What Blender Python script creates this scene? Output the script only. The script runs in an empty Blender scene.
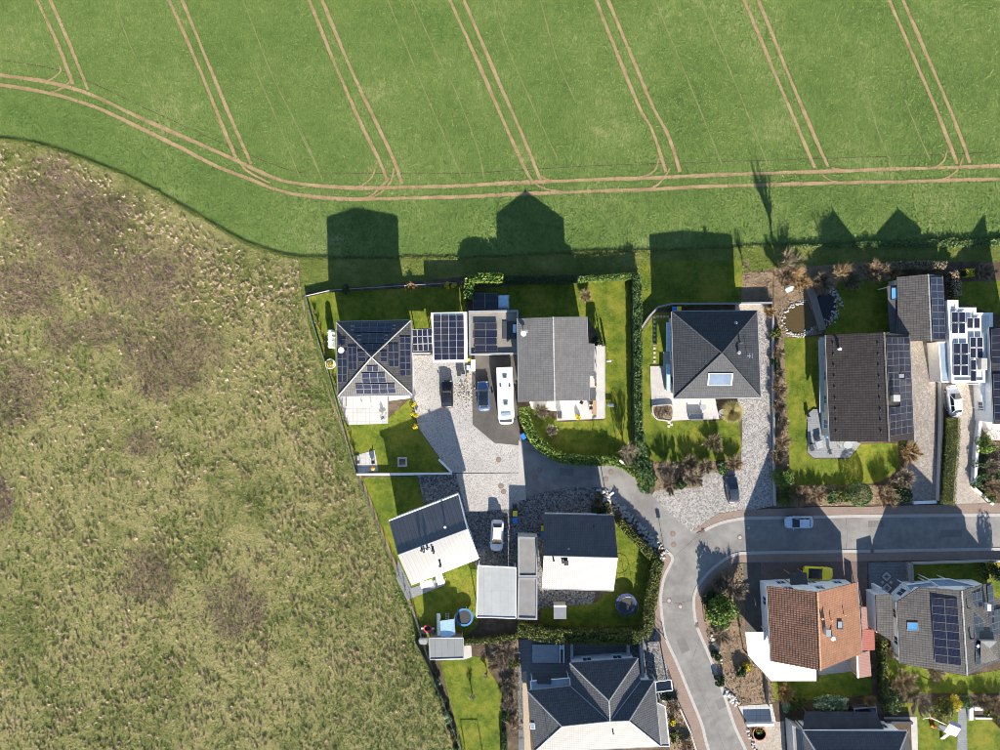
import bpy, bmesh, math, random
import numpy as np
from mathutils import Vector, Matrix, Euler

random.seed(7)
rng = np.random.default_rng(11)
scene = bpy.context.scene
C = scene.collection

# ------------------------------------------------------------------ camera, sky, sun, exposure
H = 100.0            # flying height of the drone in metres
S = 7.0              # photo pixels per metre on the ground
cam_d = bpy.data.cameras.new('camera')
cam = bpy.data.objects.new('camera', cam_d)
C.objects.link(cam)
cam.location = (0, 0, H)
cam.rotation_euler = (0, 0, 0)
cam_d.sensor_width = 36.0
cam_d.lens = 18.0 / (500.0 / S / H)
cam_d.clip_start = 1.0
cam_d.clip_end = 6000.0
scene.camera = cam

SUN_EL = math.radians(22.0)
SUN_AZ = math.atan2(0.18, -1.0)          # sun stands to the south-south-east (x right, y up the picture)
world = bpy.data.worlds.new('World')
scene.world = world
world.use_nodes = True
nt = world.node_tree
bg = nt.nodes['Background']
sky = nt.nodes.new('ShaderNodeTexSky')
sky.sky_type = 'NISHITA'
sky.sun_disc = False
sky.sun_elevation = SUN_EL
sky.sun_rotation = SUN_AZ
sky.altitude = 200
sky.air_density = 1.0
sky.dust_density = 0.2
sky.ozone_density = 2.5
nt.links.new(sky.outputs[0], bg.inputs[0])
bg.inputs[1].default_value = 0.072

sun_d = bpy.data.lights.new('sun', 'SUN')
sun_d.energy = 5.0
sun_d.angle = math.radians(0.5)
sun_d.color = (1.0, 0.93, 0.82)
sun = bpy.data.objects.new('sun', sun_d)
C.objects.link(sun)
sdir = Vector((math.sin(SUN_AZ) * math.cos(SUN_EL), math.cos(SUN_AZ) * math.cos(SUN_EL), math.sin(SUN_EL)))
sun.rotation_euler = (-sdir).to_track_quat('-Z', 'Y').to_euler()
sun.location = sdir * 300

vs = scene.view_settings
vs.view_transform = 'Standard'
vs.look = 'None'
vs.gamma = 1.0
vs.use_curve_mapping = False
vs.exposure = 1.6
scene.cycles.filter_width = 0.85

# ------------------------------------------------------------------ pixel -> place
def P(px, py, z=0.0):
    k = (H - z) / H / S
    return Vector(((px - 500.0) * k, (375.0 - py) * k, z))

def G(pts, z=0.0):
    return [P(a, b, z) for a, b in pts]

def smooth_path(pts, n=6):
    q = [Vector(p) for p in pts]
    out = []
    for i in range(len(q) - 1):
        p0, p1, p2, p3 = q[max(i - 1, 0)], q[i], q[i + 1], q[min(i + 2, len(q) - 1)]
        for k in range(n):
            t = k / n
            out.append(0.5 * ((2 * p1) + (p2 - p0) * t + (2 * p0 - 5 * p1 + 4 * p2 - p3) * t * t + (3 * p1 - p0 - 3 * p2 + p3) * t ** 3))
    out.append(q[-1])
    return out

def sm(pts, n=5):                       # smooth a list of photo pixels
    return [(v.x, v.y) for v in smooth_path([(a, b, 0) for a, b in pts], n)]

# ------------------------------------------------------------------ materials
MATS = {}
def new_mat(name):
    m = bpy.data.materials.new(name)
    m.use_nodes = True
    MATS[name] = m
    t = m.node_tree
    return m, t, t.nodes['Principled BSDF']

def N(t, kind, **kw):
    n = t.nodes.new(kind)
    for k, v in kw.items():
        if k.startswith('i_'):
            n.inputs[k[2:].replace('_', ' ')].default_value = v
        else:
            setattr(n, k, v)
    return n

def c4(c):
    return (c[0], c[1], c[2], 1.0)

def ramp(t, fac, cols):
    r = t.nodes.new('ShaderNodeValToRGB')
    e = r.color_ramp.elements
    while len(e) < len(cols):
        e.new(0.5)
    for i, (p, c) in enumerate(cols):
        e[i].position = p
        e[i].color = c4(c)
    t.links.new(fac, r.inputs[0])
    return r.outputs[0]

def mixc(t, a, b, fac, mode='MIX'):
    m = t.nodes.new('ShaderNodeMix')
    m.data_type = 'RGBA'
    m.blend_type = mode
    for sock, v in ((m.inputs[6], a), (m.inputs[7], b), (m.inputs[0], fac)):
        if hasattr(v, 'is_linked'):
            t.links.new(v, sock)
        elif isinstance(v, (int, float)):
            sock.default_value = v
        else:
            sock.default_value = c4(v)
    return m.outputs[2]

def noise(t, vec, scale, detail=4.0, rough=0.6, dist=0.0):
    n = N(t, 'ShaderNodeTexNoise')
    n.inputs['Scale'].default_value = scale
    n.inputs['Detail'].default_value = detail
    n.inputs['Roughness'].default_value = rough
    n.inputs['Distortion'].default_value = dist
    t.links.new(vec, n.inputs['Vector'])
    return n.outputs['Fac']

def bump(t, b, h, strength, dist=0.05):
    n = N(t, 'ShaderNodeBump')
    n.inputs['Strength'].default_value = strength
    n.inputs['Distance'].default_value = dist
    t.links.new(h, n.inputs['Height'])
    t.links.new(n.outputs[0], b.inputs['Normal'])

def plain(name, col, rough=0.6, metal=0.0, var=0.12, scale=3.0, spec=0.4, bmp=0.0, coat=0.0):
    m, t, b = new_mat(name)
    co = N(t, 'ShaderNodeTexCoord').outputs['Object']
    f = noise(t, co, scale, 5)
    lo = tuple(x * (1 - var) for x in col)
    hi = tuple(min(1, x * (1 + var)) for x in col)
    t.links.new(ramp(t, f, [(0.3, lo), (0.7, hi)]), b.inputs['Base Color'])
    b.inputs['Roughness'].default_value = rough
    b.inputs['Metallic'].default_value = metal
    b.inputs['Specular IOR Level'].default_value = spec
    b.inputs['Coat Weight'].default_value = coat
    if bmp:
        bump(t, b, noise(t, co, scale * 6, 3), bmp, 0.03)
    return m

def ground(name, cols, big=0.12, fine=5.0, rough=0.95, bmp=0.5, bdist=0.06, mid=0.9, w=(0.45, 0.3, 0.25), aniso=None, span=(0.36, 0.28)):
    """patchy ground: three noise scales drive a colour ramp; fine noise gives the relief"""
    m, t, b = new_mat(name)
    co = N(t, 'ShaderNodeTexCoord').outputs['Object']
    vf = co
    if aniso:
        mp = N(t, 'ShaderNodeMapping')
        mp.inputs['Rotation'].default_value = (0, 0, aniso[0])
        mp.inputs['Scale'].default_value = (aniso[1], aniso[2], 1)
        t.links.new(co, mp.inputs['Vector'])
        vf = mp.outputs[0]
    a, d, e = noise(t, co, big, 3), noise(t, co, mid, 4), noise(t, vf, fine, 5, 0.7)
    def mul(x, k):
        q = N(t, 'ShaderNodeMath', operation='MULTIPLY')
        t.links.new(x, q.inputs[0]); q.inputs[1].default_value = k
        return q.outputs[0]
    def add(x, y):
        q = N(t, 'ShaderNodeMath', operation='ADD')
        t.links.new(x, q.inputs[0]); t.links.new(y, q.inputs[1])
        return q.outputs[0]
    f = add(add(mul(a, w[0]), mul(d, w[1])), mul(e, w[2]))
    n = len(cols)
    t.links.new(ramp(t, f, [(span[0] + span[1] * i / (n - 1), c) for i, c in enumerate(cols)]), b.inputs['Base Color'])
    b.inputs['Roughness'].default_value = rough
    b.inputs['Specular IOR Level'].default_value = 0.15
    if bmp:
        bump(t, b, e, bmp, bdist)
    return m

def cobble(name, cols, scale=4.0, bmp=0.6, joint=(0.05, 0.05, 0.05), rough=0.85, jw=0.06, patch=0.25):
    m, t, b = new_mat(name)
    co = N(t, 'ShaderNodeTexCoord').outputs['Object']
    v = N(t, 'ShaderNodeTexVoronoi'); v.inputs['Scale'].default_value = scale
    v.inputs['Randomness'].default_value = 0.7
    e = N(t, 'ShaderNodeTexVoronoi', feature='DISTANCE_TO_EDGE'); e.inputs['Scale'].default_value = scale
    e.inputs['Randomness'].default_value = 0.7
    t.links.new(co, v.inputs['Vector']); t.links.new(co, e.inputs['Vector'])
    sp = N(t, 'ShaderNodeSeparateColor'); t.links.new(v.outputs['Color'], sp.inputs[0])
    n = len(cols)
    col = ramp(t, sp.outputs[0], [(i / (n - 1), c) for i, c in enumerate(cols)])
    big = noise(t, co, 0.35, 4)
    col = mixc(t, col, ramp(t, big, [(0.3, (0.55,) * 3), (0.65, (1.0,) * 3)]), patch * 2, 'MULTIPLY')
    edge = ramp(t, e.outputs['Distance'], [(0.0, (1, 1, 1)), (jw, (0, 0, 0))])
    t.links.new(mixc(t, col, joint, edge), b.inputs['Base Color'])
    b.inputs['Roughness'].default_value = rough
    b.inputs['Specular IOR Level'].default_value = 0.2
    bump(t, b, e.outputs['Distance'], bmp, 0.05)
    return m

def tiles(name, c1, c2, joint, w=0.30, h=0.36, rough=0.55, spec=0.4, bmp=0.5, off=0.0, weather=0.25, msize=0.02, rolls=True):
    """roof tiles on face UVs in metres: courses, rolls and per-tile colour"""
    m, t, b = new_mat(name)
    uv = N(t, 'ShaderNodeUVMap').outputs[0]
    br = N(t, 'ShaderNodeTexBrick')
    br.offset = off
    for k, v in (('Scale', 1.0), ('Brick Width', w), ('Row Height', h), ('Mortar Size', msize), ('Mortar Smooth', 0.3), ('Bias', 0.0)):
        br.inputs[k].default_value = v
    br.inputs['Color1'].default_value = c4(c1); br.inputs['Color2'].default_value = c4(c2); br.inputs['Mortar'].default_value = c4(joint)
    t.links.new(uv, br.inputs['Vector'])
    co = N(t, 'ShaderNodeTexCoord').outputs['Object']
    f = noise(t, co, 0.7, 6, 0.65)
    col = mixc(t, br.outputs['Color'], ramp(t, f, [(0.25, (0.6,) * 3), (0.7, (1.12,) * 3)]), weather * 2, 'MULTIPLY')
    t.links.new(col, b.inputs['Base Color'])
    b.inputs['Roughness'].default_value = rough
    b.inputs['Specular IOR Level'].default_value = spec
    sx = N(t, 'ShaderNodeSeparateXYZ'); t.links.new(uv, sx.inputs[0])
    def fr(x, p):
        q = N(t, 'ShaderNodeMath', operation='DIVIDE'); t.links.new(x, q.inputs[0]); q.inputs[1].default_value = p
        r = N(t, 'ShaderNodeMath', operation='FRACT'); t.links.new(q.outputs[0], r.inputs[0])
        return r.outputs[0]
    pp = N(t, 'ShaderNodeMath', operation='PINGPONG'); t.links.new(fr(sx.outputs[0], w), pp.inputs[0]); pp.inputs[1].default_value = 0.5
    ad = N(t, 'ShaderNodeMath', operation='SUBTRACT'); t.links.new(pp.outputs[0], ad.inputs[0]); t.links.new(fr(sx.outputs[1], h), ad.inputs[1])
    bump(t, b, ad.outputs[0] if rolls else br.outputs['Fac'], bmp, 0.04)
    return m

def ribs(name, c, line, w=0.45, rough=0.4, metal=0.0, spec=0.5, bmp=0.5, cross=50.0, msize=0.03):
    return tiles(name, c, tuple(x * 0.93 for x in c), line, w, cross, rough, spec, bmp, 0.0, 0.18, msize)

def leafmat(name, cols, rough=0.6):
    m, t, b = new_mat(name)
    a = N(t, 'ShaderNodeAttribute', attribute_name='rnd')
    n = len(cols)
    t.links.new(ramp(t, a.outputs['Fac'], [(i / (n - 1), c) for i, c in enumerate(cols)]), b.inputs['Base Color'])
    b.inputs['Roughness'].default_value = rough
    b.inputs['Specular IOR Level'].default_value = 0.25
    return m

def build_materials():
    ground('far_land', [(0.06, 0.09, 0.03), (0.09, 0.12, 0.04), (0.12, 0.13, 0.06)], 0.01, 1.0)
    ground('crop_soil', [(0.06719, 0.114, 0.02449), (0.09798, 0.1548, 0.03538), (0.1372, 0.1927, 0.04899), (0.2659, 0.2701, 0.1089)], 0.09, 3.5, bmp=0.9, bdist=0.12, w=(0.4, 0.25, 0.35), span=(0.36, 0.27), aniso=(math.radians(22), 2.2, 0.7))
    ground('track_soil', [(0.2288, 0.1485, 0.0797), (0.3203, 0.2171, 0.1218), (0.389, 0.2742, 0.1606)], 0.5, 6.0, bmp=0.8)
    ground('meadow_ground', [(0.08721, 0.09466, 0.0288), (0.1657, 0.1632, 0.054), (0.2616, 0.2203, 0.099), (0.1919, 0.1877, 0.0612)], 0.07, 1.6, bmp=1.0, bdist=0.25, mid=0.5, span=(0.40, 0.2))
    ground('verge_ground', [(0.065, 0.08775, 0.0168), (0.117, 0.1418, 0.03), (0.208, 0.189, 0.066)], 0.2, 3.0, bmp=0.9, bdist=0.15)
    ground('lawn_ground', [(0.06041, 0.09192, 0.00945), (0.09669, 0.1314, 0.01323), (0.1477, 0.1641, 0.0189), (0.2014, 0.1838, 0.02835)], 0.28, 4.0, bmp=0.6, bdist=0.06, mid=1.3, span=(0.41, 0.18))
    ground('bed_soil', [(0.05, 0.035, 0.024), (0.10, 0.072, 0.048), (0.17, 0.13, 0.09)], 0.5, 7.0, bmp=0.9, bdist=0.1)
    ground('tan_soil', [(0.14, 0.095, 0.06), (0.22, 0.155, 0.10), (0.30, 0.22, 0.15)], 0.5, 7.0, bmp=0.9, bdist=0.1)
    ground('asphalt', [(0.165, 0.155, 0.146), (0.205, 0.194, 0.182), (0.245, 0.233, 0.218)], 0.22, 14.0, rough=0.9, bmp=0.2, bdist=0.01, span=(0.42, 0.16))
    ground('asphalt_dark', [(0.07, 0.065, 0.058), (0.095, 0.088, 0.078), (0.13, 0.12, 0.105)], 0.3, 10.0, rough=0.9, bmp=0.25, bdist=0.01, mid=1.4)
    ground('asphalt_patch', [(0.135, 0.128, 0.12), (0.16, 0.152, 0.143), (0.185, 0.176, 0.166)], 0.5, 14.0, rough=0.9, bmp=0.2, bdist=0.01)
    ground('concrete', [(0.30, 0.28, 0.26), (0.36, 0.345, 0.32), (0.42, 0.40, 0.37)], 0.4, 8.0, bmp=0.2, bdist=0.01)
    tiles('sidewalk', (0.25, 0.185, 0.15), (0.29, 0.22, 0.18), (0.16, 0.12, 0.10), 0.2, 0.1, 0.9, 0.15, 0.1, 0.5, 0.2, 0.012, rolls=False)
    tiles('slab_pale', (0.42, 0.41, 0.39), (0.47, 0.455, 0.43), (0.26, 0.25, 0.24), 0.6, 0.6, 0.8, 0.2, 0.15, 0.0, 0.2, 0.02, rolls=False)
    tiles('slab_white', (0.43, 0.405, 0.38), (0.48, 0.45, 0.42), (0.42, 0.40, 0.37), 0.6, 0.6, 0.8, 0.2, 0.15, 0.0, 0.15, 0.02, rolls=False)
    tiles('slab_grey', (0.20, 0.21, 0.22), (0.24, 0.25, 0.26), (0.13, 0.13, 0.14), 0.9, 0.3, 0.8, 0.2, 0.15, 0.3, 0.2, 0.015, rolls=False)
    tiles('paver_grey', (0.15, 0.155, 0.16), (0.19, 0.19, 0.195), (0.08, 0.08, 0.085), 0.3, 0.2, 0.85, 0.2, 0.15, 0.5, 0.2, 0.015, rolls=False)
    tiles('paver_red', (0.15, 0.105, 0.09), (0.20, 0.14, 0.115), (0.10, 0.075, 0.065), 0.2, 0.1, 0.85, 0.2, 0.15, 0.5, 0.25, 0.012, rolls=False)
    cobble('cobble_light', [(0.25, 0.24, 0.23), (0.37, 0.35, 0.33), (0.41, 0.385, 0.36), (0.45, 0.425, 0.40)], 7.0, joint=(0.26, 0.24, 0.225), patch=0.15)
    cobble('cobble_granite', [(0.14, 0.136, 0.133), (0.26, 0.245, 0.23), (0.36, 0.335, 0.31), (0.43, 0.405, 0.38)], 6.0, joint=(0.19, 0.18, 0.165), patch=0.15)
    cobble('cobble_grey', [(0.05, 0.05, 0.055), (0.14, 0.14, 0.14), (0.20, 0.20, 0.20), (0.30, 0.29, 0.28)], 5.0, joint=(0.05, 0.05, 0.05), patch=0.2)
    cobble('cobble_pink', [(0.30, 0.26, 0.22), (0.36, 0.31, 0.265), (0.40, 0.35, 0.30), (0.44, 0.39, 0.335)], 5.0, joint=(0.22, 0.19, 0.16), patch=0.2, bmp=0.3)
    cobble('cobble_brown', [(0.22, 0.19, 0.165), (0.27, 0.24, 0.21), (0.30, 0.265, 0.23), (0.36, 0.32, 0.28)], 4.0, joint=(0.16, 0.14, 0.12), patch=0.2, bmp=0.3)
    tiles('tile_slate', (0.040, 0.042, 0.048), (0.052, 0.054, 0.060), (0.018, 0.018, 0.02), 0.30, 0.40, 0.6, 0.3, 0.55)
    tiles('tile_slate_warm', (0.060, 0.055, 0.052), (0.085, 0.078, 0.072), (0.025, 0.023, 0.022), 0.30, 0.40, 0.5, 0.45, 0.5)
    tiles('tile_grey', (0.135, 0.13, 0.125), (0.16, 0.154, 0.147), (0.105, 0.10, 0.097), 0.26, 0.34, 0.6, 0.35, 0.35)
    tiles('tile_umber', (0.036, 0.029, 0.027), (0.052, 0.041, 0.037), (0.018, 0.015, 0.014), 0.32, 0.38, 0.6, 0.3, 0.5)
    tiles('tile_red_brown', (0.17, 0.085, 0.055), (0.23, 0.12, 0.08), (0.055, 0.032, 0.026), 0.30, 0.36, 0.75, 0.2, 0.6, weather=0.4, msize=0.05)  # darker red-brown tile, laid on the west slope of the orange roof
    tiles('tile_brown', (0.080, 0.072, 0.066), (0.108, 0.098, 0.090), (0.035, 0.031, 0.029), 0.32, 0.38, 0.55, 0.4, 0.5)
    tiles('tile_glossy', (0.060, 0.062, 0.070), (0.075, 0.078, 0.085), (0.03, 0.03, 0.034), 0.30, 0.38, 0.52, 0.5, 0.3, weather=0.3)
    tiles('tile_orange', (0.27, 0.14, 0.08), (0.325, 0.17, 0.10), (0.24, 0.10, 0.055), 0.30, 0.36, 0.65, 0.3, 0.35, weather=0.3, msize=0.03)
    tiles('tile_satin', (0.058, 0.060, 0.066), (0.078, 0.080, 0.086), (0.022, 0.022, 0.025), 0.30, 0.38, 0.55, 0.42, 0.42, weather=0.25)
    ribs('sheet_blue', (0.115, 0.118, 0.125), (0.05, 0.053, 0.06), 0.55, 0.42, 0.0, 0.6, 0.35)
    ribs('sheet_grey', (0.30, 0.31, 0.31), (0.20, 0.205, 0.21), 1.1, 0.6, 0.0, 0.4, 0.15, 6.0)
    ribs('sheet_shed', (0.14, 0.15, 0.155), (0.08, 0.085, 0.09), 0.9, 0.6, 0.0, 0.4, 0.2, 4.0)
    ribs('sheet_white', (0.72, 0.70, 0.66), (0.52, 0.50, 0.47), 0.7, 0.5, 0.0, 0.4, 0.1, 3.0)
    ribs('sheet_red', (0.36, 0.12, 0.09), (0.22, 0.08, 0.06), 0.25, 0.6, 0.0, 0.3, 0.4)
    ribs('sheet_pink', (0.34, 0.19, 0.155), (0.26, 0.145, 0.12), 0.2, 0.7, 0.0, 0.3, 0.2)
    ground('roof_gravel', [(0.17, 0.155, 0.135), (0.23, 0.21, 0.18), (0.29, 0.265, 0.23)], 0.5, 9.0, bmp=0.5, bdist=0.03)
    ground('roof_felt', [(0.17, 0.165, 0.16), (0.21, 0.205, 0.20), (0.25, 0.24, 0.23)], 0.4, 9.0, bmp=0.2, bdist=0.02)
    ground('roof_felt_dark', [(0.06, 0.06, 0.065), (0.08, 0.08, 0.085), (0.105, 0.105, 0.11)], 0.4, 9.0, bmp=0.2, bdist=0.02)
    for n_, c_, r_ in (('wall_white', (0.82, 0.81, 0.79), 0.85), ('wall_cream', (0.62, 0.57, 0.47), 0.85), ('wall_grey', (0.42, 0.42, 0.42), 0.85),
                       ('trim_white', (0.78, 0.78, 0.77), 0.5), ('trim_grey', (0.25, 0.26, 0.27), 0.55), ('panel_frame', (0.20, 0.205, 0.215), 0.5), ('trim_dark', (0.045, 0.047, 0.052), 0.5),
                       ('ridge_pale', (0.40, 0.385, 0.36), 0.6), ('ridge_dark', (0.07, 0.07, 0.075), 0.5), ('ridge_orange', (0.55, 0.30, 0.17), 0.65),
                       ('ridge_brown', (0.20, 0.17, 0.15), 0.6), ('kerb', (0.35, 0.33, 0.305), 0.85), ('iron', (0.16, 0.12, 0.10), 0.6), ('stone', (0.36, 0.34, 0.32), 0.9), ('lid_brown', (0.20, 0.15, 0.125), 0.8),
                       ('stone_pale', (0.40, 0.38, 0.35), 0.9), ('hedge_core', (0.018, 0.026, 0.010), 0.95), ('wood', (0.34, 0.20, 0.10), 0.7), ('wood_pale', (0.34, 0.27, 0.19), 0.8), ('wood_grey', (0.20, 0.175, 0.155), 0.85),
                       ('plastic_blue', (0.03, 0.16, 0.55), 0.4), ('pad_blue', (0.04, 0.17, 0.40), 0.6), ('pad_navy', (0.02, 0.04, 0.13), 0.6), ('plastic_yellow', (0.75, 0.55, 0.02), 0.4), ('plastic_black', (0.025, 0.025, 0.028), 0.45),
                       ('plastic_red', (0.55, 0.05, 0.04), 0.4), ('plastic_white', (0.80, 0.80, 0.80), 0.4), ('plastic_orange', (0.75, 0.24, 0.03), 0.4),
                       ('plastic_green', (0.03, 0.22, 0.10), 0.4), ('cloth_pale_blue', (0.40, 0.58, 0.72), 0.7), ('cloth_violet', (0.26, 0.24, 0.42), 0.8),
                       ('cloth_grey', (0.16, 0.17, 0.19), 0.8), ('steel', (0.45, 0.46, 0.47), 0.35), ('terracotta', (0.42, 0.17, 0.10), 0.8), ('bark', (0.17, 0.12, 0.085), 0.9),
                       ('bark_pale', (0.42, 0.32, 0.20), 0.9), ('rubber', (0.02, 0.02, 0.02), 0.8), ('net_black', (0.03, 0.03, 0.032), 0.7),
                       ('water_brown', (0.075, 0.052, 0.02), 0.15), ('water_dark', (0.015, 0.017, 0.02), 0.1), ('box_grey', (0.27, 0.29, 0.31), 0.5)):
        plain(n_, c_, r_)
    for n_, c_ in (('paint_black', (0.012, 0.013, 0.016)), ('paint_blue', (0.07, 0.13, 0.27)), ('paint_white', (0.78, 0.78, 0.77)), ('paint_night', (0.03, 0.04, 0.06)),
                   ('paint_ice', (0.40, 0.52, 0.62)), ('paint_yellow', (1.0, 0.74, 0.015)), ('paint_silver', (0.58, 0.60, 0.63)), ('paint_caravan', (0.84, 0.83, 0.80)), ('paint_graphite', (0.06, 0.07, 0.09))):
        plain(n_, c_, 0.28, 0.0, 0.03, 1.0, 0.5, 0, 0.5)
    plain('glass_dark', (0.012, 0.016, 0.024), 0.06, 0, 0.1, 1, 0.6)
    plain('glass_pane', (0.05, 0.075, 0.10), 0.05, 0, 0.15, 0.6, 0.8)
    plain('glass_roof', (0.26, 0.33, 0.40), 0.3, 0, 0.15, 0.6, 0.6)
    plain('glass_skylight', (0.13, 0.17, 0.23), 0.10, 0, 0.15, 0.6, 0.4)
    plain('glass_sky', (0.10, 0.30, 0.55), 0.08, 0, 0.1, 0.6, 0.8)
    # photovoltaic cells
    m, t, b = new_mat('solar_cells')
    uv = N(t, 'ShaderNodeUVMap').outputs[0]
    br = N(t, 'ShaderNodeTexBrick'); br.offset = 0.0
    for k, v in (('Scale', 1.0), ('Brick Width', 1 / 6), ('Row Height', 0.1), ('Mortar Size', 0.006), ('Mortar Smooth', 0.2)):
        br.inputs[k].default_value = v
    br.inputs['Color1'].default_value = (0.010, 0.013, 0.028, 1); br.inputs['Color2'].default_value = (0.013, 0.017, 0.034, 1)
    br.inputs['Mortar'].default_value = (0.045, 0.048, 0.056, 1)
    t.links.new(uv, br.inputs['Vector'])
    oi = N(t, 'ShaderNodeObjectInfo')
    tint = ramp(t, oi.outputs['Random'], [(0.0, (0.8, 0.8, 1.0)), (0.5, (1.1, 1.0, 1.0)), (1.0, (1.7, 1.35, 1.1))])
    t.links.new(mixc(t, br.outputs['Color'], tint, 1.0, 'MULTIPLY'), b.inputs['Base Color'])
    b.inputs['Roughness'].default_value = 0.16
    b.inputs['Specular IOR Level'].default_value = 0.6
    # foliage (per-face random value picks the leaf colour)
    leafmat('leaf_bright', [(0.03, 0.06, 0.010), (0.07, 0.13, 0.02), (0.14, 0.20, 0.03), (0.28, 0.30, 0.05)])
    leafmat('leaf_green', [(0.02, 0.04, 0.012), (0.04, 0.085, 0.022), (0.075, 0.13, 0.035), (0.15, 0.20, 0.07)])
    leafmat('leaf_dark', [(0.012, 0.024, 0.010), (0.025, 0.048, 0.016), (0.04, 0.075, 0.022), (0.07, 0.11, 0.03)])
    leafmat('leaf_olive', [(0.03, 0.045, 0.010), (0.065, 0.085, 0.016), (0.12, 0.13, 0.022), (0.24, 0.22, 0.035)])
    leafmat('leaf_yellow', [(0.20, 0.17, 0.01), (0.42, 0.34, 0.015), (0.60, 0.48, 0.02), (0.70, 0.58, 0.05)])
    leafmat('leaf_variegated', [(0.05, 0.10, 0.03), (0.12, 0.19, 0.07), (0.28, 0.36, 0.20), (0.50, 0.55, 0.40)])
    leafmat('leaf_straw', [(0.20, 0.17, 0.06), (0.36, 0.30, 0.13), (0.50, 0.42, 0.20), (0.42, 0.38, 0.12)])
    leafmat('twig_brown', [(0.06613, 0.04983, 0.03453), (0.1587, 0.1246, 0.0797), (0.2645, 0.2124, 0.1328), (0.3967, 0.3224, 0.1993)])
    leafmat('twig_tan', [(0.12, 0.085, 0.05), (0.24, 0.175, 0.11), (0.36, 0.27, 0.17), (0.48, 0.36, 0.22)])
    leafmat('twig_red', [(0.06732, 0.0495, 0.039), (0.1515, 0.1155, 0.078), (0.2356, 0.198, 0.1326), (0.3029, 0.3135, 0.2028)])
    leafmat('twig_grey', [(0.08624, 0.0693, 0.0539), (0.1971, 0.1617, 0.1225), (0.3326, 0.2772, 0.2058), (0.4928, 0.4158, 0.3038)])
    leafmat('twig_yellow', [(0.14, 0.09, 0.035), (0.28, 0.18, 0.07), (0.42, 0.28, 0.12), (0.52, 0.38, 0.18)])
    leafmat('crop_blade', [(0.06998, 0.1181, 0.02449), (0.09798, 0.1555, 0.03266), (0.1372, 0.1986, 0.04627), (0.2183, 0.2246, 0.09025)])
    ground('faint_soil', [(0.12, 0.165, 0.05), (0.18, 0.20, 0.075), (0.25, 0.22, 0.11)], 0.5, 4.0, bmp=0.6)
    leafmat('lawn_blade', [(0.05935, 0.09946, 0.008978), (0.09237, 0.1393, 0.01257), (0.1385, 0.1791, 0.01796), (0.2374, 0.2255, 0.03591)])
    leafmat('meadow_green', [(0.09123, 0.1222, 0.03199), (0.1672, 0.2037, 0.05484), (0.2756, 0.2814, 0.09139), (0.5321, 0.4443, 0.2399)])
    leafmat('meadow_tuft', [(0.075, 0.1275, 0.0238), (0.135, 0.2025, 0.0374), (0.21, 0.27, 0.0612), (0.36, 0.345, 0.136)])
    leafmat('verge_green', [(0.063, 0.09425, 0.0182), (0.105, 0.1522, 0.0286), (0.154, 0.1958, 0.039), (0.28, 0.261, 0.0845)])
    leafmat('meadow_straw', [(0.238, 0.1787, 0.1063), (0.4464, 0.3432, 0.2201), (0.6546, 0.5219, 0.3795), (0.8926, 0.7293, 0.5768)])
    leafmat('strip_green', [(0.05, 0.10, 0.014), (0.085, 0.15, 0.022), (0.12, 0.19, 0.03), (0.24, 0.26, 0.07)])
    leafmat('meadow_rot', [(0.04725, 0.02834, 0.02678), (0.08663, 0.0541, 0.05198), (0.1339, 0.08501, 0.0819), (0.189, 0.1224, 0.1103)])
    leafmat('meadow_dead', [(0.0766, 0.0434, 0.0471), (0.1447, 0.08171, 0.08748), (0.2553, 0.1468, 0.1598), (0.5788, 0.3575, 0.387)])
build_materials()
M = MATS

# ------------------------------------------------------------------ mesh helpers
ORG = {}            # object -> world origin of the thing it belongs to

def link_obj(name, me, parent=None):
    o = bpy.data.objects.new(name, me)
    C.objects.link(o)
    if parent is not None:
        o.parent = parent
        ORG[o.name] = ORG.get(parent.name, Vector())
    else:
        ORG[o.name] = Vector()
    return o

def tag(o, label, cat, group=None):
    o['label'] = label
    o['category'] = cat
    if group:
        o['group'] = group
    return o

def thing(name, label, cat, loc=(0, 0, 0), group=None):
    o = bpy.data.objects.new(name, None)
    C.objects.link(o)
    o.location = loc
    o.empty_display_size = 0.3
    ORG[o.name] = Vector(loc)
    return tag(o, label, cat, group)

def kind(o, k):
    o['kind'] = k
    return o

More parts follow.
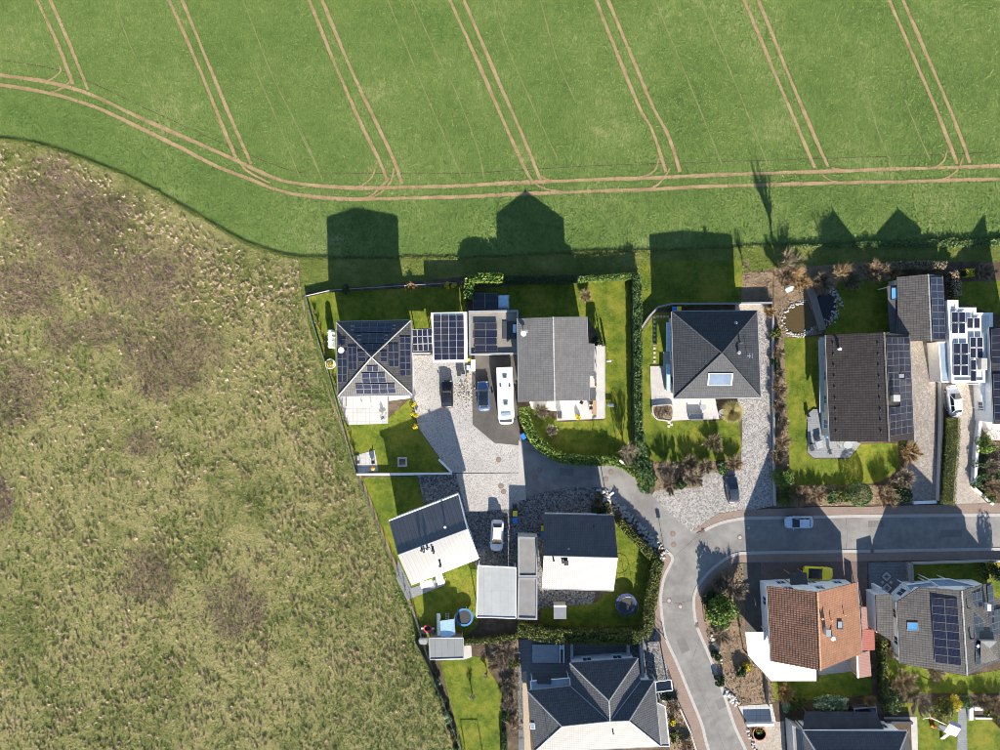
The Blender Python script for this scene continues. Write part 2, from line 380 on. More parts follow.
class MB:
    def __init__(self):
        self.v, self.f = [], []
    def add(self, vs, fs):
        n = len(self.v)
        self.v += [Vector(x) for x in vs]
        self.f += [tuple(i + n for i in f) for f in fs]
        return self
    def face(self, pts):
        return self.add(pts, [tuple(range(len(pts)))])
    def box(self, c, s, rz=0.0, bev=0.0):
        hx, hy, hz = s[0] / 2, s[1] / 2, s[2] / 2
        ca, sa = math.cos(rz), math.sin(rz)
        if bev <= 0:
            q = [(-hx, -hy), (hx, -hy), (hx, hy), (-hx, hy)]
            vs = [(c[0] + x * ca - y * sa, c[1] + x * sa + y * ca, c[2] + z) for z in (-hz, hz) for x, y in q]
            return self.add(vs, [(3, 2, 1, 0), (4, 5, 6, 7), (0, 1, 5, 4), (1, 2, 6, 5), (2, 3, 7, 6), (3, 0, 4, 7)])
        b = bev
        q = [(-hx + b, -hy), (hx - b, -hy), (hx, -hy + b), (hx, hy - b), (hx - b, hy), (-hx + b, hy), (-hx, hy - b), (-hx, -hy + b)]
        k1, k2 = max(0.01, 1 - b / hx), max(0.01, 1 - b / hy)
        rings = [(q, -hz), (q, hz - b), ([(x * k1, y * k2) for x, y in q], hz)]
        vs = [(c[0] + x * ca - y * sa, c[1] + x * sa + y * ca, c[2] + z) for r, z in rings for x, y in r]
        fs = [tuple(range(7, -1, -1)), tuple(range(16, 24))]
        for r in (0, 8):
            fs += [(r + i, r + (i + 1) % 8, r + 8 + (i + 1) % 8, r + 8 + i) for i in range(8)]
        return self.add(vs, fs)
    def prism(self, poly, z0, z1, bottom=False):
        pts = [Vector((p[0], p[1], 0)) for p in poly]
        if area(pts) < 0:
            pts.reverse()
        n = len(pts)
        vs = [(p.x, p.y, z0) for p in pts] + [(p.x, p.y, z1) for p in pts]
        fs = [tuple(range(n, 2 * n))] + [(i, (i + 1) % n, n + (i + 1) % n, n + i) for i in range(n)]
        if bottom:
            fs.append(tuple(range(n - 1, -1, -1)))
        return self.add(vs, fs)
    def tube(self, a, b, r0, r1=None, n=6, cap=True):
        a, b = Vector(a), Vector(b)
        r1 = r0 if r1 is None else r1
        d = (b - a)
        if d.length < 1e-6:
            return self
        d.normalize()
        u = d.cross(Vector((0, 0, 1)) if abs(d.z) < 0.9 else Vector((1, 0, 0))).normalized()
        w = d.cross(u)
        vs = []
        for p, r in ((a, r0), (b, r1)):
            for i in range(n):
                t = 2 * math.pi * i / n
                vs.append(p + (u * math.cos(t) + w * math.sin(t)) * r)
        fs = [(i, i + n, (i + 1) % n + n, (i + 1) % n) for i in range(n)]
        if cap:
            fs += [tuple(range(n)), tuple(range(2 * n - 1, n - 1, -1))]
        return self.add(vs, fs)
    def lathe(self, c, prof, n=16):
        """prof: (radius, z) from bottom to top"""
        vs, fs = [], []
        for r, z in prof:
            for i in range(n):
                t = 2 * math.pi * i / n
                vs.append((c[0] + r * math.cos(t), c[1] + r * math.sin(t), c[2] + z))
        for k in range(len(prof) - 1):
            for i in range(n):
                j = (i + 1) % n
                fs.append((k * n + i, k * n + j, (k + 1) * n + j, (k + 1) * n + i))
        fs.append(tuple(range((len(prof) - 1) * n, len(prof) * n)))
        fs.append(tuple(range(n - 1, -1, -1)))
        return self.add(vs, fs)
    def slab(self, faces, th):
        """closed shell under a set of roof faces (vertices shared by position)"""
        key, vs, fs = {}, [], []
        for f in faces:
            ids = []
            for p in f:
                k = (round(p[0], 3), round(p[1], 3), round(p[2], 3))
                if k not in key:
                    key[k] = len(vs); vs.append(Vector(p))
                ids.append(key[k])
            a = sum((vs[ids[i]].cross(vs[ids[(i + 1) % len(ids)]]) for i in range(len(ids))), Vector())
            if a.z < 0:
                ids.reverse()
            fs.append(ids)
        n = len(vs)
        edges = {}
        for f in fs:
            for i in range(len(f)):
                edges[(f[i], f[(i + 1) % len(f)])] = 1
        out = [tuple(f) for f in fs] + [tuple(i + n for i in reversed(f)) for f in fs]
        for (a, b) in edges:
            if (b, a) not in edges:
                out.append((a, a + n, b + n, b))
        return self.add(vs + [v - Vector((0, 0, th)) for v in vs], out)
    def build(self, name, mat, parent=None, smooth=False, uv=True):
        me = bpy.data.meshes.new(name)
        o = link_obj(name, me, parent)
        org = ORG[o.name]
        me.from_pydata([v - org for v in self.v], [], self.f)
        me.materials.append(M[mat] if isinstance(mat, str) else mat)
        if smooth:
            me.polygons.foreach_set('use_smooth', [True] * len(me.polygons))
        if uv:
            lay = me.uv_layers.new(name='UVMap')
            data = np.zeros(len(me.loops) * 2)
            for p in me.polygons:
                n = p.normal
                if abs(n.z) > 0.9995 or n.length < 0.5:
                    u, w = Vector((1, 0, 0)), Vector((0, 1, 0))
                else:
                    u = Vector((-n.y, n.x, 0)).normalized()
                    w = n.cross(u)
                for li in p.loop_indices:
                    c = me.vertices[me.loops[li].vertex_index].co + org
                    data[2 * li], data[2 * li + 1] = c.dot(u), c.dot(w)
            lay.data.foreach_set('uv', data)
        me.update()
        return o

def area(pts):
    return 0.5 * sum(pts[i][0] * pts[(i + 1) % len(pts)][1] - pts[(i + 1) % len(pts)][0] * pts[i][1] for i in range(len(pts)))

def inset(poly, d):
    pts = [Vector((p[0], p[1])) for p in poly]
    if area(pts) < 0:
        pts.reverse()
    n, out = len(pts), []
    for i in range(n):
        a, b, c = pts[i - 1], pts[i], pts[(i + 1) % n]
        e1, e2 = (b - a).normalized(), (c - b).normalized()
        n1, n2 = Vector((-e1.y, e1.x)), Vector((-e2.y, e2.x))
        m = n1 + n2
        m = m / max(0.25, m.length_squared) * 2 if m.length > 1e-4 else n1
        out.append(b + m * d)
    return out

def in_poly(xy, poly):
    """vectorised point in polygon; xy (n,2)"""
    x, y = xy[:, 0], xy[:, 1]
    res = np.zeros(len(xy), bool)
    n = len(poly)
    for i in range(n):
        x0, y0 = poly[i][0], poly[i][1]
        x1, y1 = poly[(i + 1) % n][0], poly[(i + 1) % n][1]
        if y0 == y1:
            continue
        c = ((y0 > y) != (y1 > y)) & (x < (x1 - x0) * (y - y0) / (y1 - y0) + x0)
        res ^= c
    return res

def seg_dist(xy, path):
    d = np.full(len(xy), 1e9)
    for i in range(len(path) - 1):
        a = np.array(path[i][:2]); b = np.array(path[i + 1][:2])
        ab = b - a
        t = np.clip(((xy - a) @ ab) / max(1e-9, ab @ ab), 0, 1)
        d = np.minimum(d, np.hypot(*(xy - a - t[:, None] * ab).T))
    return d

def np_obj(name, verts, faces, mat, rnd, parent=None):
    verts = np.asarray(verts, np.float32); faces = np.asarray(faces, np.int32)
    me = bpy.data.meshes.new(name)
    o = link_obj(name, me, parent)
    verts = verts - np.array(ORG[o.name], np.float32)
    nf, k = faces.shape
    me.vertices.add(len(verts)); me.vertices.foreach_set('co', verts.ravel())
    me.loops.add(nf * k); me.loops.foreach_set('vertex_index', faces.ravel())
    me.polygons.add(nf)
    me.polygons.foreach_set('loop_start', np.arange(nf, dtype=np.int32) * k)
    me.polygons.foreach_set('loop_total', np.full(nf, k, np.int32))
    me.update(calc_edges=True)
    at = me.attributes.new('rnd', 'FLOAT', 'FACE')
    at.data.foreach_set('value', np.clip(rnd, 0, 1).astype(np.float32))
    me.materials.append(M[mat])
    return o

def leaves(pts, size, rnd=None, up=0.35):
    """one bent quad per point"""
    n = len(pts)
    nrm = rng.normal(size=(n, 3)); nrm[:, 2] = np.abs(nrm[:, 2]) + up
    nrm /= np.linalg.norm(nrm, axis=1)[:, None]
    a = np.cross(nrm, rng.normal(size=(n, 3))); a /= np.linalg.norm(a, axis=1)[:, None]
    b = np.cross(nrm, a)
    s = size * rng.uniform(0.6, 1.35, n)[:, None]
    v = np.stack([pts - a * s, pts + b * s * 0.5, pts + a * s, pts - b * s * 0.5], 1).reshape(-1, 3)
    f = np.arange(4 * n).reshape(n, 4)
    return v, f, (rng.random(n) if rnd is None else rnd)

def blades(base, height, width, lean, rnd=None, spread=0.0):
    """one slim triangle per base point"""
    n = len(base)
    ang = rng.uniform(0, 2 * np.pi, n)
    w = width * rng.uniform(0.6, 1.4, n)
    d = np.stack([np.cos(ang), np.sin(ang), np.zeros(n)], 1) * w[:, None] * 0.5
    h = height * rng.uniform(0.6, 1.3, n)
    tip = base + np.stack([rng.normal(0, lean, n) * h, rng.normal(0, lean, n) * h, h], 1)
    v = np.stack([base - d, base + d, tip], 1).reshape(-1, 3)
    return v, np.arange(3 * n).reshape(n, 3), (rng.random(n) if rnd is None else rnd)

def merge(parts):
    vs, fs, rs, k = [], [], [], 0
    for v, f, r in parts:
        vs.append(v); fs.append(f + k); rs.append(r); k += len(v)
    return np.concatenate(vs), np.concatenate(fs), np.concatenate(rs)

def vnoise(xy, scale, seed):
    """smooth value noise for scattering densities, 0..1"""
    r = np.random.default_rng(seed)
    tab = r.random((64, 64))
    q = xy / scale + 500
    i = np.floor(q).astype(int); f = q - i; f = f * f * (3 - 2 * f)
    def g(a, b):
        return tab[(i[:, 0] + a) % 64, (i[:, 1] + b) % 64]
    return (g(0, 0) * (1 - f[:, 0]) + g(1, 0) * f[:, 0]) * (1 - f[:, 1]) + (g(0, 1) * (1 - f[:, 0]) + g(1, 1) * f[:, 0]) * f[:, 1]

# ------------------------------------------------------------------ ground sheets
LAYER = [0]
def sheet(name, px, z, mat, th=None, k='structure'):
    pts = G(px)
    mb = MB()
    if th is None:
        if area(pts) < 0:
            pts.reverse()
        mb.face([(p.x, p.y, z) for p in pts])
    else:
        mb.prism(pts, z - th, z)
    return kind(mb.build(name, mat), k)

def ribbon_pts(path, w, z=0.0):
    """left/right edges of a ribbon along a world path"""
    L, R = [], []
    n = len(path)
    for i in range(n):
        a, b = path[max(i - 1, 0)], path[min(i + 1, n - 1)]
        d = Vector((b[0] - a[0], b[1] - a[1])).normalized()
        nn = Vector((-d.y, d.x)) * (w / 2)
        p = Vector((path[i][0], path[i][1]))
        L.append(p + nn); R.append(p - nn)
    return L, R

def ribbon(name, path, w, z, mat, k='structure', parent=None, top=None):
    """flat strip, or (top given) a raised kerb from z to top"""
    L, R = ribbon_pts(path, w)
    mb = MB()
    n = len(L)
    if top is None:
        vs = [(p.x, p.y, z) for p in R] + [(p.x, p.y, z) for p in L]
        mb.add(vs, [(i, i + 1, n + i + 1, n + i) for i in range(n - 1)])
    else:
        vs = [(p.x, p.y, q) for q in (z, top) for s_ in (R, L) for p in s_]
        fs = [(2 * n + i, 2 * n + i + 1, 3 * n + i + 1, 3 * n + i) for i in range(n - 1)]
        fs += [(i, i + 1, 2 * n + i + 1, 2 * n + i) for i in range(n - 1)]
        fs += [(n + i + 1, n + i, 3 * n + i, 3 * n + i + 1) for i in range(n - 1)]
        fs += [(0, 2 * n, 3 * n, n), (n - 1, 2 * n - 1, 4 * n - 1, 3 * n - 1)]
        mb.add(vs, fs)
    o = mb.build(name, mat, parent)
    if k:
        kind(o, k)
    return o

# ------------------------------------------------------------------ houses
def plane_of(pts):
    n = Vector()
    for i in range(len(pts)):
        n += pts[i].cross(pts[(i + 1) % len(pts)])
    n.normalize()
    if n.z < 0:
        n = -n
    c = sum(pts, Vector()) / len(pts)
    return c, n

def hit(px, py, pl, off=0.0):
    c, n = pl
    cam_p = Vector((0, 0, H))
    d = P(px, py) - cam_p
    t = ((c + n * off) - cam_p).dot(n) / d.dot(n)
    return cam_p + d * t

def place_mat(o, org, u, w, n, parent):
    """orient an object by three axes at a world point, as child of a part of a thing"""
    m = Matrix(((u.x, w.x, n.x, org.x), (u.y, w.y, n.y, org.y), (u.z, w.z, n.z, org.z), (0, 0, 0, 1)))
    m.translation = org - ORG[parent.name]
    o.matrix_local = m

def panel_mesh(su, sv, frame='panel_frame', cells='solar_cells', rim=0.022):
    me = bpy.data.meshes.new('solar_panel')
    h = 0.045
    a, b = su / 2, sv / 2
    o = [(-a, -b), (a, -b), (a, b), (-a, b)]
    i = [(-a + rim, -b + rim), (a - rim, -b + rim), (a - rim, b - rim), (-a + rim, b - rim)]
    v = [(x, y, 0) for x, y in o] + [(x, y, h) for x, y in o] + [(x, y, h) for x, y in i] + [(x, y, h - 0.006) for x, y in i]
    f = []
    for k in range(4):
        j = (k + 1) % 4
        f += [(k, j, 4 + j, 4 + k), (4 + k, 4 + j, 8 + j, 8 + k), (8 + k, 8 + j, 12 + j, 12 + k)]
    f += [(12, 13, 14, 15), (3, 2, 1, 0)]
    me.from_pydata(v, [], f)
    me.materials.append(M[frame]); me.materials.append(M[cells])
    me.polygons[12].material_index = 1
    lay = me.uv_layers.new(name='UVMap')
    for li, uvv in zip(me.polygons[12].loop_indices, ((0, 0), (1, 0), (1, 1), (0, 1))):
        lay.data[li].uv = uvv
    return me

def solar(roof, pl, p00, p10, p01, nu, nv, skip=(), gap=0.03, off=0.10, name='solar_panel', frame='panel_frame'):
    """grid of panels: p00 corner, p10 end of the u side, p01 end of the v side (photo pixels on the roof plane)"""
    A, B, D = hit(*p00, pl, off), hit(*p10, pl, off), hit(*p01, pl, off)
    u, v = B - A, D - A
    nrm = u.cross(v).normalized()
    if nrm.z < 0:
        nrm = -nrm
    uu = u.normalized()
    vv = nrm.cross(uu)
    sgn = 1 if vv.dot(v) > 0 else -1
    lv = abs(v.dot(vv))
    su, sv = u.length / nu, lv / nv
    me = panel_mesh(su - gap, sv - gap, frame)
    for i in range(nu):
        for j in range(nv):
            if (i, j) in skip:
                continue
            o = bpy.data.objects.new(name, me)
            C.objects.link(o); o.parent = roof
            place_mat(o, A + uu * su * (i + 0.5) + vv * sgn * sv * (j + 0.5), uu, vv, nrm, roof)

def poly_z(faces, x, y):
    best, bd = None, 1e9
    for f in faces:
        c, n = plane_of(f)
        z = c.z - ((x - c.x) * n.x + (y - c.y) * n.y) / n.z
        if in_poly(np.array([[x, y]]), f)[0]:
            return z
        d = seg_dist(np.array([[x, y]]), list(f) + [f[0]])[0]
        if d < bd:
            bd, best = d, z
    return best

_win = {}
def window_meshes(w, h):
    if (w, h) not in _win:
        mb = MB()
        t = 0.07
        for cx, cz, sx, sz in ((0, h / 2 - t / 2, w, t), (0, -h / 2 + t / 2, w, t), (-w / 2 + t / 2, 0, t, h - 2 * t), (w / 2 - t / 2, 0, t, h - 2 * t), (0, 0, t * 0.7, h - 2 * t)):
            mb.box((cx, 0.03, cz), (sx, 0.06, sz))
        mb.box((0, 0.07, -h / 2 - 0.03), (w + 0.16, 0.16, 0.04))
        m1 = bpy.data.meshes.new('window'); m1.from_pydata(mb.v, [], mb.f); m1.materials.append(M['trim_white'])
        q = MB().box((0, 0.012, 0), (w - 2 * t + 0.01, 0.02, h - 2 * t + 0.01))
        m2 = bpy.data.meshes.new('pane'); m2.from_pydata(q.v, [], q.f); m2.materials.append(M['glass_pane'])
        _win[(w, h)] = (m1, m2)
    return _win[(w, h)]

def wall_window(root, p, d, w, h, z):
    """window at wall point p, wall direction d (outside to the right of d for CCW walls)"""
    m1, m2 = window_meshes(w, h)
    nrm = Vector((d.y, -d.x, 0))
    o = bpy.data.objects.new('window', m1); C.objects.link(o); o.parent = root
    place_mat(o, Vector((p.x, p.y, z)), Vector((-d.x, -d.y, 0)), nrm, Vector((0, 0, 1)), root)
    g = bpy.data.objects.new('pane', m2); C.objects.link(g); g.parent = o

def walls(root, foot, ztop, mat, win=True, door_edge=None, base=0.0):
    """walls under a roof; ztop(x, y) gives the underside of the roof"""
    pts = [Vector((p[0], p[1], 0)) for p in foot]
    if area(pts) < 0:
        pts.reverse()
    mb = MB()
    for i in range(len(pts)):
        a, b = pts[i], pts[(i + 1) % len(pts)]
        L = (b - a).length
        n = max(2, int(L / 0.5))
        vs = []
        for k in range(n + 1):
            p = a.lerp(b, k / n)
            vs += [(p.x, p.y, base), (p.x, p.y, ztop(p.x, p.y))]
        mb.add(vs, [(2 * k, 2 * k + 2, 2 * k + 3, 2 * k + 1) for k in range(n)])
    mb.build('wall', mat, root)
    if not win:
        return
    for i in range(len(pts)):
        a, b = pts[i], pts[(i + 1) % len(pts)]
        L = (b - a).length
        if L < 2.4:
            continue
        d = (b - a).normalized()
        n = max(1, int(L / 3.3))
        for k in range(n):
            p = a.lerp(b, (k + 0.5) / n)
            zt = ztop(p.x, p.y)
            if door_edge == i and k == n // 2:
                q = MB()
                nrm = Vector((d.y, -d.x, 0))
                ang = math.atan2(d.y, d.x)
                q.box((p.x + nrm.x * 0.03, p.y + nrm.y * 0.03, 1.06), (1.05, 0.07, 2.1), ang)
                dr = q.build('door', 'trim_dark', root)
                hb = MB().box((p.x + nrm.x * 0.09 + d.x * 0.38, p.y + nrm.y * 0.09 + d.y * 0.38, 1.05), (0.05, 0.05, 0.4), ang)
                hb.build('handle', 'steel', dr)
            else:
                wall_window(root, p, d, 1.25, 1.25, 1.55)
            if zt > 5.0:
                wall_window(root, p, d, 1.25, 1.2, 4.25)

def house(name, label, faces, eave, wall_mat, roof_mat, over=0.45, th=0.16, ridges=(), ridge_mat='ridge_pale', ridge_r=0.11,
          gutters=(), gutter_mat='trim_grey', cat='house', win=True, door_edge=0, mats=None):
    """faces: dict of roof faces, each a list of (px, py, height); eave: outline of the roof (px, py, height)"""
    W3 = {k: [P(*q) for q in f] for k, f in faces.items()}
    ev = [P(*q) for q in eave]
    c = sum(ev, Vector()) / len(ev)
    root = thing(name, label, cat, (c.x, c.y, 0), 'houses and garages of the estate')
    fl = list(W3.values())
    foot = inset([(p.x, p.y) for p in ev], over)
    walls(root, foot, lambda x, y: poly_z(fl, x, y) - th + 0.01, wall_mat, win, door_edge)
    roof = MB().slab(fl, th).build('roof', roof_mat, root)
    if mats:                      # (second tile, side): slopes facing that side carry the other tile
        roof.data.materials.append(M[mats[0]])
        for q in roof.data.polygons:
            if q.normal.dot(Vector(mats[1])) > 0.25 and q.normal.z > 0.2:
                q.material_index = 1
    for rr in ridges:
        a, b = P(*rr[0]), P(*rr[1])
        mb = MB()
        L = (b - a).length
        n = max(2, int(L / 0.42))
        for k in range(n):       # overlapping ridge tiles
            mb.tube(a.lerp(b, k / n) + Vector((0, 0, 0.012 * (k % 2))), a.lerp(b, (k + 1.06) / n) + Vector((0, 0, 0.012 * (k % 2) + 0.02)), ridge_r * 1.08, ridge_r * 0.9, 6)
        mb.build('ridge_cap', ridge_mat, roof)
    for gg in gutters:
        a, b = P(*gg[0]), P(*gg[1])
        d = (b - a).normalized()
        out = Vector((d.y, -d.x, 0))
        if out.dot((a + b) / 2 - c) < 0:
            out = -out
        MB().tube(a + out * 0.07 - Vector((0, 0, 0.09)), b + out * 0.07 - Vector((0, 0, 0.09)), 0.075, None, 6).build('gutter', gutter_mat, roof)
    return root, roof, {k: plane_of(v) for k, v in W3.items()}

def chimney(roof, pl, px, py, sx=0.6, sy=0.6, h=1.0, mat='trim_dark', cap='ridge_pale'):
    p = hit(px, py, pl)
    MBo = MB().box((p.x, p.y, p.z + h / 2 - 0.5), (sx, sy, h + 1.0))
    o = MBo.build('chimney', mat, roof)
    MB().box((p.x, p.y, p.z + h + 0.045), (sx + 0.14, sy + 0.14, 0.09)).build('chimney_cap', cap, roof)
    return o

def vent(roof, pl, px, py, r=0.08, h=0.45, mat='steel', name='vent_pipe'):
    p = hit(px, py, pl)
    MB().tube(p - Vector((0, 0, 0.1)), p + Vector((0, 0, h)), r, r, 8).tube(p + Vector((0, 0, h)), p + Vector((0, 0, h + 0.06)), r * 1.7, r * 1.3, 8).build(name, mat, roof)

def roof_window(roof, pl, p00, p10, p01, glass='glass_sky', name='roof_window', rim='trim_dark'):
    A, B, D = hit(*p00, pl, 0.03), hit(*p10, pl, 0.03), hit(*p01, pl, 0.03)
    u, v = B - A, D - A
    n = pl[1]
    mb = MB()
    E = A + u + v
    up = n * 0.10
    q = [A, B, E, D]
    ctr = (A + E) / 2
    inn = [ctr + (x - ctr) * 0.86 for x in q]
    mb.add(q + [x + up for x in q] + [x + up for x in inn] + [x + up * 0.7 for x in inn],
           [(i, (i + 1) % 4, 4 + (i + 1) % 4, 4 + i) for i in range(4)] + [(4 + i, 4 + (i + 1) % 4, 8 + (i + 1) % 4, 8 + i) for i in range(4)]
           + [(8 + i, 8 + (i + 1) % 4, 12 + (i + 1) % 4, 12 + i) for i in range(4)])
    o = mb.build(name, rim, roof)
    MB().face([x + up * 0.72 for x in inn]).build('roof_window_pane', glass, roof)
    return o

def flat_building(name, label, outer, h, wall_mat, roof_mat, par=0.25, pw=0.28, cat='garage', win=True, door_edge=None, rim='trim_white', group='houses and garages of the estate'):
    """flat roof with raised parapet; outer = photo pixels of the roof outline at height h"""
    pts = [P(a, b, h) for a, b in outer]
    c = sum(pts, Vector()) / len(pts)
    root = thing(name, label, cat, (c.x, c.y, 0), group)
    foot = [Vector((p.x, p.y)) for p in pts]
    if area(foot) < 0:
        foot.reverse()
    inn = inset(foot, pw)
    walls(root, foot, lambda x, y: h - 0.12, wall_mat, win, door_edge)
    n = len(foot)
    o2 = inset(foot, -0.05)
    mb = MB()
    vs = [(p.x, p.y, h - 0.12) for p in o2] + [(p.x, p.y, h) for p in o2] + [(p.x, p.y, h) for p in inn] + [(p.x, p.y, h - par) for p in inn]
    fs = []
    for i in range(n):
        j = (i + 1) % n
        fs += [(i, j, n + j, n + i), (n + i, n + j, 2 * n + j, 2 * n + i), (2 * n + i, 2 * n + j, 3 * n + j, 3 * n + i)]
    mb.add(vs, fs).build('parapet', rim, root)
    roof = MB().face([(p.x, p.y, h - par + 0.02) for p in inn]).build('roof', roof_mat, root)
    pl = (Vector((c.x, c.y, h - par + 0.02)), Vector((0, 0, 1)))
    return root, roof, pl

def canopy(name, label, faces, roof_mat, th=0.09, cat='carport', post_mat='trim_dark', rim=None, posts=(), group=None):
    """roof on posts; faces: list of lists of (px, py, h)"""
    W3 = [[P(*q) for q in f] for f in faces]
    allp = [p for f in W3 for p in f]
    c = sum(allp, Vector()) / len(allp)
    root = thing(name, label, cat, (c.x, c.y, 0), group)
    roof = MB().slab(W3, th).build('roof', roof_mat, root)
    if rim:
        mb = MB()
        for f in W3:
            for i in range(len(f)):
                a, b = f[i], f[(i + 1) % len(f)]
                mb.tube(a + Vector((0, 0, 0.02)), b + Vector((0, 0, 0.02)), 0.09, None, 4)
        mb.build('edge_trim', rim, root)
    pp = posts or [tuple(q) for f in faces for q in f]
    for q in pp:
        p = P(*q)
        p = p + (Vector((c.x, c.y, p.z)) - p).normalized() * 0.2
        MB().box((p.x, p.y, (p.z - th) / 2), (0.12, 0.12, p.z - th)).build('post', post_mat, root)
    return root, roof, [plane_of(f) for f in W3]

def free_wall(name, label, path_px, w, h, mat, cap=None, cat='wall', base=0.0, smooth=False):
    pth = G(sm(path_px)) if smooth else G(path_px)
    c = pth[0]
    root = thing(name, label, cat, (c.x, c.y, base))
    ribbon('wall_body', pth, w, base - 0.0, mat, None, root, base + h)
    if cap:
        ribbon('coping', pth, w + 0.06, base + h + 0.002, cap, None, root, base + h + 0.05)
    return root

def fence(name, label, path_px, h, mat, post_mat, step=2.2, board=True):
    pth = G(path_px)
    root = thing(name, label, 'fence', tuple(pth[0]))
    for i in range(len(pth) - 1):
        a, b = pth[i], pth[i + 1]
        L = (b - a).length
        n = max(1, int(round(L / step)))
        ang = math.atan2(b.y - a.y, b.x - a.x)
        for k in range(n + (1 if i == len(pth) - 2 else 0)):
            p = a.lerp(b, k / n)
            MB().box((p.x, p.y, h / 2 + 0.04), (0.09, 0.09, h + 0.08), ang).build('post', post_mat, root)
        for k in range(n):
            p, q = a.lerp(b, k / n), a.lerp(b, (k + 1) / n)
            mid = (p + q) / 2
            ll = (q - p).length - 0.1
            if board:
                MB().box((mid.x, mid.y, h / 2 + 0.03), (ll, 0.045, h - 0.08), ang).build('panel', mat, root)
            else:
                for zz in (0.12, h / 2, h - 0.04):
                    MB().box((mid.x, mid.y, zz), (ll, 0.03, 0.05), ang).build('rail', mat, root)
    return root

# ------------------------------------------------------------------ plants
def bush(name, label, px, py, rpx, h, mat, n=None, shape='round', leaf=0.13, cat='shrub', group='garden shrubs', ry=None, z0=0.0, trunk='bark'):
    """leafy shrub: stems plus a crown of separate leaves in uneven clumps"""
    p = P(px, py, z0 + h * 0.55); p.z = z0
    r = 1.12 * rpx / S; r2 = 1.12 * (ry or rpx) / S
    root = thing(name, label, cat, tuple(p), group)
    if n is None:
        n = int(min(6500, 620 * (r * r2) ** 0.75 * (h + 0.6) ** 0.5 + 160))
    nc = max(5, int(5 + 5 * r * r2))
    cc = []
    for _ in range(nc):
        a = random.uniform(0, 6.28); q = math.sqrt(random.random()) * 0.72
        if shape == 'cone':
            zz = random.random() ** 1.3
            q *= (1 - zz) * 1.25
            cc.append((q * math.cos(a), q * math.sin(a), zz, random.uniform(0.25, 0.45) * (1.1 - 0.7 * zz)))
        else:
            zz = random.uniform(0.35, 0.78) * (1 - 0.45 * q * q)
            cc.append((q * math.cos(a), q * math.sin(a), zz, random.uniform(0.28, 0.5)))
    cc = np.array(cc)
    pick = rng.integers(0, nc, n)
    d = rng.normal(size=(n, 3)); d /= np.linalg.norm(d, axis=1)[:, None]
    d *= rng.uniform(0.45, 1.05, n)[:, None] ** 0.5
    q = cc[pick]
    if shape == 'ball':
        q = np.tile(np.array([[0, 0, 0.52, 1.0]]), (n, 1)); d = d / np.linalg.norm(d, axis=1)[:, None] * rng.uniform(0.86, 1.03, n)[:, None]
        pts = np.stack([p.x + d[:, 0] * r, p.y + d[:, 1] * r2, z0 + h * (0.52 + 0.48 * d[:, 2])], 1)
    else:
        pts = np.stack([p.x + (q[:, 0] + d[:, 0] * q[:, 3]) * r, p.y + (q[:, 1] + d[:, 1] * q[:, 3]) * r2, z0 + np.maximum(0.06, h * (q[:, 2] + d[:, 2] * q[:, 3] * 0.6))], 1)
    tone = rng.random(nc)[pick] * 0.45 + rng.random(n) * 0.55
    np_obj('crown', *(lambda a, b, c: (a, b))(*leaves(pts, leaf)), mat, tone, root)
    mb = MB()
    top = z0 + h * 0.55
    mb.tube((p.x, p.y, z0 - 0.05), (p.x, p.y, top), 0.05 + 0.02 * h, 0.03, 6)
    for k in range(5):
        c = cc[k % nc]
        mb.tube((p.x, p.y, z0 + h * 0.2), (p.x + c[0] * r, p.y + c[1] * r2, z0 + c[2] * h), 0.03, 0.012, 5)
    mb.build('trunk', trunk, root, uv=False)
    return root

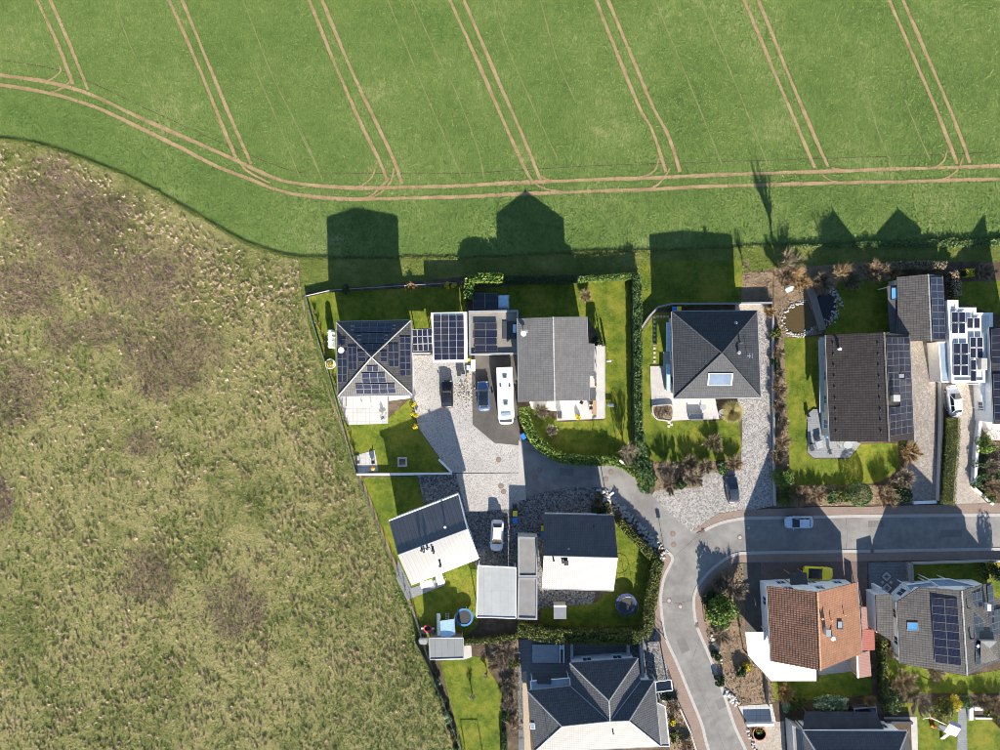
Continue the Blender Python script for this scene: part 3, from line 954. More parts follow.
def twig_bush(name, label, px, py, rpx, h, mat, n=None, cat='shrub', group='bare garden shrubs', width=0.05, ry=None, trunk='bark', z0=0.0, erect=0.5):
    """leafless shrub: forked stems and several hundred fine twigs"""
    p = P(px, py, z0 + h * 0.6); p.z = z0
    r = 1.22 * rpx / S; r2 = 1.22 * (ry or rpx) / S
    root = thing(name, label, cat, tuple(p), group)
    if n is None:
        n = int(min(9500, 1700 * r * r2 + 420))
    ns = max(6, int(7 + 4 * r))
    stems, mb = [], MB()
    for k in range(ns):
        a = 2 * math.pi * (k + random.random() * 0.7) / ns
        q = random.uniform(0.35, 0.85)
        tip = Vector((p.x + math.cos(a) * r * q, p.y + math.sin(a) * r2 * q, z0 + h * (random.uniform(0.75, 1.0) - 0.35 * q * (1 - erect))))
        mid = p.lerp(tip, 0.45) + Vector((0, 0, h * 0.14))
        mid2 = p.lerp(tip, 0.75) + Vector((random.uniform(-.08, .08) * r, random.uniform(-.08, .08) * r, h * 0.08))
        mb.tube(p - Vector((0, 0, 0.04)), mid, 0.028 + 0.006 * h, 0.022, 4, False).tube(mid, mid2, 0.022, 0.015, 4, False).tube(mid2, tip, 0.015, 0.006, 4, False)
        stems.append((p.copy(), mid, mid2, tip))
    mb.build('trunk', trunk, root, uv=False)
    A = np.array([[tuple(q) for q in s_] for s_ in stems])
    k = rng.integers(0, ns, n)
    t = rng.uniform(0.25, 1.0, n) * 2.98
    i = np.floor(t).astype(int); f = (t - i)[:, None]
    st = A[k, i] * (1 - f) + A[k, i + 1] * f
    out = st - np.array([p.x, p.y, z0])
    out[:, 2] *= 0.45
    out /= np.linalg.norm(out, axis=1)[:, None] + 1e-6
    ln = rng.uniform(0.14, 0.46, n)[:, None] * np.minimum(0.5 * (r + r2), 1.1)
    d = out * 0.6 + rng.normal(0, 0.55, (n, 3)) + np.array([0, 0, 0.35])
    tip = st + d * ln
    tip[:, 2] = np.maximum(tip[:, 2], z0 + 0.05)
    side = np.cross(tip - st, rng.normal(size=(n, 3)))
    side /= np.linalg.norm(side, axis=1)[:, None] + 1e-6
    w = width * rng.uniform(0.5, 1.3, n)[:, None]
    v = np.stack([st - side * w / 2, st + side * w / 2, tip], 1).reshape(-1, 3)
    np_obj('crown', v, np.arange(3 * n).reshape(n, 3), mat, rng.random(n), root)
    return root

def hedge(name, label, path_px, w, h, mat, dens=130, leaf=0.12, z0=0.0, ragged=0.12):
    pth = G(sm(path_px) if len(path_px) > 2 else path_px, 0)
    root = thing(name, label, 'hedge', tuple(pth[0]), 'clipped hedges between the gardens')
    L = [0.0]
    for i in range(len(pth) - 1):
        L.append(L[-1] + (pth[i + 1] - pth[i]).length)
    tot = L[-1]
    n = int(min(26000, dens * tot * (w + 1.1 * h) / 2.0))
    s = rng.uniform(0, tot, n)
    xy = np.array([(p.x, p.y) for p in pth]); La = np.array(L)
    cx, cy = np.interp(s, La, xy[:, 0]), np.interp(s, La, xy[:, 1])
    e = 0.05
    tx = np.interp(np.minimum(s + e, tot), La, xy[:, 0]) - np.interp(np.maximum(s - e, 0), La, xy[:, 0])
    ty = np.interp(np.minimum(s + e, tot), La, xy[:, 1]) - np.interp(np.maximum(s - e, 0), La, xy[:, 1])
    tl = np.hypot(tx, ty) + 1e-9
    nx, ny = -ty / tl, tx / tl
    u = rng.uniform(-1, 1, n)
    face = rng.random(n)
    wob = 1 + ragged * 2 * (vnoise(np.stack([s, s * 0], 1), 0.9, 5) - 0.5)
    top = face < 0.55
    lat = np.where(top, u, np.sign(u) * rng.uniform(0.85, 1.05, n)) * w / 2 * wob
    z = np.where(top, h * rng.uniform(0.88, 1.04, n) * (1 + ragged * (vnoise(np.stack([s, u * 2], 1), 0.6, 9) - 0.5) * 2) - 0.12 * h * np.abs(u) ** 4, h * rng.uniform(0.03, 1.0, n))
    pts = np.stack([cx + nx * lat, cy + ny * lat, z0 + z], 1)
    tone = 0.55 * rng.random(n) + 0.45 * vnoise(pts[:, :2] + pts[:, 2:] * 0.7, 0.7, 3)
    v, f, _ = leaves(pts, leaf)
    np_obj('foliage', v, f, mat, tone, root)
    ribbon('branch_core', pth, w * 0.72, z0, 'hedge_core', None, root, z0 + h * 0.82)
    return root

def bare_tree(name, label, px, py, h, rpx, tw='twig_tan', bark='bark_pale', n=1200, limbs=9, cat='tree', group='bare trees', width=0.03, up=0.75):
    """leafless tree: tapered trunk, forked limbs, many twigs"""
    p = P(px, py); r = rpx / S
    root = thing(name, label, cat, tuple(p), group)
    mb = MB()
    segs = []
    def grow(a, d, L, rad, lev):
        b = a + d * L
        mb.tube(a, b, rad, rad * 0.62, 6 if lev == 0 else 4, False)
        segs.append((a, b, lev))
        if lev >= 3:
            return
        for k in range(3 if lev else limbs):
            ang = random.uniform(0, 6.28)
            t = random.uniform(0.45, 1.0)
            o = Vector((math.cos(ang), math.sin(ang), random.uniform(0.25, up) + 0.15))
            nd = (d * 0.55 + o * 0.75).normalized()
            grow(a.lerp(b, t), nd, (L * 0.62 if lev else max(r * 0.75, h * 0.28)) * random.uniform(0.7, 1.1), rad * 0.5, lev + 1)
    grow(p - Vector((0, 0, 0.1)), Vector((random.uniform(-.04, .04), random.uniform(-.04, .04), 1)).normalized(), h * 0.5, 0.055 + 0.018 * h, 0)
    mb.build('trunk', bark, root, uv=False)
    sg = [(a, b) for a, b, l in segs if l >= 1]
    A = np.array([tuple(a) for a, b in sg]); B = np.array([tuple(b) for a, b in sg])
    k = rng.integers(0, len(sg), n)
    t = rng.uniform(0.2, 1, n)[:, None]
    st = A[k] * (1 - t) + B[k] * t
    d = (B - A)[k]; d /= np.linalg.norm(d, axis=1)[:, None]
    tip = st + (d * 0.7 + rng.normal(0, 0.5, (n, 3)) + np.array([0, 0, 0.25])) * rng.uniform(0.2, 0.6, n)[:, None]
    side = np.cross(tip - st, rng.normal(size=(n, 3))); side /= np.linalg.norm(side, axis=1)[:, None] + 1e-6
    w = width * rng.uniform(0.5, 1.2, n)[:, None]
    v = np.stack([st - side * w / 2, st + side * w / 2, tip], 1).reshape(-1, 3)
    np_obj('crown', v, np.arange(3 * n).reshape(n, 3), tw, rng.random(n), root)
    return root

# ================================================================== SETTING
BIG = 2500.0
mb = MB().face([(-BIG, -BIG, -0.5), (BIG, -BIG, -0.5), (BIG, BIG, -0.5), (-BIG, BIG, -0.5)])
kind(mb.build('ground', 'far_land'), 'structure')

FZ = -0.13        # the ploughed field lies a spade's depth below the meadow and the gardens
edge = [(-400, 118), (-150, 122), (-60, 130), (0, 139), (35, 144), (70, 154), (110, 169), (150, 188), (185, 208), (215, 226), (245, 242), (275, 253), (300, 258)]
edge_n = [(300, 258), (340, 258), (400, 257.5), (470, 257), (540, 254), (600, 251.5), (660, 250), (720, 247.5), (780, 245), (840, 243.5), (900, 241), (1000, 238), (1200, 233), (1500, 226)]
edge_s, edge_ns = sm(edge), sm(edge_n)
field_px = [(-500, -700), (1600, -700), (1600, 300), (-500, 300)]
sheet('crop_field', field_px, FZ, 'crop_soil')
mead_px = edge_s + [(298, 270), (302, 300), (331, 400), (381, 530), (441, 700), (457, 750), (490, 850), (490, 1100), (-400, 1100)]
sheet('meadow', mead_px, 0.0, 'meadow_ground', 0.5)
sett_px = edge_ns + [(1500, 1100), (490, 1100), (490, 850), (457, 750), (441, 700), (381, 530), (331, 400), (302, 300), (298, 270)]
sheet('garden_soil', sett_px, -0.003, 'bed_soil', 0.49)
verge_px = [(300, 259)] + [(a, b + 1.2) for a, b in edge_ns[1:]] + [(1500, 262), (1000, 262), (880, 262), (775, 268), (740, 275), (655, 306), (641, 327), (641, 470), (631, 468), (634, 274), (470, 276), (308, 292), (301, 296)]
sheet('rough_verge', verge_px, 0.004, 'verge_ground')
strip_px = [(302, 298), (307, 296), (331, 380), (357, 474), (386, 545), (412, 604), (444, 700), (463, 750), (500, 850), (488, 850), (455, 750), (438, 700), (377, 530), (327, 400)]
sheet('grass_strip', strip_px, 0.010, 'verge_ground')

# --- tractor tracks in the field
tr = {
 'hu': [(-60, 66), (0, 75), (51, 83), (92, 95), (136, 116), (170, 131), (204, 146), (238, 161.5), (272, 177), (296, 183), (330, 186.6), (375, 188), (450, 186), (510, 183), (600, 179.5), (672, 177), (744, 174), (840, 171), (928, 168), (1000, 166), (1100, 163)],
 'hl': [(-60, 77), (0, 85), (51, 93.5), (95, 107), (136, 126), (177, 146), (218, 167), (252, 180), (272, 188), (299, 195), (336, 198.6), (375, 199), (450, 197), (525, 194), (600, 191), (660, 189), (720, 186), (840, 183), (928, 181), (1000, 179), (1100, 176)],
 'a1': [(20, -40), (37, 0), (58, 45), (73, 84)], 'b1': [(33, -40), (50, 0), (70, 45), (88, 90)],
 'a2': [(151, -40), (169, 0), (200, 70), (222, 125), (236, 158)], 'b2': [(164, -40), (182, 0), (215, 80), (236, 130), (251, 164)],
 'a3': [(292, -40), (309, 0), (330, 52), (357, 115), (379, 160), (387, 181)], 'b3': [(305, -40), (322, 0), (350, 67), (375, 120), (392, 156), (402, 184)],
 'a4': [(433, -40), (450, 0), (480, 67), (505, 125), (524, 166), (532, 182)], 'b4': [(446, -40), (464, 0), (495, 73), (520, 130), (541, 180)],
 'a5': [(580, -40), (596, 0), (636, 100), (652, 130), (666, 172)], 'b5': [(592, -40), (608, 0), (650, 100), (668, 135), (680, 172)],
 'a6': [(727, -40), (744, 0), (786, 100), (815, 168)], 'b6': [(741, -40), (758, 0), (799, 100), (828, 167)],
 'a7': [(873, -40), (889, 0), (930, 95), (946, 135), (957, 164)], 'b7': [(886, -40), (903, 0), (945, 98), (960, 135), (970, 163)],
 'c7': [(1030, -40), (1046, 0), (1090, 100), (1118, 160)],
}
arcs = [[(376, 166), (372, 177), (362, 185), (350, 188)], [(389, 178), (380, 188), (370, 196), (358, 199)], [(394, 168), (390, 183), (377, 195), (362, 199)],
        [(526, 172), (536, 184), (546, 189), (560, 191)], [(541, 176), (549, 180), (562, 181)], [(659, 158), (655, 170), (645, 176), (634, 178)],
        [(670, 168), (664, 178), (654, 187), (640, 190)], [(947, 150), (944, 160), (936, 167), (926, 169)], [(963, 158), (957, 170), (946, 178), (934, 181)],
        [(60, 66), (60, 72), (50, 80), (40, 82)], [(72, 74), (68, 84), (56, 91), (44, 93)], [(818, 170), (826, 178), (836, 182), (850, 183)], [(832, 168), (842, 170), (852, 171)],
        [(238, 158), (244, 168), (256, 176), (270, 183)]]
thin = [[(225, -40), (243, 0), (270, 70), (298, 128), (323, 181)], [(375, -40), (388, 0), (420, 80), (446, 140), (463, 180)], [(487, -30), (502, 32), (530, 100), (558, 160)],
        [(640, -40), (655, 0), (700, 110), (722, 165)], [(700, 0), (742, 100), (768, 166)], [(866, 90), (878, 132), (891, 163)], [(905, 100), (920, 138), (930, 160)],
        [(115, 0), (128, 40), (150, 85), (168, 122)], [(10, 25), (20, 50), (29, 73)], [(300, 128), (312, 155), (323, 181)], [(540, 0), (558, 62), (575, 100)],
        [(255, 70), (275, 115), (300, 178)], [(412, 0), (440, 62), (455, 90), (478, 150), (484, 180)]]
track_w = []
track_edges = []
def track(px, w, zz, mat='track_soil', name='tractor_track'):
    raw = [Vector((p.x, p.y)) for p in (P(a, b, FZ) for a, b in sm(px, 8))]
    pth = [raw[0]]                              # resample to short steps so the rut can wander and break
    for a, b in zip(raw, raw[1:]):
        n = max(1, int((b - a).length / 0.45))
        pth += [a.lerp(b, (k + 1) / n) for k in range(n)]
    L, R = ribbon_pts(pth, 1.0)
    n = len(L)
    ph = random.uniform(0, 50)
    vs = []
    for side, E in ((0, R), (1, L)):
        for i, (q, c) in enumerate(zip(E, pth)):
            ww = w * (0.92 + 0.22 * math.sin(i * 0.21 + ph) * math.sin(i * 0.057 + ph * 2 + side)) + random.gauss(0, 0.035)
            e_ = c + (q - c) * max(0.05, ww)
            vs.append((e_.x, e_.y, zz))
            if w > 0.3:
                track_edges.append((e_.x, e_.y))
    o = MB().add(vs, [(i, i + 1, n + i + 1, n + i) for i in range(n - 1)]).build(name, mat)
    kind(o, 'structure')
    track_w.append((pth, w))
zz = FZ + 0.006
track([(-40, 55), (40, 66), (85, 80), (160, 115), (227, 145), (290, 170), (340, 173), (450, 173.5), (520, 170), (600, 165.5), (720, 162), (840, 158), (930, 155), (1050, 150)], 0.12, zz, 'bed_soil', 'spray_furrow'); zz += 0.0012
for k, q in tr.items():
    track(q, 0.50 if k[0] != 'h' else 0.54, zz); zz += 0.0012
for q in arcs:
    track(q, 0.26, zz); zz += 0.0012
for q in thin:
    track(q, 0.17, zz, 'faint_soil'); zz += 0.0012

# --- roads
N_edge = [(1500, 508), (1000, 515.5), (900, 516), (860, 516.5), (800, 517.5), (760, 518.5), (741, 519), (724, 522.5), (713, 526.5), (704, 531)]
road_px = [(1500, 508), (1000, 515.5), (860, 516.5), (760, 518.5), (741, 519)] + sm([(741, 519), (724, 522.5), (713, 526.5), (704, 531)])[1:] + [(697, 533), (691, 532)] + \
    [(664, 508), (640, 482), (628, 473)] + sm([(615, 464), (594, 464), (566, 463), (540, 450), (522, 436)]) + [(519.5, 434), (519.5, 499)] + \
    [(548, 491.5), (570, 487.5), (598, 487.5), (609, 496), (620, 504), (640, 524), (658, 542), (664, 548)] + \
    sm([(665, 549.6), (671, 555), (673, 559), (671, 564), (665, 576), (662, 589), (661, 600), (662.4, 617), (664.5, 632), (669, 645), (677, 662), (690, 694), (702, 724), (709, 750), (732, 810), (770, 900)]) + [(810, 900)] + \
    sm([(805, 890), (765, 800), (745, 750), (734, 726), (725, 699), (715, 672), (705.6, 648), (697, 628), (694, 614), (693, 600), (696, 589), (702, 579), (710, 570), (721, 561), (732, 555), (741.5, 552.5)]) + \
    [(800, 551.5), (870, 550.5), (1000, 548.5), (1500, 541)]
sheet('road', road_px, 0.010, 'asphalt')
def seam(name, px, w=0.05):
    ribbon(name, G(px), w, 0.015, 'asphalt_dark')
seam('road_seam', [(672, 559), (698, 535), (704, 531)])
seam('road_seam', [(521, 447), (545, 455)])
seam('road_seam', [(693, 600), (680, 603), (661, 602)], 0.04)
seam('road_seam', [(846, 517), (847, 535), (846, 551)], 0.04)
seam('road_seam', [(700, 636), (690, 668), (712, 716), (724, 748)], 0.03)
for q in ([(676, 640), (684, 637), (690, 650), (682, 654)], [(715, 700), (723, 697), (727, 706), (719, 710)], [(868, 521), (884, 520.6), (884, 527), (868, 527.5)], [(560, 468), (574, 469), (573, 476), (559, 475)], [(940, 530), (962, 529.5), (962, 537), (940, 537.5)]):
    sheet('road_patch', q, 0.0135, 'asphalt_patch')

def pavement(inner, outer):
    sheet('sidewalk', inner + outer[::-1], 0.034, 'sidewalk', 0.034)
    ribbon('kerb', G(inner), 0.42, 0.0, 'kerb', 'structure', None, 0.05)
i1 = [(1500, 508), (1000, 515), (860, 516), (760, 518), (741, 518.5)] + sm([(741, 518.5), (724, 522), (713, 526), (704, 530.5)])[1:]
o1 = [(1500, 494), (1000, 503), (870, 506.5), (816, 507), (769, 509), (741, 510), (717, 514), (700, 526), (692, 531)]
pavement(i1, o1)
i2 = sm([(665.5, 550), (671, 555), (672.6, 559), (670.6, 564), (664.6, 576), (661.6, 589), (660.6, 600), (662, 617), (664, 632), (668.6, 645), (676.6, 662), (689.6, 694), (701.6, 724), (708.6, 750), (731, 810), (769, 900)])
o2 = sm([(663, 551), (661, 560), (658, 566), (653, 583), (652, 600), (654, 617), (656, 630), (660, 651), (669, 670), (677, 697), (690, 729), (697, 750), (718, 810), (756, 900)])
pavement(i2, o2)
i3 = [(1500, 541.5), (1000, 549), (870, 551), (800, 552), (742, 553)] + sm([(742, 553), (732, 555.5), (721.5, 561.5), (710.5, 570.5), (702.5, 579.5), (696.5, 589), (693.5, 600), (694.5, 614), (697.5, 628), (706, 648), (715.5, 672), (725.5, 699), (734.5, 726), (745.5, 750), (766, 800), (806, 890)])[1:]
o3 = [(1500, 552), (1000, 559.5), (868, 561), (743, 562.5)] + sm([(737, 562.5), (727, 566.5), (717, 575), (709, 584), (703, 593), (702, 608), (706, 628), (715, 654), (726, 683), (736, 704), (750, 735), (758, 752), (779, 800), (819, 885)])
pavement(i3, o3)
def ring(name, px, py, mat='iron', r=0.33, label='round cast iron manhole cover set in the road'):
    p = P(px, py)
    o = thing('manhole_cover', label, 'manhole cover', (p.x, p.y, 0.016), 'manhole covers in the roads')
    z = 0.016
    MB().lathe((p.x, p.y, z), [(r * 1.2, 0), (r * 1.2, 0.006), (r * 1.0, 0.008)], 20).build('frame', 'iron', o)
    MB().lathe((p.x, p.y, z + 0.007), [(r * 0.72, 0), (r * 0.72, 0.006), (r * 0.6, 0.009)], 20).build('lid', 'concrete' if mat != 'iron' else 'lid_brown', o)
for q in ((498.5, 459.5), (501, 486), (503.5, 491.5)):
    ring('m', *q, label='round brown manhole cover in the granite cobbled courtyard')
for q in ((535, 477), (539.5, 470), (611, 472), (606, 479)):
    ring('m', *q, label='round brown manhole cover in the narrow asphalt lane')
for q in ((672.8, 533.8), (673.6, 544.6)):
    ring('m', *q, label='round reddish manhole cover at the mouth of the lane')
for q in ((669, 600.5), (680.3, 606.6)):
    ring('m', *q, 'concrete', label='round manhole cover with pale ring in the curving road')
for q in ((740, 537.5), (748.7, 528)):
    ring('m', *q, 'concrete', label='round manhole cover with pale ring in the straight road')
for q, lb in (((703, 531.6), 'square iron drain grate at the kerb by the lane mouth'), ((697, 626), 'square iron drain grate at the curving road kerb'), ((872, 551), 'square iron drain grate at the kerb by the diamond driveway')):
    p = P(*q)
    g = thing('drain_grate', lb, 'drain', (p.x, p.y, 0.02), 'drain grates')
    mb = MB()
    for k in range(5):
        mb.box((p.x - 0.2 + 0.1 * k, p.y, 0.145), (0.05, 0.45, 0.03))
    mb.box((p.x, p.y - 0.22, 0.14), (0.5, 0.05, 0.035)).box((p.x, p.y + 0.22, 0.14), (0.5, 0.05, 0.035))
    mb.build('grate', 'iron', g)

# --- lawns
LAWNS = {}
def lawn(key, px, z=0.012):
    LAWNS[key] = px
    sheet('lawn', px, z, 'lawn_ground')
lawn('A', [(308, 297), (332, 292), (466, 285.5), (466, 330), (345, 335), (347, 424), (382, 424), (411, 398), (418, 428), (440, 459), (452, 472), (376, 473), (357, 470), (335, 395)])
lawn('G', [(362, 478), (417, 476), (424, 503), (458, 497), (478, 560), (478, 625), (465, 637), (425, 637), (412, 602), (398, 565), (386, 540)])
lawn('C', [(470, 290), (578, 278), (631, 278), (631, 456), (610, 459), (580, 458), (556, 450), (538, 436), (527, 410), (530, 405), (560, 422), (604, 420), (604, 345), (588, 318), (520, 318), (520, 312), (500, 310)])
lawn('D', [(641, 262), (742, 260), (742, 303), (655, 309), (641, 328)])
lawn('D2', [(640, 335), (655, 313), (671, 312), (671, 366), (651, 366), (651, 405), (660, 421), (718, 421), (738, 416), (742, 450), (736, 458), (700, 463), (660, 463), (641, 458)])
lawn('E', [(838, 282), (893, 276), (893, 334), (824, 334), (834, 315)])
lawn('E2', [(784, 338), (827, 336), (830, 410), (807, 414), (807, 453), (814, 459), (848, 459), (861, 444), (897, 443), (900, 468), (880, 482), (840, 487), (790, 486), (787, 440)])
lawn('F', [(957, 282), (1100, 276), (1100, 320), (993, 314), (976, 308), (958, 301), (952, 300)])
lawn('H', [(612, 515), (655, 562), (643, 625), (560, 628), (540, 622), (542, 605), (595, 603), (612, 588)])
lawn('K', [(770, 682), (818, 681), (824, 670), (872, 672), (872, 694), (830, 700), (775, 700)])
lawn('L', [(913, 564), (975, 563), (1080, 562), (1080, 610), (995, 600), (990, 592), (906, 592), (906, 575)])
lawn('L2', [(884, 648), (900, 664), (966, 676), (1080, 655), (1080, 690), (990, 693), (884, 694)])
lawn('R', [(882, 704), (905, 702), (960, 712), (1080, 716), (1080, 850), (920, 850), (914, 712), (884, 712)])
lawn('J', [(440, 662), (470, 656), (488, 658), (490, 672), (502, 690), (502, 830), (490, 830), (463, 752)])

# --- paving
sheet('driveway', [(413, 355), (472, 355), (473, 424), (495, 442.5), (519, 445), (519, 472.5), (452.5, 472.5), (441, 459.5), (418.5, 428), (412, 398)], 0.016, 'cobble_light')
sheet('driveway', [(471.5, 352), (520, 352), (520, 445.5), (494.5, 443), (472.5, 424.5)], 0.020, 'asphalt_dark')
sheet('driveway', [(417, 473.5), (520.5, 473), (520, 536), (517, 572), (477, 572), (458, 497), (424, 504)], 0.017, 'cobble_grey')
sheet('driveway', [(456, 473.5), (519.5, 473), (519, 508), (466, 512)], 0.021, 'cobble_light')
sheet('concrete_strip', [(518.5, 440), (523, 443), (526, 500), (519, 500.5)], 0.024, 'concrete')
sheet('driveway', [(520.5, 498.6), (548, 491), (570, 487), (598, 487), (590, 516), (546, 516), (541, 588), (596, 592), (592, 604), (541, 608), (520, 626), (517, 540)], 0.019, 'cobble_grey')
sheet('terrace', [(337, 396), (388, 396), (388, 423.5), (347.5, 425)], 0.05, 'slab_pale', 0.05)
sheet('terrace', [(355.5, 455.5), (374.5, 450), (378.5, 471), (358.5, 473)], 0.04, 'slab_pale', 0.04)
sheet('terrace', [(389, 396), (412, 394), (413, 398), (389, 401)], 0.045, 'slab_white', 0.045)
sheet('terrace', [(529, 400), (590, 400), (590, 345), (602, 345), (604, 418.5), (557, 420.5), (557, 411), (531, 409)], 0.12, 'slab_white', 0.12)
sheet('terrace', [(650, 366), (663, 366), (663, 352), (673, 352), (673, 396), (715, 396), (719, 419), (673, 420.5), (657, 420), (651.5, 414)], 0.10, 'slab_white', 0.10)
sheet('driveway', [(757, 311), (770.5, 310), (772.5, 506), (741, 512), (720, 516), (704, 527), (694, 534), (690, 531.5), (664, 508.2), (652, 495), (655, 490.5), (700, 487.5), (699, 474), (721, 472), (741, 470), (742.5, 420), (737, 398), (757, 396)], 0.018, 'cobble_granite')
sheet('garden_path', [(735, 304), (768, 303), (768, 312), (735, 311)], 0.02, 'cobble_pink')
sheet('driveway', [(908, 338), (936, 338), (936, 501), (914, 505), (905, 470), (914, 441)], 0.018, 'cobble_brown')
sheet('driveway', [(939, 380), (992, 380), (991, 416), (976.5, 420), (970.5, 486), (992, 508), (949, 508), (952, 420), (946, 411), (941, 395)], 0.019, 'cobble_pink')
sheet('terrace', [(976, 420), (1040, 418), (1040, 440), (990, 440)], 0.03, 'slab_white', 0.03)
sheet('terrace', [(807, 414), (813, 409), (832, 410), (832, 440), (861, 443), (849, 457.5), (814, 457.5), (807.5, 452)], 0.15, 'slab_grey', 0.15)
sheet('driveway', [(743, 563), (760, 562.5), (763, 633), (746, 634)], 0.016, 'asphalt_dark')
sheet('forecourt', [(760.5, 562), (867, 561.5), (867, 606), (858, 640), (850, 640), (850, 600), (761, 600)], 0.014, 'paver_red')
sheet('driveway', [(868.5, 562.5), (905.5, 562), (906, 604), (896, 604), (869, 604)], 0.020, 'paver_grey')
sheet('forecourt', [(905.5, 561.5), (912.5, 561.5), (911, 592), (906, 592)], 0.022, 'cobble_brown')
sheet('terrace', [(818, 670), (866, 652), (868, 668), (848, 672), (819, 675)], 0.03, 'slab_grey', 0.03)
sheet('driveway', [(628, 634), (656, 630), (668, 670), (671, 699), (637, 699), (625, 664)], 0.018, 'cobble_grey')
sheet('courtyard', [(519, 640), (638, 636), (638, 664), (570, 668), (571, 690), (528, 692), (524, 760), (519, 760), (518, 690)], 0.016, 'paver_grey')
sheet('boardwalk', [(522, 672), (526.5, 671), (531, 750), (534, 800), (526, 800)], 0.03, 'wood_pale', 0.03)
sheet('forecourt', [(738, 706), (772, 704), (776, 722), (747, 722)], 0.018, 'slab_pale')
sheet('garden_path', [(774, 722), (784, 721), (786, 770), (762, 770), (752, 740), (757, 726)], 0.020, 'cobble_pink')
sheet('terrace', [(884, 717), (917, 717), (919, 790), (913, 790), (911, 724), (884, 723)], 0.03, 'slab_white', 0.03)
sheet('garden_path', [(958, 700), (966, 708), (968, 770), (957, 770)], 0.02, 'slab_grey')
# soil beds
sheet('flower_bed', [(702, 590), (712, 577), (728, 565), (743, 563), (746, 640), (752, 660), (772, 682), (775, 702), (739, 706), (712, 655), (704, 625)], 0.014, 'tan_soil')
sheet('flower_bed', [(742.5, 272), (772.5, 272), (772, 303), (741, 303)], 0.016, 'tan_soil')
sheet('flower_bed', [(646, 462), (700, 464), (736, 459), (742, 470), (720, 472), (699, 474), (699.5, 487), (656, 493)], 0.0145, 'tan_soil')
sheet('flower_bed', [(774, 338), (784, 338), (790, 486), (905, 485), (914, 503), (816, 506), (776, 507)], 0.013, 'tan_soil')
sheet('flower_bed', [(774, 268), (880, 262), (893, 276), (838, 282), (822, 334), (784, 338), (774, 338)], 0.015, 'tan_soil')
sheet('flower_bed', [(486, 642), (519, 640), (518, 672), (492, 670), (488, 658)], 0.015, 'tan_soil')
sheet('flower_bed', [(502, 672), (522, 672), (524, 740), (503, 740)], 0.014, 'bed_soil')
sheet('flower_bed', [(660, 690), (676, 700), (690, 731), (700, 760), (672, 760), (664, 720)], 0.013, 'tan_soil')
sheet('flower_bed', [(598, 489), (610, 497), (662, 549), (656, 562), (612, 516), (590, 516)], 0.015, 'bed_soil')
sheet('flower_bed', [(974, 425), (1040, 440), (1040, 505), (994, 504), (971, 486)], 0.012, 'bed_soil')
ribbon('meadow_path', G(sm([(302, 300), (310, 335), (331, 400), (356, 465), (381, 530), (412, 610), (441, 700), (453, 750), (480, 830)])), 0.34, 0.014, 'track_soil')
# diamonds laid in the pale driveway by the solar house
for cx, cy in ((886.5, 576.5), (886.8, 588)):
    for rr, z_, m_ in ((6.6, 0.025, 'asphalt_dark'), (5.2, 0.029, 'slab_pale'), (2.8, 0.033, 'paver_grey')):
        sheet('paving_diamond', [(cx - rr, cy), (cx, cy - rr), (cx + rr, cy), (cx, cy + rr)], z_, m_)
for dx in (-4.2, 4.2):
    sheet('paving_diamond', [(886.6 + dx - 1.9, 582.3), (886.6 + dx, 580.4), (886.6 + dx + 1.9, 582.3), (886.6 + dx, 584.2)], 0.037, 'slab_pale')

# ================================================================== HOUSES
# A: pyramid roof, solar on every side
e, a = 6.2, 8.7
nw, ne, se, sw, ap = (336.5, 322.3, e), (410.4, 320.6, e), (412.4, 394.5, e), (338.4, 395.8, e), (371.5, 357.3, a)
A, roofA, plA = house('hip_roof_house', 'two storey house with square dark hip roof carrying solar panels on all four slopes', {'n': [nw, ne, ap], 'e': [ne, se, ap], 's': [se, sw, ap], 'w': [sw, nw, ap]},
    [nw, ne, se, sw], 'wall_white', 'tile_slate_warm', 0.55, ridges=[(nw, ap), (ne, ap), (se, ap), (sw, ap)], ridge_mat='ridge_pale', ridge_r=0.09,
    gutters=[(nw, ne), (ne, se), (se, sw), (sw, nw)])
solar(roofA, plA['n'], (354.3, 323.2), (393, 322.8), (354.3, 332.3), 5, 2)
solar(roofA, plA['n'], (361.8, 333.4), (385, 333.1), (361.8, 343), 3, 2)
solar(roofA, plA['n'], (366.3, 344), (379.5, 343.8), (366.3, 350), 2, 1)
solar(roofA, plA['s'], (355, 384.2), (395, 383.4), (355.2, 394), 5, 2)
solar(roofA, plA['s'], (361.5, 373), (385.2, 372.6), (361.6, 382.8), 3, 2)
solar(roofA, plA['s'], (366.6, 366), (378, 365.8), (366.7, 371.8), 2, 1)
solar(roofA, plA['w'], (337.2, 351), (337.9, 382.2), (346.8, 351), 4, 2)
solar(roofA, plA['w'], (338, 339), (338, 345), (346, 338.8), 1, 2)
solar(roofA, plA['w'], (348, 347), (348.4, 370), (357, 347), 3, 2)
solar(roofA, plA['w'], (358, 352), (358.2, 362), (365.6, 352), 2, 1)
solar(roofA, plA['e'], (399.4, 337), (400.2, 376), (410.3, 337), 6, 2)
solar(roofA, plA['e'], (388, 344.5), (388.6, 367), (398.4, 344.5), 3, 2)
solar(roofA, plA['e'], (380, 351.5), (380.2, 362), (386.8, 351.5), 2, 1)
p = hit(342, 350.5, plA['w'], 0.1)
MB().lathe((p.x, p.y, p.z + 0.45), [(0.05, -0.5), (0.05, 0), (0.4, 0.05), (0.42, 0.1), (0.3, 0.07)], 14).build('satellite_dish', 'trim_white', roofA)
for q in ((352.6, 326.2), (352.6, 330), (394, 325.4), (394, 329), (359.4, 335.6), (359.4, 339.8), (386, 335.2), (386, 339.2)):
    pp = hit(*q, plA['n'], 0.03)
    MB().box(tuple(pp), (0.42, 0.14, 0.07)).build('snow_hook', 'ridge_pale', roofA)

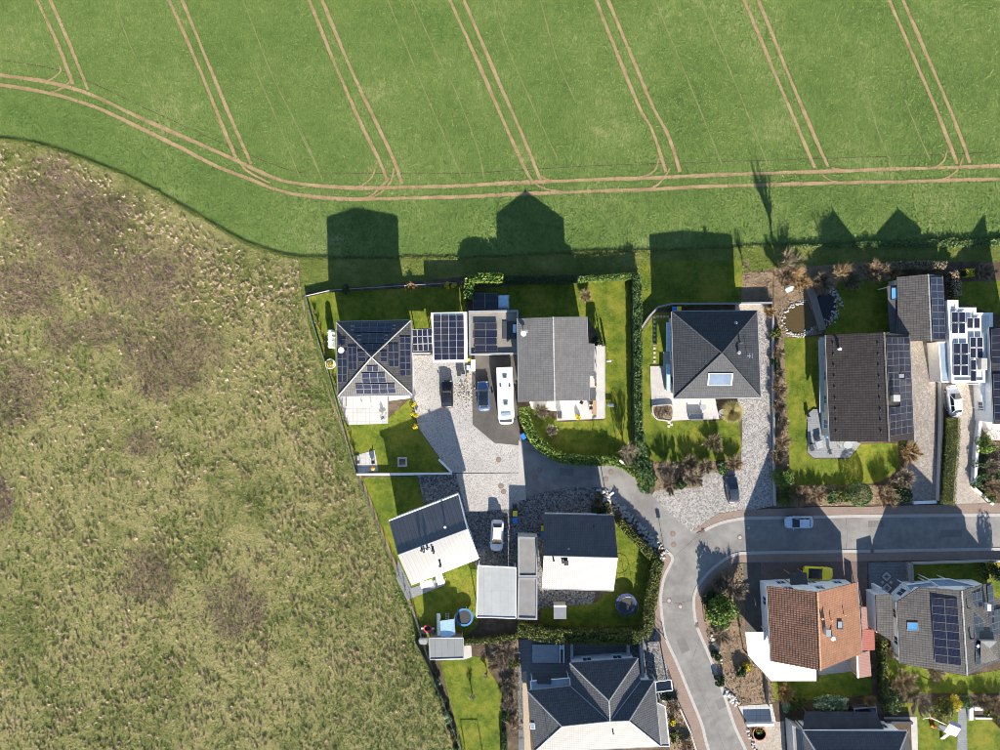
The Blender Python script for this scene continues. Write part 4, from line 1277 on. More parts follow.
# solar canopy next to house A
cv, rf, pls = canopy('solar_canopy', 'low glass canopy of solar panels joining the hip roof house to the carport', [[(411.5, 329, 3.0), (433, 328, 3.0), (433, 352.5, 2.7), (412.5, 353, 2.7)]], 'glass_dark', 0.07, 'carport', 'trim_white')
solar(rf, pls[0], (412, 329.3), (432.5, 328.6), (412.3, 351.5), 4, 3, frame='trim_white', gap=0.05)
MB().box(tuple(P(420, 352, 2.6)), (2.8, 0.5, 0.1)).build('front_beam', 'trim_white', cv)
cv, rf, pls = canopy('solar_carport', 'carport with white frame roofed by four columns of solar panels', [[(431, 312.5, 3.2), (467, 312, 3.2), (467.5, 362.5, 2.9), (433, 362.5, 2.9)]], 'trim_white', 0.14, 'carport', 'trim_white', posts=((433, 314, 3.2), (465, 314, 3.2), (434, 360, 2.9), (466, 360, 2.9), (466.3, 337, 3.05)))
solar(rf, pls[0], (433.3, 315), (463.8, 314.6), (434.4, 360.3), 4, 7, gap=0.05, off=0.06)
# C-carport: gravel flat roof
B, rfB, plB = flat_building('flat_garage', 'flat roofed grey gravel garage with a small solar rack on top', [(468.8, 311), (518, 310.3), (518.5, 354), (469.5, 355)], 3.1, 'wall_grey', 'roof_gravel', 0.35, 0.22, win=False, rim='trim_grey')
solar(rfB, plB, (474, 322.8), (497, 322.8), (474, 329.8), 2, 1, off=0.35)
solar(rfB, plB, (474.2, 330), (497.2, 330), (474.2, 337), 2, 1, off=0.30)
solar(rfB, plB, (474, 337.2), (497, 337.2), (474, 344.2), 2, 1, off=0.35)
solar(rfB, plB, (474.5, 345), (497.5, 345), (474.5, 351.6), 2, 1, off=0.30)
for q in ((474.5, 337), (496.5, 337), (474.5, 323), (496.5, 323), (474.5, 351), (496.5, 351)):
    pp = hit(*q, plB)
    MB().box((pp.x, pp.y, pp.z + 0.14), (0.06, 0.06, 0.28)).build('rack_foot', 'steel', rfB)
pp = hit(514.6, 328.6, plB)
MB().box((pp.x, pp.y, pp.z + 0.2), (0.42, 1.15, 0.4), 0, 0.05).build('air_unit', 'cloth_pale_blue', B)
pp = hit(509.5, 330, plB)
MB().box((pp.x, pp.y, pp.z + 0.06), (2.0, 2.4, 0.1)).build('roof_mat', 'trim_dark', B)
# greenhouse frame with pale tarp behind the garage
p = P(489, 302)
g = thing('cold_frame', 'dark slatted cold frame behind the flat garage', 'cold frame', (p.x, p.y, 0))
x0, x1, y0, y1 = P(473, 300).x, P(497, 300).x, P(480, 309).y, P(480, 293.5).y
MB().prism([(x0, y0), (x1, y0), (x1, y1), (x0, y1)], 0.0, 0.5).build('base', 'trim_dark', g)
for k in range(3):
    xx = x0 + (x1 - x0) * k / 2
    MB().box((xx, (y0 + y1) / 2, 0.55), (0.07, y1 - y0, 0.1)).build('rail', 'trim_grey', g)
for k in range(3):
    yy = y0 + (y1 - y0) * k / 2
    MB().box(((x0 + x1) / 2, yy, 0.552), (x1 - x0, 0.07, 0.1)).build('rail', 'trim_grey', g)
p = P(503, 302)
g = thing('tarp_cover', 'pale blue tarpaulin over a stack behind the flat garage', 'tarp', (p.x, p.y, 0))
vs, fs, nx_, ny_ = [], [], 8, 10
for j in range(ny_ + 1):
    for i in range(nx_ + 1):
        u, v = i / nx_, j / ny_
        b_ = min(u, 1 - u, v, 1 - v)
        z_ = 0.02 if b_ == 0 else 1.5 + random.uniform(-.06, .06) - (0.12 if b_ < 0.13 else 0)
        q = P(497.6 + 11.6 * u + random.uniform(-.25, .25), 309.5 - 14.5 * v + random.uniform(-.25, .25))
        vs.append((q.x, q.y, z_))
for j in range(ny_):
    for i in range(nx_):
        k = j * (nx_ + 1) + i
        fs.append((k, k + 1, k + nx_ + 2, k + nx_ + 1))
MB().add(vs, fs).build('sheet', 'cloth_pale_blue', g, smooth=True)
for q in ((498, 309), (508.8, 309), (498, 295.5), (508.8, 295.5)):
    pp = P(*q); MB().box((pp.x, pp.y, 0.06), (0.25, 0.2, 0.12), 0.3).build('weight', 'stone', g)

# C: low gable, ridge north-south
w_, e_, r_ = 6.3, 5.9, 7.6
nw, rn, ne, s1, s2, s3, s4, se, rs, sw = (517.8, 318.4, w_), (553, 317, r_), (586.4, 316.8, 5.95), (587.4, 343.2, 5.95), (593.4, 343.6, 5.75), (593.8, 371.5, 5.75), (588.3, 371.8, 5.95), (588.6, 400.3, 5.95), (554.5, 401, r_), (519, 402, w_)
Cc, roofC, plC = house('gable_house', 'two storey house with low pale grey gable roof beside the motorhome', {'w': [nw, rn, rs, sw], 'e': [rn, ne, s1, s2, s3, s4, se, rs]}, [nw, rn, ne, s1, s2, s3, s4, se, rs, sw],
    'wall_white', 'tile_grey', 0.4, ridges=[(rn, rs)], ridge_mat='ridge_pale', ridge_r=0.12, gutters=[(nw, sw), (ne, s1), (s2, s3), (s4, se)])
p = hit(524, 333, plC['w'])
mbx = MB()
mbx.tube(p, p + Vector((0, 0, 1.6)), 0.03, 0.03, 6)
for k in range(4):
    mbx.tube(p + Vector((-0.45, 0.1 * k, 1.2 + 0.1 * k)), p + Vector((0.45, 0.1 * k, 1.2 + 0.1 * k)), 0.015, None, 4)
mbx.build('antenna', 'steel', roofC)
pp = hit(523.5, 334, plC['w']); MB().lathe((pp.x, pp.y, pp.z + 0.5), [(0.04, -0.5), (0.04, 0), (0.36, 0.08), (0.38, 0.12), (0.2, 0.09)], 14).build('satellite_dish', 'trim_white', roofC)
# balcony on the east side
p0, p1 = P(594, 360), P(602.5, 346)
b = MB()
b.box((P(598, 382).x, P(598, 382).y, 2.6), (1.2, 10.0, 0.16)).build('balcony', 'slab_white', Cc)
for y_ in (347, 360, 373, 386, 399, 412):
    q = P(602, y_); MB().box((q.x, q.y, 1.28), (0.1, 0.1, 2.5)).build('balcony_post', 'trim_white', Cc)

# D: pyramid roof slate
e, a = 4.5, 7.1
nw, ne, se, sw, ap = (672, 311.6, e), (757, 311.2, e), (760.5, 397, e), (674.5, 398.3, e), (722, 353, a)
D, roofD, plD = house('slate_hip_house', 'bungalow with black slate hip roof and one large roof window', {'n': [nw, ne, ap], 'e': [ne, se, ap], 's': [se, sw, ap], 'w': [sw, nw, ap]}, [nw, ne, se, sw],
    'wall_grey', 'tile_slate', 0.6, ridges=[(nw, ap), (ne, ap), (se, ap), (sw, ap)], ridge_mat='ridge_dark', ridge_r=0.09, gutters=[(nw, ne), (ne, se), (se, sw), (sw, nw)])
roof_window(roofD, plD['s'], (707, 385.5), (732, 385.5), (708, 372.8), 'glass_skylight', rim='trim_grey')
vent(roofD, plD['n'], 735, 323, 0.14, 0.35, 'trim_grey')
vent(roofD, plD['e'], 739.5, 342.5, 0.12, 0.9, 'trim_dark')
vent(roofD, plD['e'], 738, 352.5, 0.16, 0.5, 'trim_grey')
p = hit(747, 356, plD['e'])
mbx = MB().tube(p, p + Vector((0, 0, 1.3)), 0.03, None, 6)
for k in range(4):
    mbx.tube(p + Vector((-0.3 + .2 * k, -.35, 1.2)), p + Vector((-0.3 + .2 * k, .35, 1.2)), 0.015, None, 4)
mbx.build('antenna', 'steel', roofD)
for y0_, y1_ in ((322, 351.5), (364, 391)):
    q0, q1 = P(669.5, y0_, 3.3), P(670, y1_, 3.3)
    MB().box(((q0.x + q1.x) / 2 - 0.1, (q0.y + q1.y) / 2, 2.85), (0.5, abs(q0.y - q1.y), 0.25)).build('awning_case', 'cloth_pale_blue', D)

# E: brown gable with solar on the east slope
wE, eE, rE = 3.6, 3.4, 7.3
nw, rn, ne, se, rs, sw = (826, 335, wE), (884, 332.3, rE), (909.6, 335.5, eE), (914.2, 440.2, eE), (889, 441.6, rE), (830, 441.2, wE)
E, roofE, plE = house('brown_gable_house', 'house with dark brown tiled gable roof, east slope full of solar panels', {'w': [nw, rn, rs, sw], 'e': [rn, ne, se, rs]}, [nw, rn, ne, se, rs, sw],
    'wall_cream', 'tile_umber', 0.5, ridges=[(rn, rs)], ridge_mat='ridge_brown', ridge_r=0.13, gutters=[(nw, sw), (ne, se)])
solar(roofE, plE['e'], (886, 337.6), (890.3, 436.2), (908.8, 337.8), 14, 4, skip={(5, 2), (8, 0), (9, 0), (8, 1), (9, 1)})
chimney(roofE, plE['e'], 891.5, 398, 0.75, 0.75, 1.2, 'wall_cream', 'ridge_pale')
pp = hit(900, 376, plE['e'], 0.1); MB().box((pp.x, pp.y, pp.z + 0.1), (0.9, 0.5, 0.25)).build('roof_hatch', 'trim_grey', roofE)
vent(roofE, plE['w'], 838.5, 349, 0.14, 0.5, 'trim_white')
for j in range(9):
    for xx in (833.2 + j * 0.4, 878 + j * 0.4):
        pp = hit(xx, 344 + j * 11, plE['w'], 0.06)
        MB().box(tuple(pp), (0.16, 0.3, 0.1)).build('vent_tile', 'trim_dark', roofE)
q = P(822, 375, 2.3)
MB().box((q.x, q.y, 2.25), (0.7, 10.5, 0.12)).build('balcony', 'wall_grey', E)
for y_ in (350, 362, 374, 386, 398):
    q = P(820.6, y_, 0); MB().box((q.x + 0.1, q.y, 1.1), (0.1, 0.1, 2.2)).build('balcony_post', 'trim_grey', E)
# E garage
nw, rn, ne, se, rs, sw = (896.8, 277.2, 2.7), (928, 274.2, 4.0), (943.2, 276.2, 2.9), (946, 340.8, 2.9), (931, 341, 4.0), (898.3, 341.5, 2.7)
E2, roofE2, plE2 = house('garage', 'long garage with grey brown tiled gable roof and two columns of solar panels', {'w': [nw, rn, rs, sw], 'e': [rn, ne, se, rs]}, [nw, rn, ne, se, rs, sw],
    'wall_cream', 'tile_brown', 0.3, ridges=[(rn, rs)], ridge_mat='ridge_pale', ridge_r=0.11, cat='garage', win=False)
solar(roofE2, plE2['e'], (930.2, 277.4), (933, 339.5), (942.6, 277.4), 9, 2)
cv, rf, pls = canopy('porch_roof', 'small flat porch with skylight between brown house and long garage', [[(887, 286, 2.4), (897, 285, 2.4), (897, 334, 2.4), (890, 334, 2.4)]], 'roof_felt_dark', 0.12, 'porch', 'trim_white')
roof_window(rf, pls[0], (891, 300), (896, 299.6), (891, 287.5), 'glass_sky')
# F: white stepped flat-roof house
F, roofF, plF = flat_building('white_flat_house', 'white stepped flat roof house with solar panels set in white frames', [(947.7, 300.5), (958, 300.5), (958, 307.8), (976.2, 307.8), (976.2, 313), (992.5, 312.8), (992.5, 330), (985.5, 334.5), (985.5, 382.5), (952, 382.5), (950, 340)], 3.4, 'wall_white', 'sheet_white', 0.18, 0.35, cat='house')
solar(roofF, plF, (951.2, 311.5), (965.4, 311.5), (951.2, 334), 2, 2, off=0.3, frame='trim_white', gap=0.12)
solar(roofF, plF, (966.4, 317.5), (980.2, 317.5), (966.4, 328.5), 2, 1, off=0.3, frame='trim_white', gap=0.12)
solar(roofF, plF, (952.6, 343), (968.4, 343), (953.6, 376), 2, 3, off=0.25, frame='trim_white', gap=0.12)
solar(roofF, plF, (969.6, 336.8), (983.2, 336.8), (969.8, 358.5), 2, 2, off=0.3, frame='trim_white', gap=0.12)
solar(roofF, plF, (970, 359.5), (976.6, 359.5), (970.4, 381.4), 1, 2, off=0.3, frame='trim_white', gap=0.12)
pp = hit(981, 364, plF); MB().box((pp.x, pp.y, pp.z + 0.35), (0.9, 1.7, 0.7), 0, 0.06).build('heat_pump', 'stone_pale', F)
F2, roofF2, plF2 = flat_building('annexe', 'pale flat annexe with dark wall line west of the white house', [(938.6, 342), (949.6, 342), (951, 382), (941.5, 382)], 2.7, 'wall_white', 'glass_roof', 0.06, 0.12, win=False)
nw, ne, se, sw = (989.5, 327, 4.2), (1042, 325, 6.6), (1048, 424, 6.6), (994, 424, 4.2)
F3, roofF3, plF3 = house('dark_monopitch_house', 'dark house at the picture edge with solar panels east of the white house', {'w': [nw, ne, se, sw]}, [nw, ne, se, sw], 'wall_white', 'tile_slate', 0.2, gutters=[(nw, sw)])
solar(roofF3, plF3['w'], (991, 329), (992, 364), (1040, 329), 5, 5)
solar(roofF3, plF3['w'], (993, 374), (994.5, 420), (1042, 374), 6, 5)
cv, rf, pls = canopy('lean_to', 'white lean-to roof south of the white flat house', [[(979, 383, 2.6), (991.5, 383, 2.6), (992.5, 410, 2.3), (984, 410, 2.3)]], 'plastic_white', 0.1, 'lean-to', 'trim_white')

# G: sheet metal gable
e, r = 4.8, 6.3
nw, ne, re, se, sw, rw = (389, 521.3, e), (458.2, 494.8, e), (466.7, 529.3, r), (478, 558.3, e), (411, 584.5, e), (397.8, 555, r)
Gh, roofG, plG = house('metal_roof_house', 'house with ribbed sheet metal gable roof, dark north and pale south slope', {'n': [nw, ne, re, rw], 's': [rw, re, se, sw]}, [nw, ne, re, se, sw, rw],
    'wall_white', 'sheet_blue', 0.35, th=0.2, ridges=[(rw, re)], ridge_mat='trim_grey', ridge_r=0.07, gutters=[(nw, ne), (sw, se)], gutter_mat='trim_white')
for q, w in (((422, 549.5), 0.12), ((424.5, 551), 0.1), ((427.5, 548), 0.12), ((432.5, 550), 0.09), ((434, 552), 0.09), ((440.5, 565), 0.12)):
    vent(roofG, plG['s'], *q, w, 0.55, 'trim_dark')
vent(roofG, plG['n'], 445.2, 526.5, 0.12, 0.4, 'steel')
pp = hit(427, 550.5, plG['s'], 0.08); MB().box((pp.x, pp.y, pp.z), (0.9, 0.5, 0.16), 0.3).build('roof_hatch', 'trim_white', roofG)
for (a1, b1), (a2, b2) in (((389, 521.3), (458.2, 494.8)), ((458.2, 494.8), (466.7, 529.3)), ((466.7, 529.3), (478, 558.3))):
    z1 = e if (a1, b1) != (466.7, 529.3) else r
    z2 = r if (a2, b2) == (466.7, 529.3) else e
    p, q = P(a1, b1, z1), P(a2, b2, z2)
    d = (q - p).normalized(); n_ = Vector((-d.y, d.x, 0)) * 0.16
    if n_.dot((p + q) / 2 - ORG[Gh.name]) < 0:
        n_ = -n_
    up = Vector((0, 0, 0.03))
    MB().slab([[p + up, q + up, q + up + n_, p + up + n_]], 0.22).build('verge_board', 'trim_white', roofG)
# G terrace with awnings
sheet('terrace', [(398, 560), (411, 588), (443, 577), (445, 585), (407, 600), (396, 578)], 0.05, 'slab_grey', 0.05)
for q, lb, sz, an in (((426.5, 584), 'white garden awning over the terrace of the metal roof house', (1.75, 0.9), 0.25), ((440, 579.5), 'short white awning at the terrace corner of the metal roof house', (1.0, 1.4), 0.3)):
    p = P(*q, 2.3)
    g = thing('awning', lb, 'awning', (p.x, p.y, 0))
    MB().box((p.x, p.y, 2.3), (sz[0], sz[1], 0.06), an).build('cloth', 'plastic_white', g)
    for sx in (-1, 1):
        for sy in (-1, 1):
            ox, oy = sx * sz[0] * 0.46, sy * sz[1] * 0.45
            MB().box((p.x + ox * math.cos(an) - oy * math.sin(an), p.y + ox * math.sin(an) + oy * math.cos(an), 1.13), (0.05, 0.05, 2.26)).build('post', 'trim_white', g)

# carport / garages south of the white car
cv, rf, pls = canopy('ribbed_carport', 'carport with pale grey ribbed sheet roof behind the white car', [[(478, 565.5, 2.8), (516, 567.3, 2.8), (515.8, 618, 2.6), (476.5, 617, 2.6)]], 'sheet_grey', 0.16, 'carport', 'trim_white', rim='trim_white')
flat_building('flat_garage', 'narrow flat garage with grey felt roof west of the navy roof house', [(518.3, 537), (537.6, 537.6), (537.2, 576.5), (518.5, 576.5)], 2.8, 'wall_grey', 'roof_felt', 0.14, 0.18, win=False, rim='trim_grey')
flat_building('flat_garage', 'flat garage with grey felt roof in front of the conifer hedge', [(518.5, 578), (537.2, 578), (537, 619.5), (517.5, 619)], 2.7, 'wall_grey', 'roof_felt', 0.14, 0.18, win=False, rim='trim_grey')

# H: glossy tiled gable
e, r = 4.0, 6.7
nw, ne, re, se, sw, rw = (543.6, 514.6, e), (614, 516, e), (618, 558, r), (613.8, 590.4, e), (541.6, 588.3, e), (543.6, 556, r)
Hh, roofH, plH = house('glossy_roof_house', 'house with glossy gable roof, navy north slope and gleaming white south slope', {'n': [nw, ne, re, rw], 's': [rw, re, se, sw]}, [nw, ne, re, se, sw, rw],
    'wall_cream', 'tile_glossy', 0.45, ridges=[(rw, re)], ridge_mat='ridge_pale', ridge_r=0.08, gutters=[(nw, ne), (sw, se)])
for q in ((553.5, 559.5), (562.5, 561.5)):
    vent(roofH, plH['s'], *q, 0.1, 0.5, 'trim_dark')
chimney(roofH, plH['s'], 565.8, 562, 0.45, 0.45, 0.5, 'trim_dark', 'trim_dark')
vent(roofH, plH['n'], 593.5, 525, 0.1, 0.4, 'trim_dark'); vent(roofH, plH['n'], 568.5, 548, 0.1, 0.4, 'trim_dark')

# J: cross hip
e, r = 3.5, 6.0
nw, wv, ve, ne, se, sw = (527.5, 691.2, e), (571, 686.6, e), (640.5, 681, e), (654.3, 680.5, e), (660.5, 746.5, e), (534, 752, e)
wn, en = (569.8, 663.3, e), (638, 658.3, e)
ra, rb, rj, rp = (562, 726.6, r), (629, 721, r), (610, 721.6, r + 0.05), (609, 701, r + 0.05)
J, roofJ, plJ = house('cross_hip_house', 'house with navy cross hip roof and bright white south slope beside the curving road',
    {'n1': [nw, wv, rj, ra], 'n2': [ve, ne, rb, rj], 's': [sw, ra, rj, rb, se], 'w': [nw, ra, sw], 'e': [ne, se, rb], 'ww': [wn, rp, rj, wv], 'we': [rp, en, ve, rj], 'wnf': [wn, en, rp]},
    [nw, wv, wn, en, ve, ne, se, sw], 'wall_white', 'tile_satin', 0.45,
    ridges=[(ra, rj), (rj, rb), (rp, rj), (wn, rp), (en, rp), (nw, ra), (sw, ra), (ne, rb), (se, rb)], ridge_mat='ridge_pale', ridge_r=0.09,
    gutters=[(nw, wv), (wn, en), (ve, ne), (ne, se), (sw, se)])
for a1, b1 in ((wv, rj), (ve, rj)):
    p, q = P(*a1), P(*b1)
    MB().tube(p + Vector((0, 0, 0.0)), q + Vector((0, 0, -0.02)), 0.10, None, 6).build('valley_flashing', 'trim_grey', roofJ)
vent(roofJ, plJ['s'], 613, 732, 0.08, 0.5, 'trim_dark')
roof_window(roofJ, plJ['w'], (531, 729), (535.5, 729), (530, 723), 'glass_roof', rim='trim_white')
pp = hit(548, 734, plJ['w']); MB().tube(pp, pp + Vector((0, 0, 1.2)), 0.03, None, 6).tube(pp + Vector((-.4, 0, 1.1)), pp + Vector((.4, 0, 1.1)), 0.02, None, 4).build('antenna', 'steel', roofJ)
cv, rf, pls = canopy('glass_canopy', 'white framed glass canopy over the courtyard north of the cross hip house', [[(530.5, 681, 2.6), (570, 678, 2.6), (570.5, 687.5, 2.9), (531.5, 690.5, 2.9)]], 'glass_roof', 0.07, 'canopy', 'trim_white', rim='trim_white')
p = P(544, 681, 2.8); MB().box((p.x, p.y, 2.78), (2.0, 0.8, 0.12)).build('skylight_blind', 'trim_dark', cv)
cv, rf, pls = canopy('side_pergola', 'white framed pergola on the east side of the cross hip house', [[(655, 681.5, 2.5), (671, 679.5, 2.5), (672.5, 690, 2.5), (656, 692, 2.5)]], 'glass_dark', 0.07, 'pergola', 'trim_white', rim='trim_white')
cv, rf, pls = canopy('side_balcony', 'narrow white railed terrace roof along the east wall of the cross hip house', [[(656, 702, 2.5), (665, 706, 2.5), (669.5, 746, 2.5), (661, 746, 2.5)]], 'roof_felt', 0.1, 'balcony', 'trim_white', rim='trim_white')

# K: orange gable
wE, eE, rE = 3.9, 2.7, 7.6
nw, rn, ne, se, rs, sw = (767, 586, wE), (817.5, 592.2, rE), (857.3, 582.3, eE), (862, 653.5, eE), (820.5, 670.5, rE), (771.3, 661.3, wE)
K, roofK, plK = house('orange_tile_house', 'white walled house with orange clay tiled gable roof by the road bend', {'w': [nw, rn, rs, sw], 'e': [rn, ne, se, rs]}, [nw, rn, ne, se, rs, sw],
    'wall_white', 'tile_orange', 0.4, ridges=[(rn, rs)], ridge_mat='ridge_orange', ridge_r=0.13, gutters=[(nw, sw), (ne, se)], mats=('tile_red_brown', (-1, 0, 0)))
chimney(roofK, plK['e'], 824.5, 630, 0.5, 0.8, 1.1, 'steel', 'trim_grey')
vent(roofK, plK['e'], 831.5, 637, 0.22, 0.5, 'steel')
vent(roofK, plK['e'], 830.5, 619.5, 0.08, 0.5, 'ridge_orange'); vent(roofK, plK['e'], 821, 617.8, 0.1, 0.5, 'ridge_orange'); vent(roofK, plK['e'], 843.6, 614, 0.07, 0.5, 'ridge_orange')
roof_window(roofK, plK['e'], (837, 629), (842, 629), (837, 621), 'glass_roof', rim='trim_dark')
cv, rf, pls = canopy('porch_roof', 'dark grey entrance canopy on the north wall of the orange roof house', [[(790, 574, 2.7), (806.5, 573, 2.7), (808, 585, 2.9), (791.5, 586, 2.9)]], 'roof_felt_dark', 0.3, 'porch', 'wood')
cv, rf, pls = canopy('patio_roof', 'white ribbed patio roof wrapping the corner of the orange roof house', [[(745.3, 632.3, 2.5), (768.3, 632, 2.8), (771.2, 661, 2.8), (748, 655.5, 2.5)], [(748, 655.5, 2.5), (771.2, 661, 2.8), (771.3, 681, 2.5)],
    [(771.2, 661, 2.8), (816.5, 670, 2.8), (816.5, 681, 2.5), (771.3, 681, 2.5)]], 'sheet_white', 0.08, 'patio roof', 'trim_white')
cv, rf, pls = canopy('lean_to', 'red ribbed lean-to roof on the east side of the orange roof house', [[(862, 630, 2.6), (874.2, 629.5, 2.3), (875, 650, 2.3), (862.5, 650.5, 2.6)]], 'sheet_red', 0.08, 'lean-to', 'wood')
cv, rf, pls = canopy('lean_to', 'narrow pink lean-to roof above the red ribbed one', [[(861, 607, 2.6), (866.6, 607, 2.4), (868, 629, 2.4), (862, 629.8, 2.6)]], 'sheet_pink', 0.08, 'lean-to', 'wood')
cv, rf, pls = canopy('shed', 'pink roofed garden shed with white verge below the red lean-to', [[(857, 655, 2.5), (869.5, 650.5, 2.2), (871.5, 676, 2.2), (858, 678.3, 2.5)]], 'sheet_pink', 0.1, 'shed', 'wood')
q0, q1 = P(857, 656, 2.55), P(858.2, 678, 2.55)
MB().box(((q0.x + q1.x) / 2, (q0.y + q1.y) / 2, 2.55), (0.22, (q0 - q1).length, 0.12), 0.03).build('verge_board', 'trim_white', cv)
q = P(864, 664, 2.3); MB().box((q.x, q.y, 1.1), (1.5, 3.2, 2.2)).build('wall', 'wood_grey', cv)

# L: solar gable on the right
wE, eE, rE = 3.3, 3.5, 6.8
nw, rn, ne, n2, n3, se, rs, sw, w2 = (920, 587, 4.5), (961.6, 590.6, rE), (992.2, 582.2, eE), (994.3, 596, eE), (1005, 603, 2.9), (1012, 656, 2.9), (967, 675.2, rE), (900.3, 663.3, wE), (896.5, 602, wE)
L, roofL, plL = house('solar_gable_house', 'house with grey tiled gable roof carrying a double column of blue solar panels', {'w': [w2, nw, rn, rs, sw], 'e': [rn, ne, n2, n3, se, rs]}, [w2, nw, rn, ne, n2, n3, se, rs, sw],
    'wall_white', 'tile_brown', 0.6, ridges=[(rn, rs)], ridge_mat='ridge_pale', ridge_r=0.12, gutters=[(w2, sw), (n3, se)])
solar(roofL, plL['w'], (931.2, 597.2), (935, 662.5), (957.6, 599.6), 8, 2)
solar(roofL, plL['e'], (971.6, 593.2), (976, 665), (981.4, 590.6), 9, 2, skip={(2, 1), (5, 1), (6, 1), (7, 1), (8, 1)})
solar(roofL, plL['e'], (987.2, 585.8), (990, 640), (992.6, 584.4), 7, 1, skip={(6, 0)})
solar(roofL, plL['e'], (991, 611), (992.6, 636), (1003, 607.5), 4, 2)
pp = hit(985.4, 606, plL['e'], 0.1); MB().box((pp.x, pp.y, pp.z + 0.3), (0.5, 0.9, 1.0)).build('chimney', 'trim_white', roofL)
roof_window(roofL, plL['w'], (907.5, 630.5), (918.5, 630.8), (907, 622.2), 'glass_sky', rim='trim_grey')
# dormer
f0 = [hit(980.8, 641, plL['e'], 0.75), hit(997.2, 641, plL['e'], 0.75), hit(989.8, 648.2, plL['e'], 0.9)]
bk = [hit(980.5, 664, plL['e'], 0.02), hit(998.5, 660, plL['e'], 0.02)]
MB().slab([[f0[0], f0[2], bk[0]], [f0[2], f0[1], bk[1]], [f0[2], bk[1], bk[0]]], 0.12).build('dormer', 'tile_brown', roofL)
up = Vector((0, 0, 0.05))
MB().slab([[f0[0] + up, f0[1] + up, f0[2] + up]], 0.7).build('dormer_gable', 'stone_pale', roofL)
vent(roofL, plL['e'], 966.5, 607, 0.1, 0.6, 'trim_dark'); vent(roofL, plL['e'], 970, 638, 0.14, 0.6, 'trim_dark'); vent(roofL, plL['e'], 976.8, 645, 0.16, 0.3, 'cloth_pale_blue')
cv, rf, pls = canopy('side_garage', 'narrow brown tiled garage roof beside the solar gable house', [[(876, 595, 2.9), (892, 594.5, 3.1), (894.5, 640, 3.1), (891, 641, 3.1), (877, 632, 2.9)]], 'tile_brown', 0.2, 'garage', 'wall_white')
q = P(884.5, 614, 2.8); MB().box((q.x, q.y, 1.33), (2.2, 5.2, 2.66)).build('wall', 'wall_white', cv)
free_wall('garden_wall', 'pale blue grey rendered wall between the diamond driveway and the yellow bins', [(872, 583), (875.5, 604), (877, 628)], 0.35, 2.2, 'wall_white', 'trim_white')
cv, rf, pls = canopy('glass_porch', 'white framed glass porch at the north west corner of the solar gable house', [[(906, 585, 2.5), (930, 582, 2.5), (938, 588, 2.8), (910, 591, 2.8)]], 'glass_roof', 0.1, 'porch', 'trim_white', rim='trim_white')
cv, rf, pls = canopy('sunroom_roof', 'large white framed sunroom roof on the north wall of the solar gable house', [[(928, 579.5, 2.6), (949, 579, 2.6), (977, 586, 3.0), (943, 589, 3.0)]], 'glass_roof', 0.1, 'sunroom', 'trim_white', rim='trim_white')

# M: hip at the bottom edge
e, a = 4.0, 6.8
nw, ne, se, sw, a1, a2 = (803, 731, e), (907.5, 731.5, e), (922, 850, e), (812, 850, e), (838, 786, a), (886, 786, a)
Mh, roofM, plM = house('navy_hip_house', 'house with navy hip roof south of the variegated shrub', {'n': [nw, ne, a2, a1], 'e': [ne, se, a2], 's': [se, sw, a1, a2], 'w': [sw, nw, a1]}, [nw, ne, se, sw], 'wall_white', 'tile_glossy', 0.5,
    ridges=[(nw, a1), (ne, a2), (a1, a2), (se, a2), (sw, a1)], gutters=[(nw, ne)], gutter_mat='trim_white')
cv, rf, pls = canopy('dark_pergola', 'dark pergola roof between the variegated shrub and the navy hip house', [[(805, 712, 2.5), (876, 712, 2.5), (884, 729, 2.7), (803, 729.5, 2.7)]], 'roof_felt_dark', 0.1, 'pergola', 'trim_dark')
cv, rf, pls = canopy('light_strip_roof', 'long pale translucent awning strip along the navy hip house', [[(810, 729.8, 3.1), (884, 729.4, 3.1), (885, 732, 3.2), (811, 732.4, 3.2)]], 'cloth_pale_blue', 0.05, 'awning', 'trim_dark')
flat_building('annexe', 'low grey annexe on the west side of the navy hip house', [(792.5, 726), (801, 730), (809, 800), (797, 800)], 2.5, 'wall_grey', 'roof_felt', 0.1, 0.12, win=False, rim='trim_grey')
p = P(866, 714)
flat_building('garden_box', 'dark blue storage box beside the variegated shrub', [(854, 709), (876.5, 707), (877, 716), (855, 717)], 1.3, 'trim_dark', 'glass_dark', 0.05, 0.1, win=False, cat='storage box', rim='trim_grey')

# ================================================================== VEHICLES
def loft(stations, n_around):
    """stations: list of rings (lists of points), closed end caps"""
    mb = MB()
    vs, fs = [], []
    for r in stations:
        vs += r
    k = n_around
    for i in range(len(stations) - 1):
        for j in range(k):
            fs.append((i * k + j, i * k + (j + 1) % k, (i + 1) * k + (j + 1) % k, (i + 1) * k + j))
    fs.append(tuple(range(k - 1, -1, -1)))
    fs.append(tuple((len(stations) - 1) * k + j for j in range(k)))
    return mb.add(vs, fs)

def ringpts(x, hw, zb, zt, sh):
    """cross-section of a car body at x: half width hw, bottom zb, top zt, shoulder inset sh"""
    zm = zb + (zt - zb) * 0.62
    return [(x, -hw * 0.86, zb), (x, hw * 0.86, zb), (x, hw, zb + 0.14), (x, hw * 1.0, zm), (x, hw * (1 - sh * 0.35), zt - 0.05), (x, hw * (1 - sh), zt), (x, 0, zt + 0.025),
            (x, -hw * (1 - sh), zt), (x, -hw * (1 - sh * 0.35), zt - 0.05), (x, -hw * 1.0, zm), (x, -hw, zb + 0.14)]

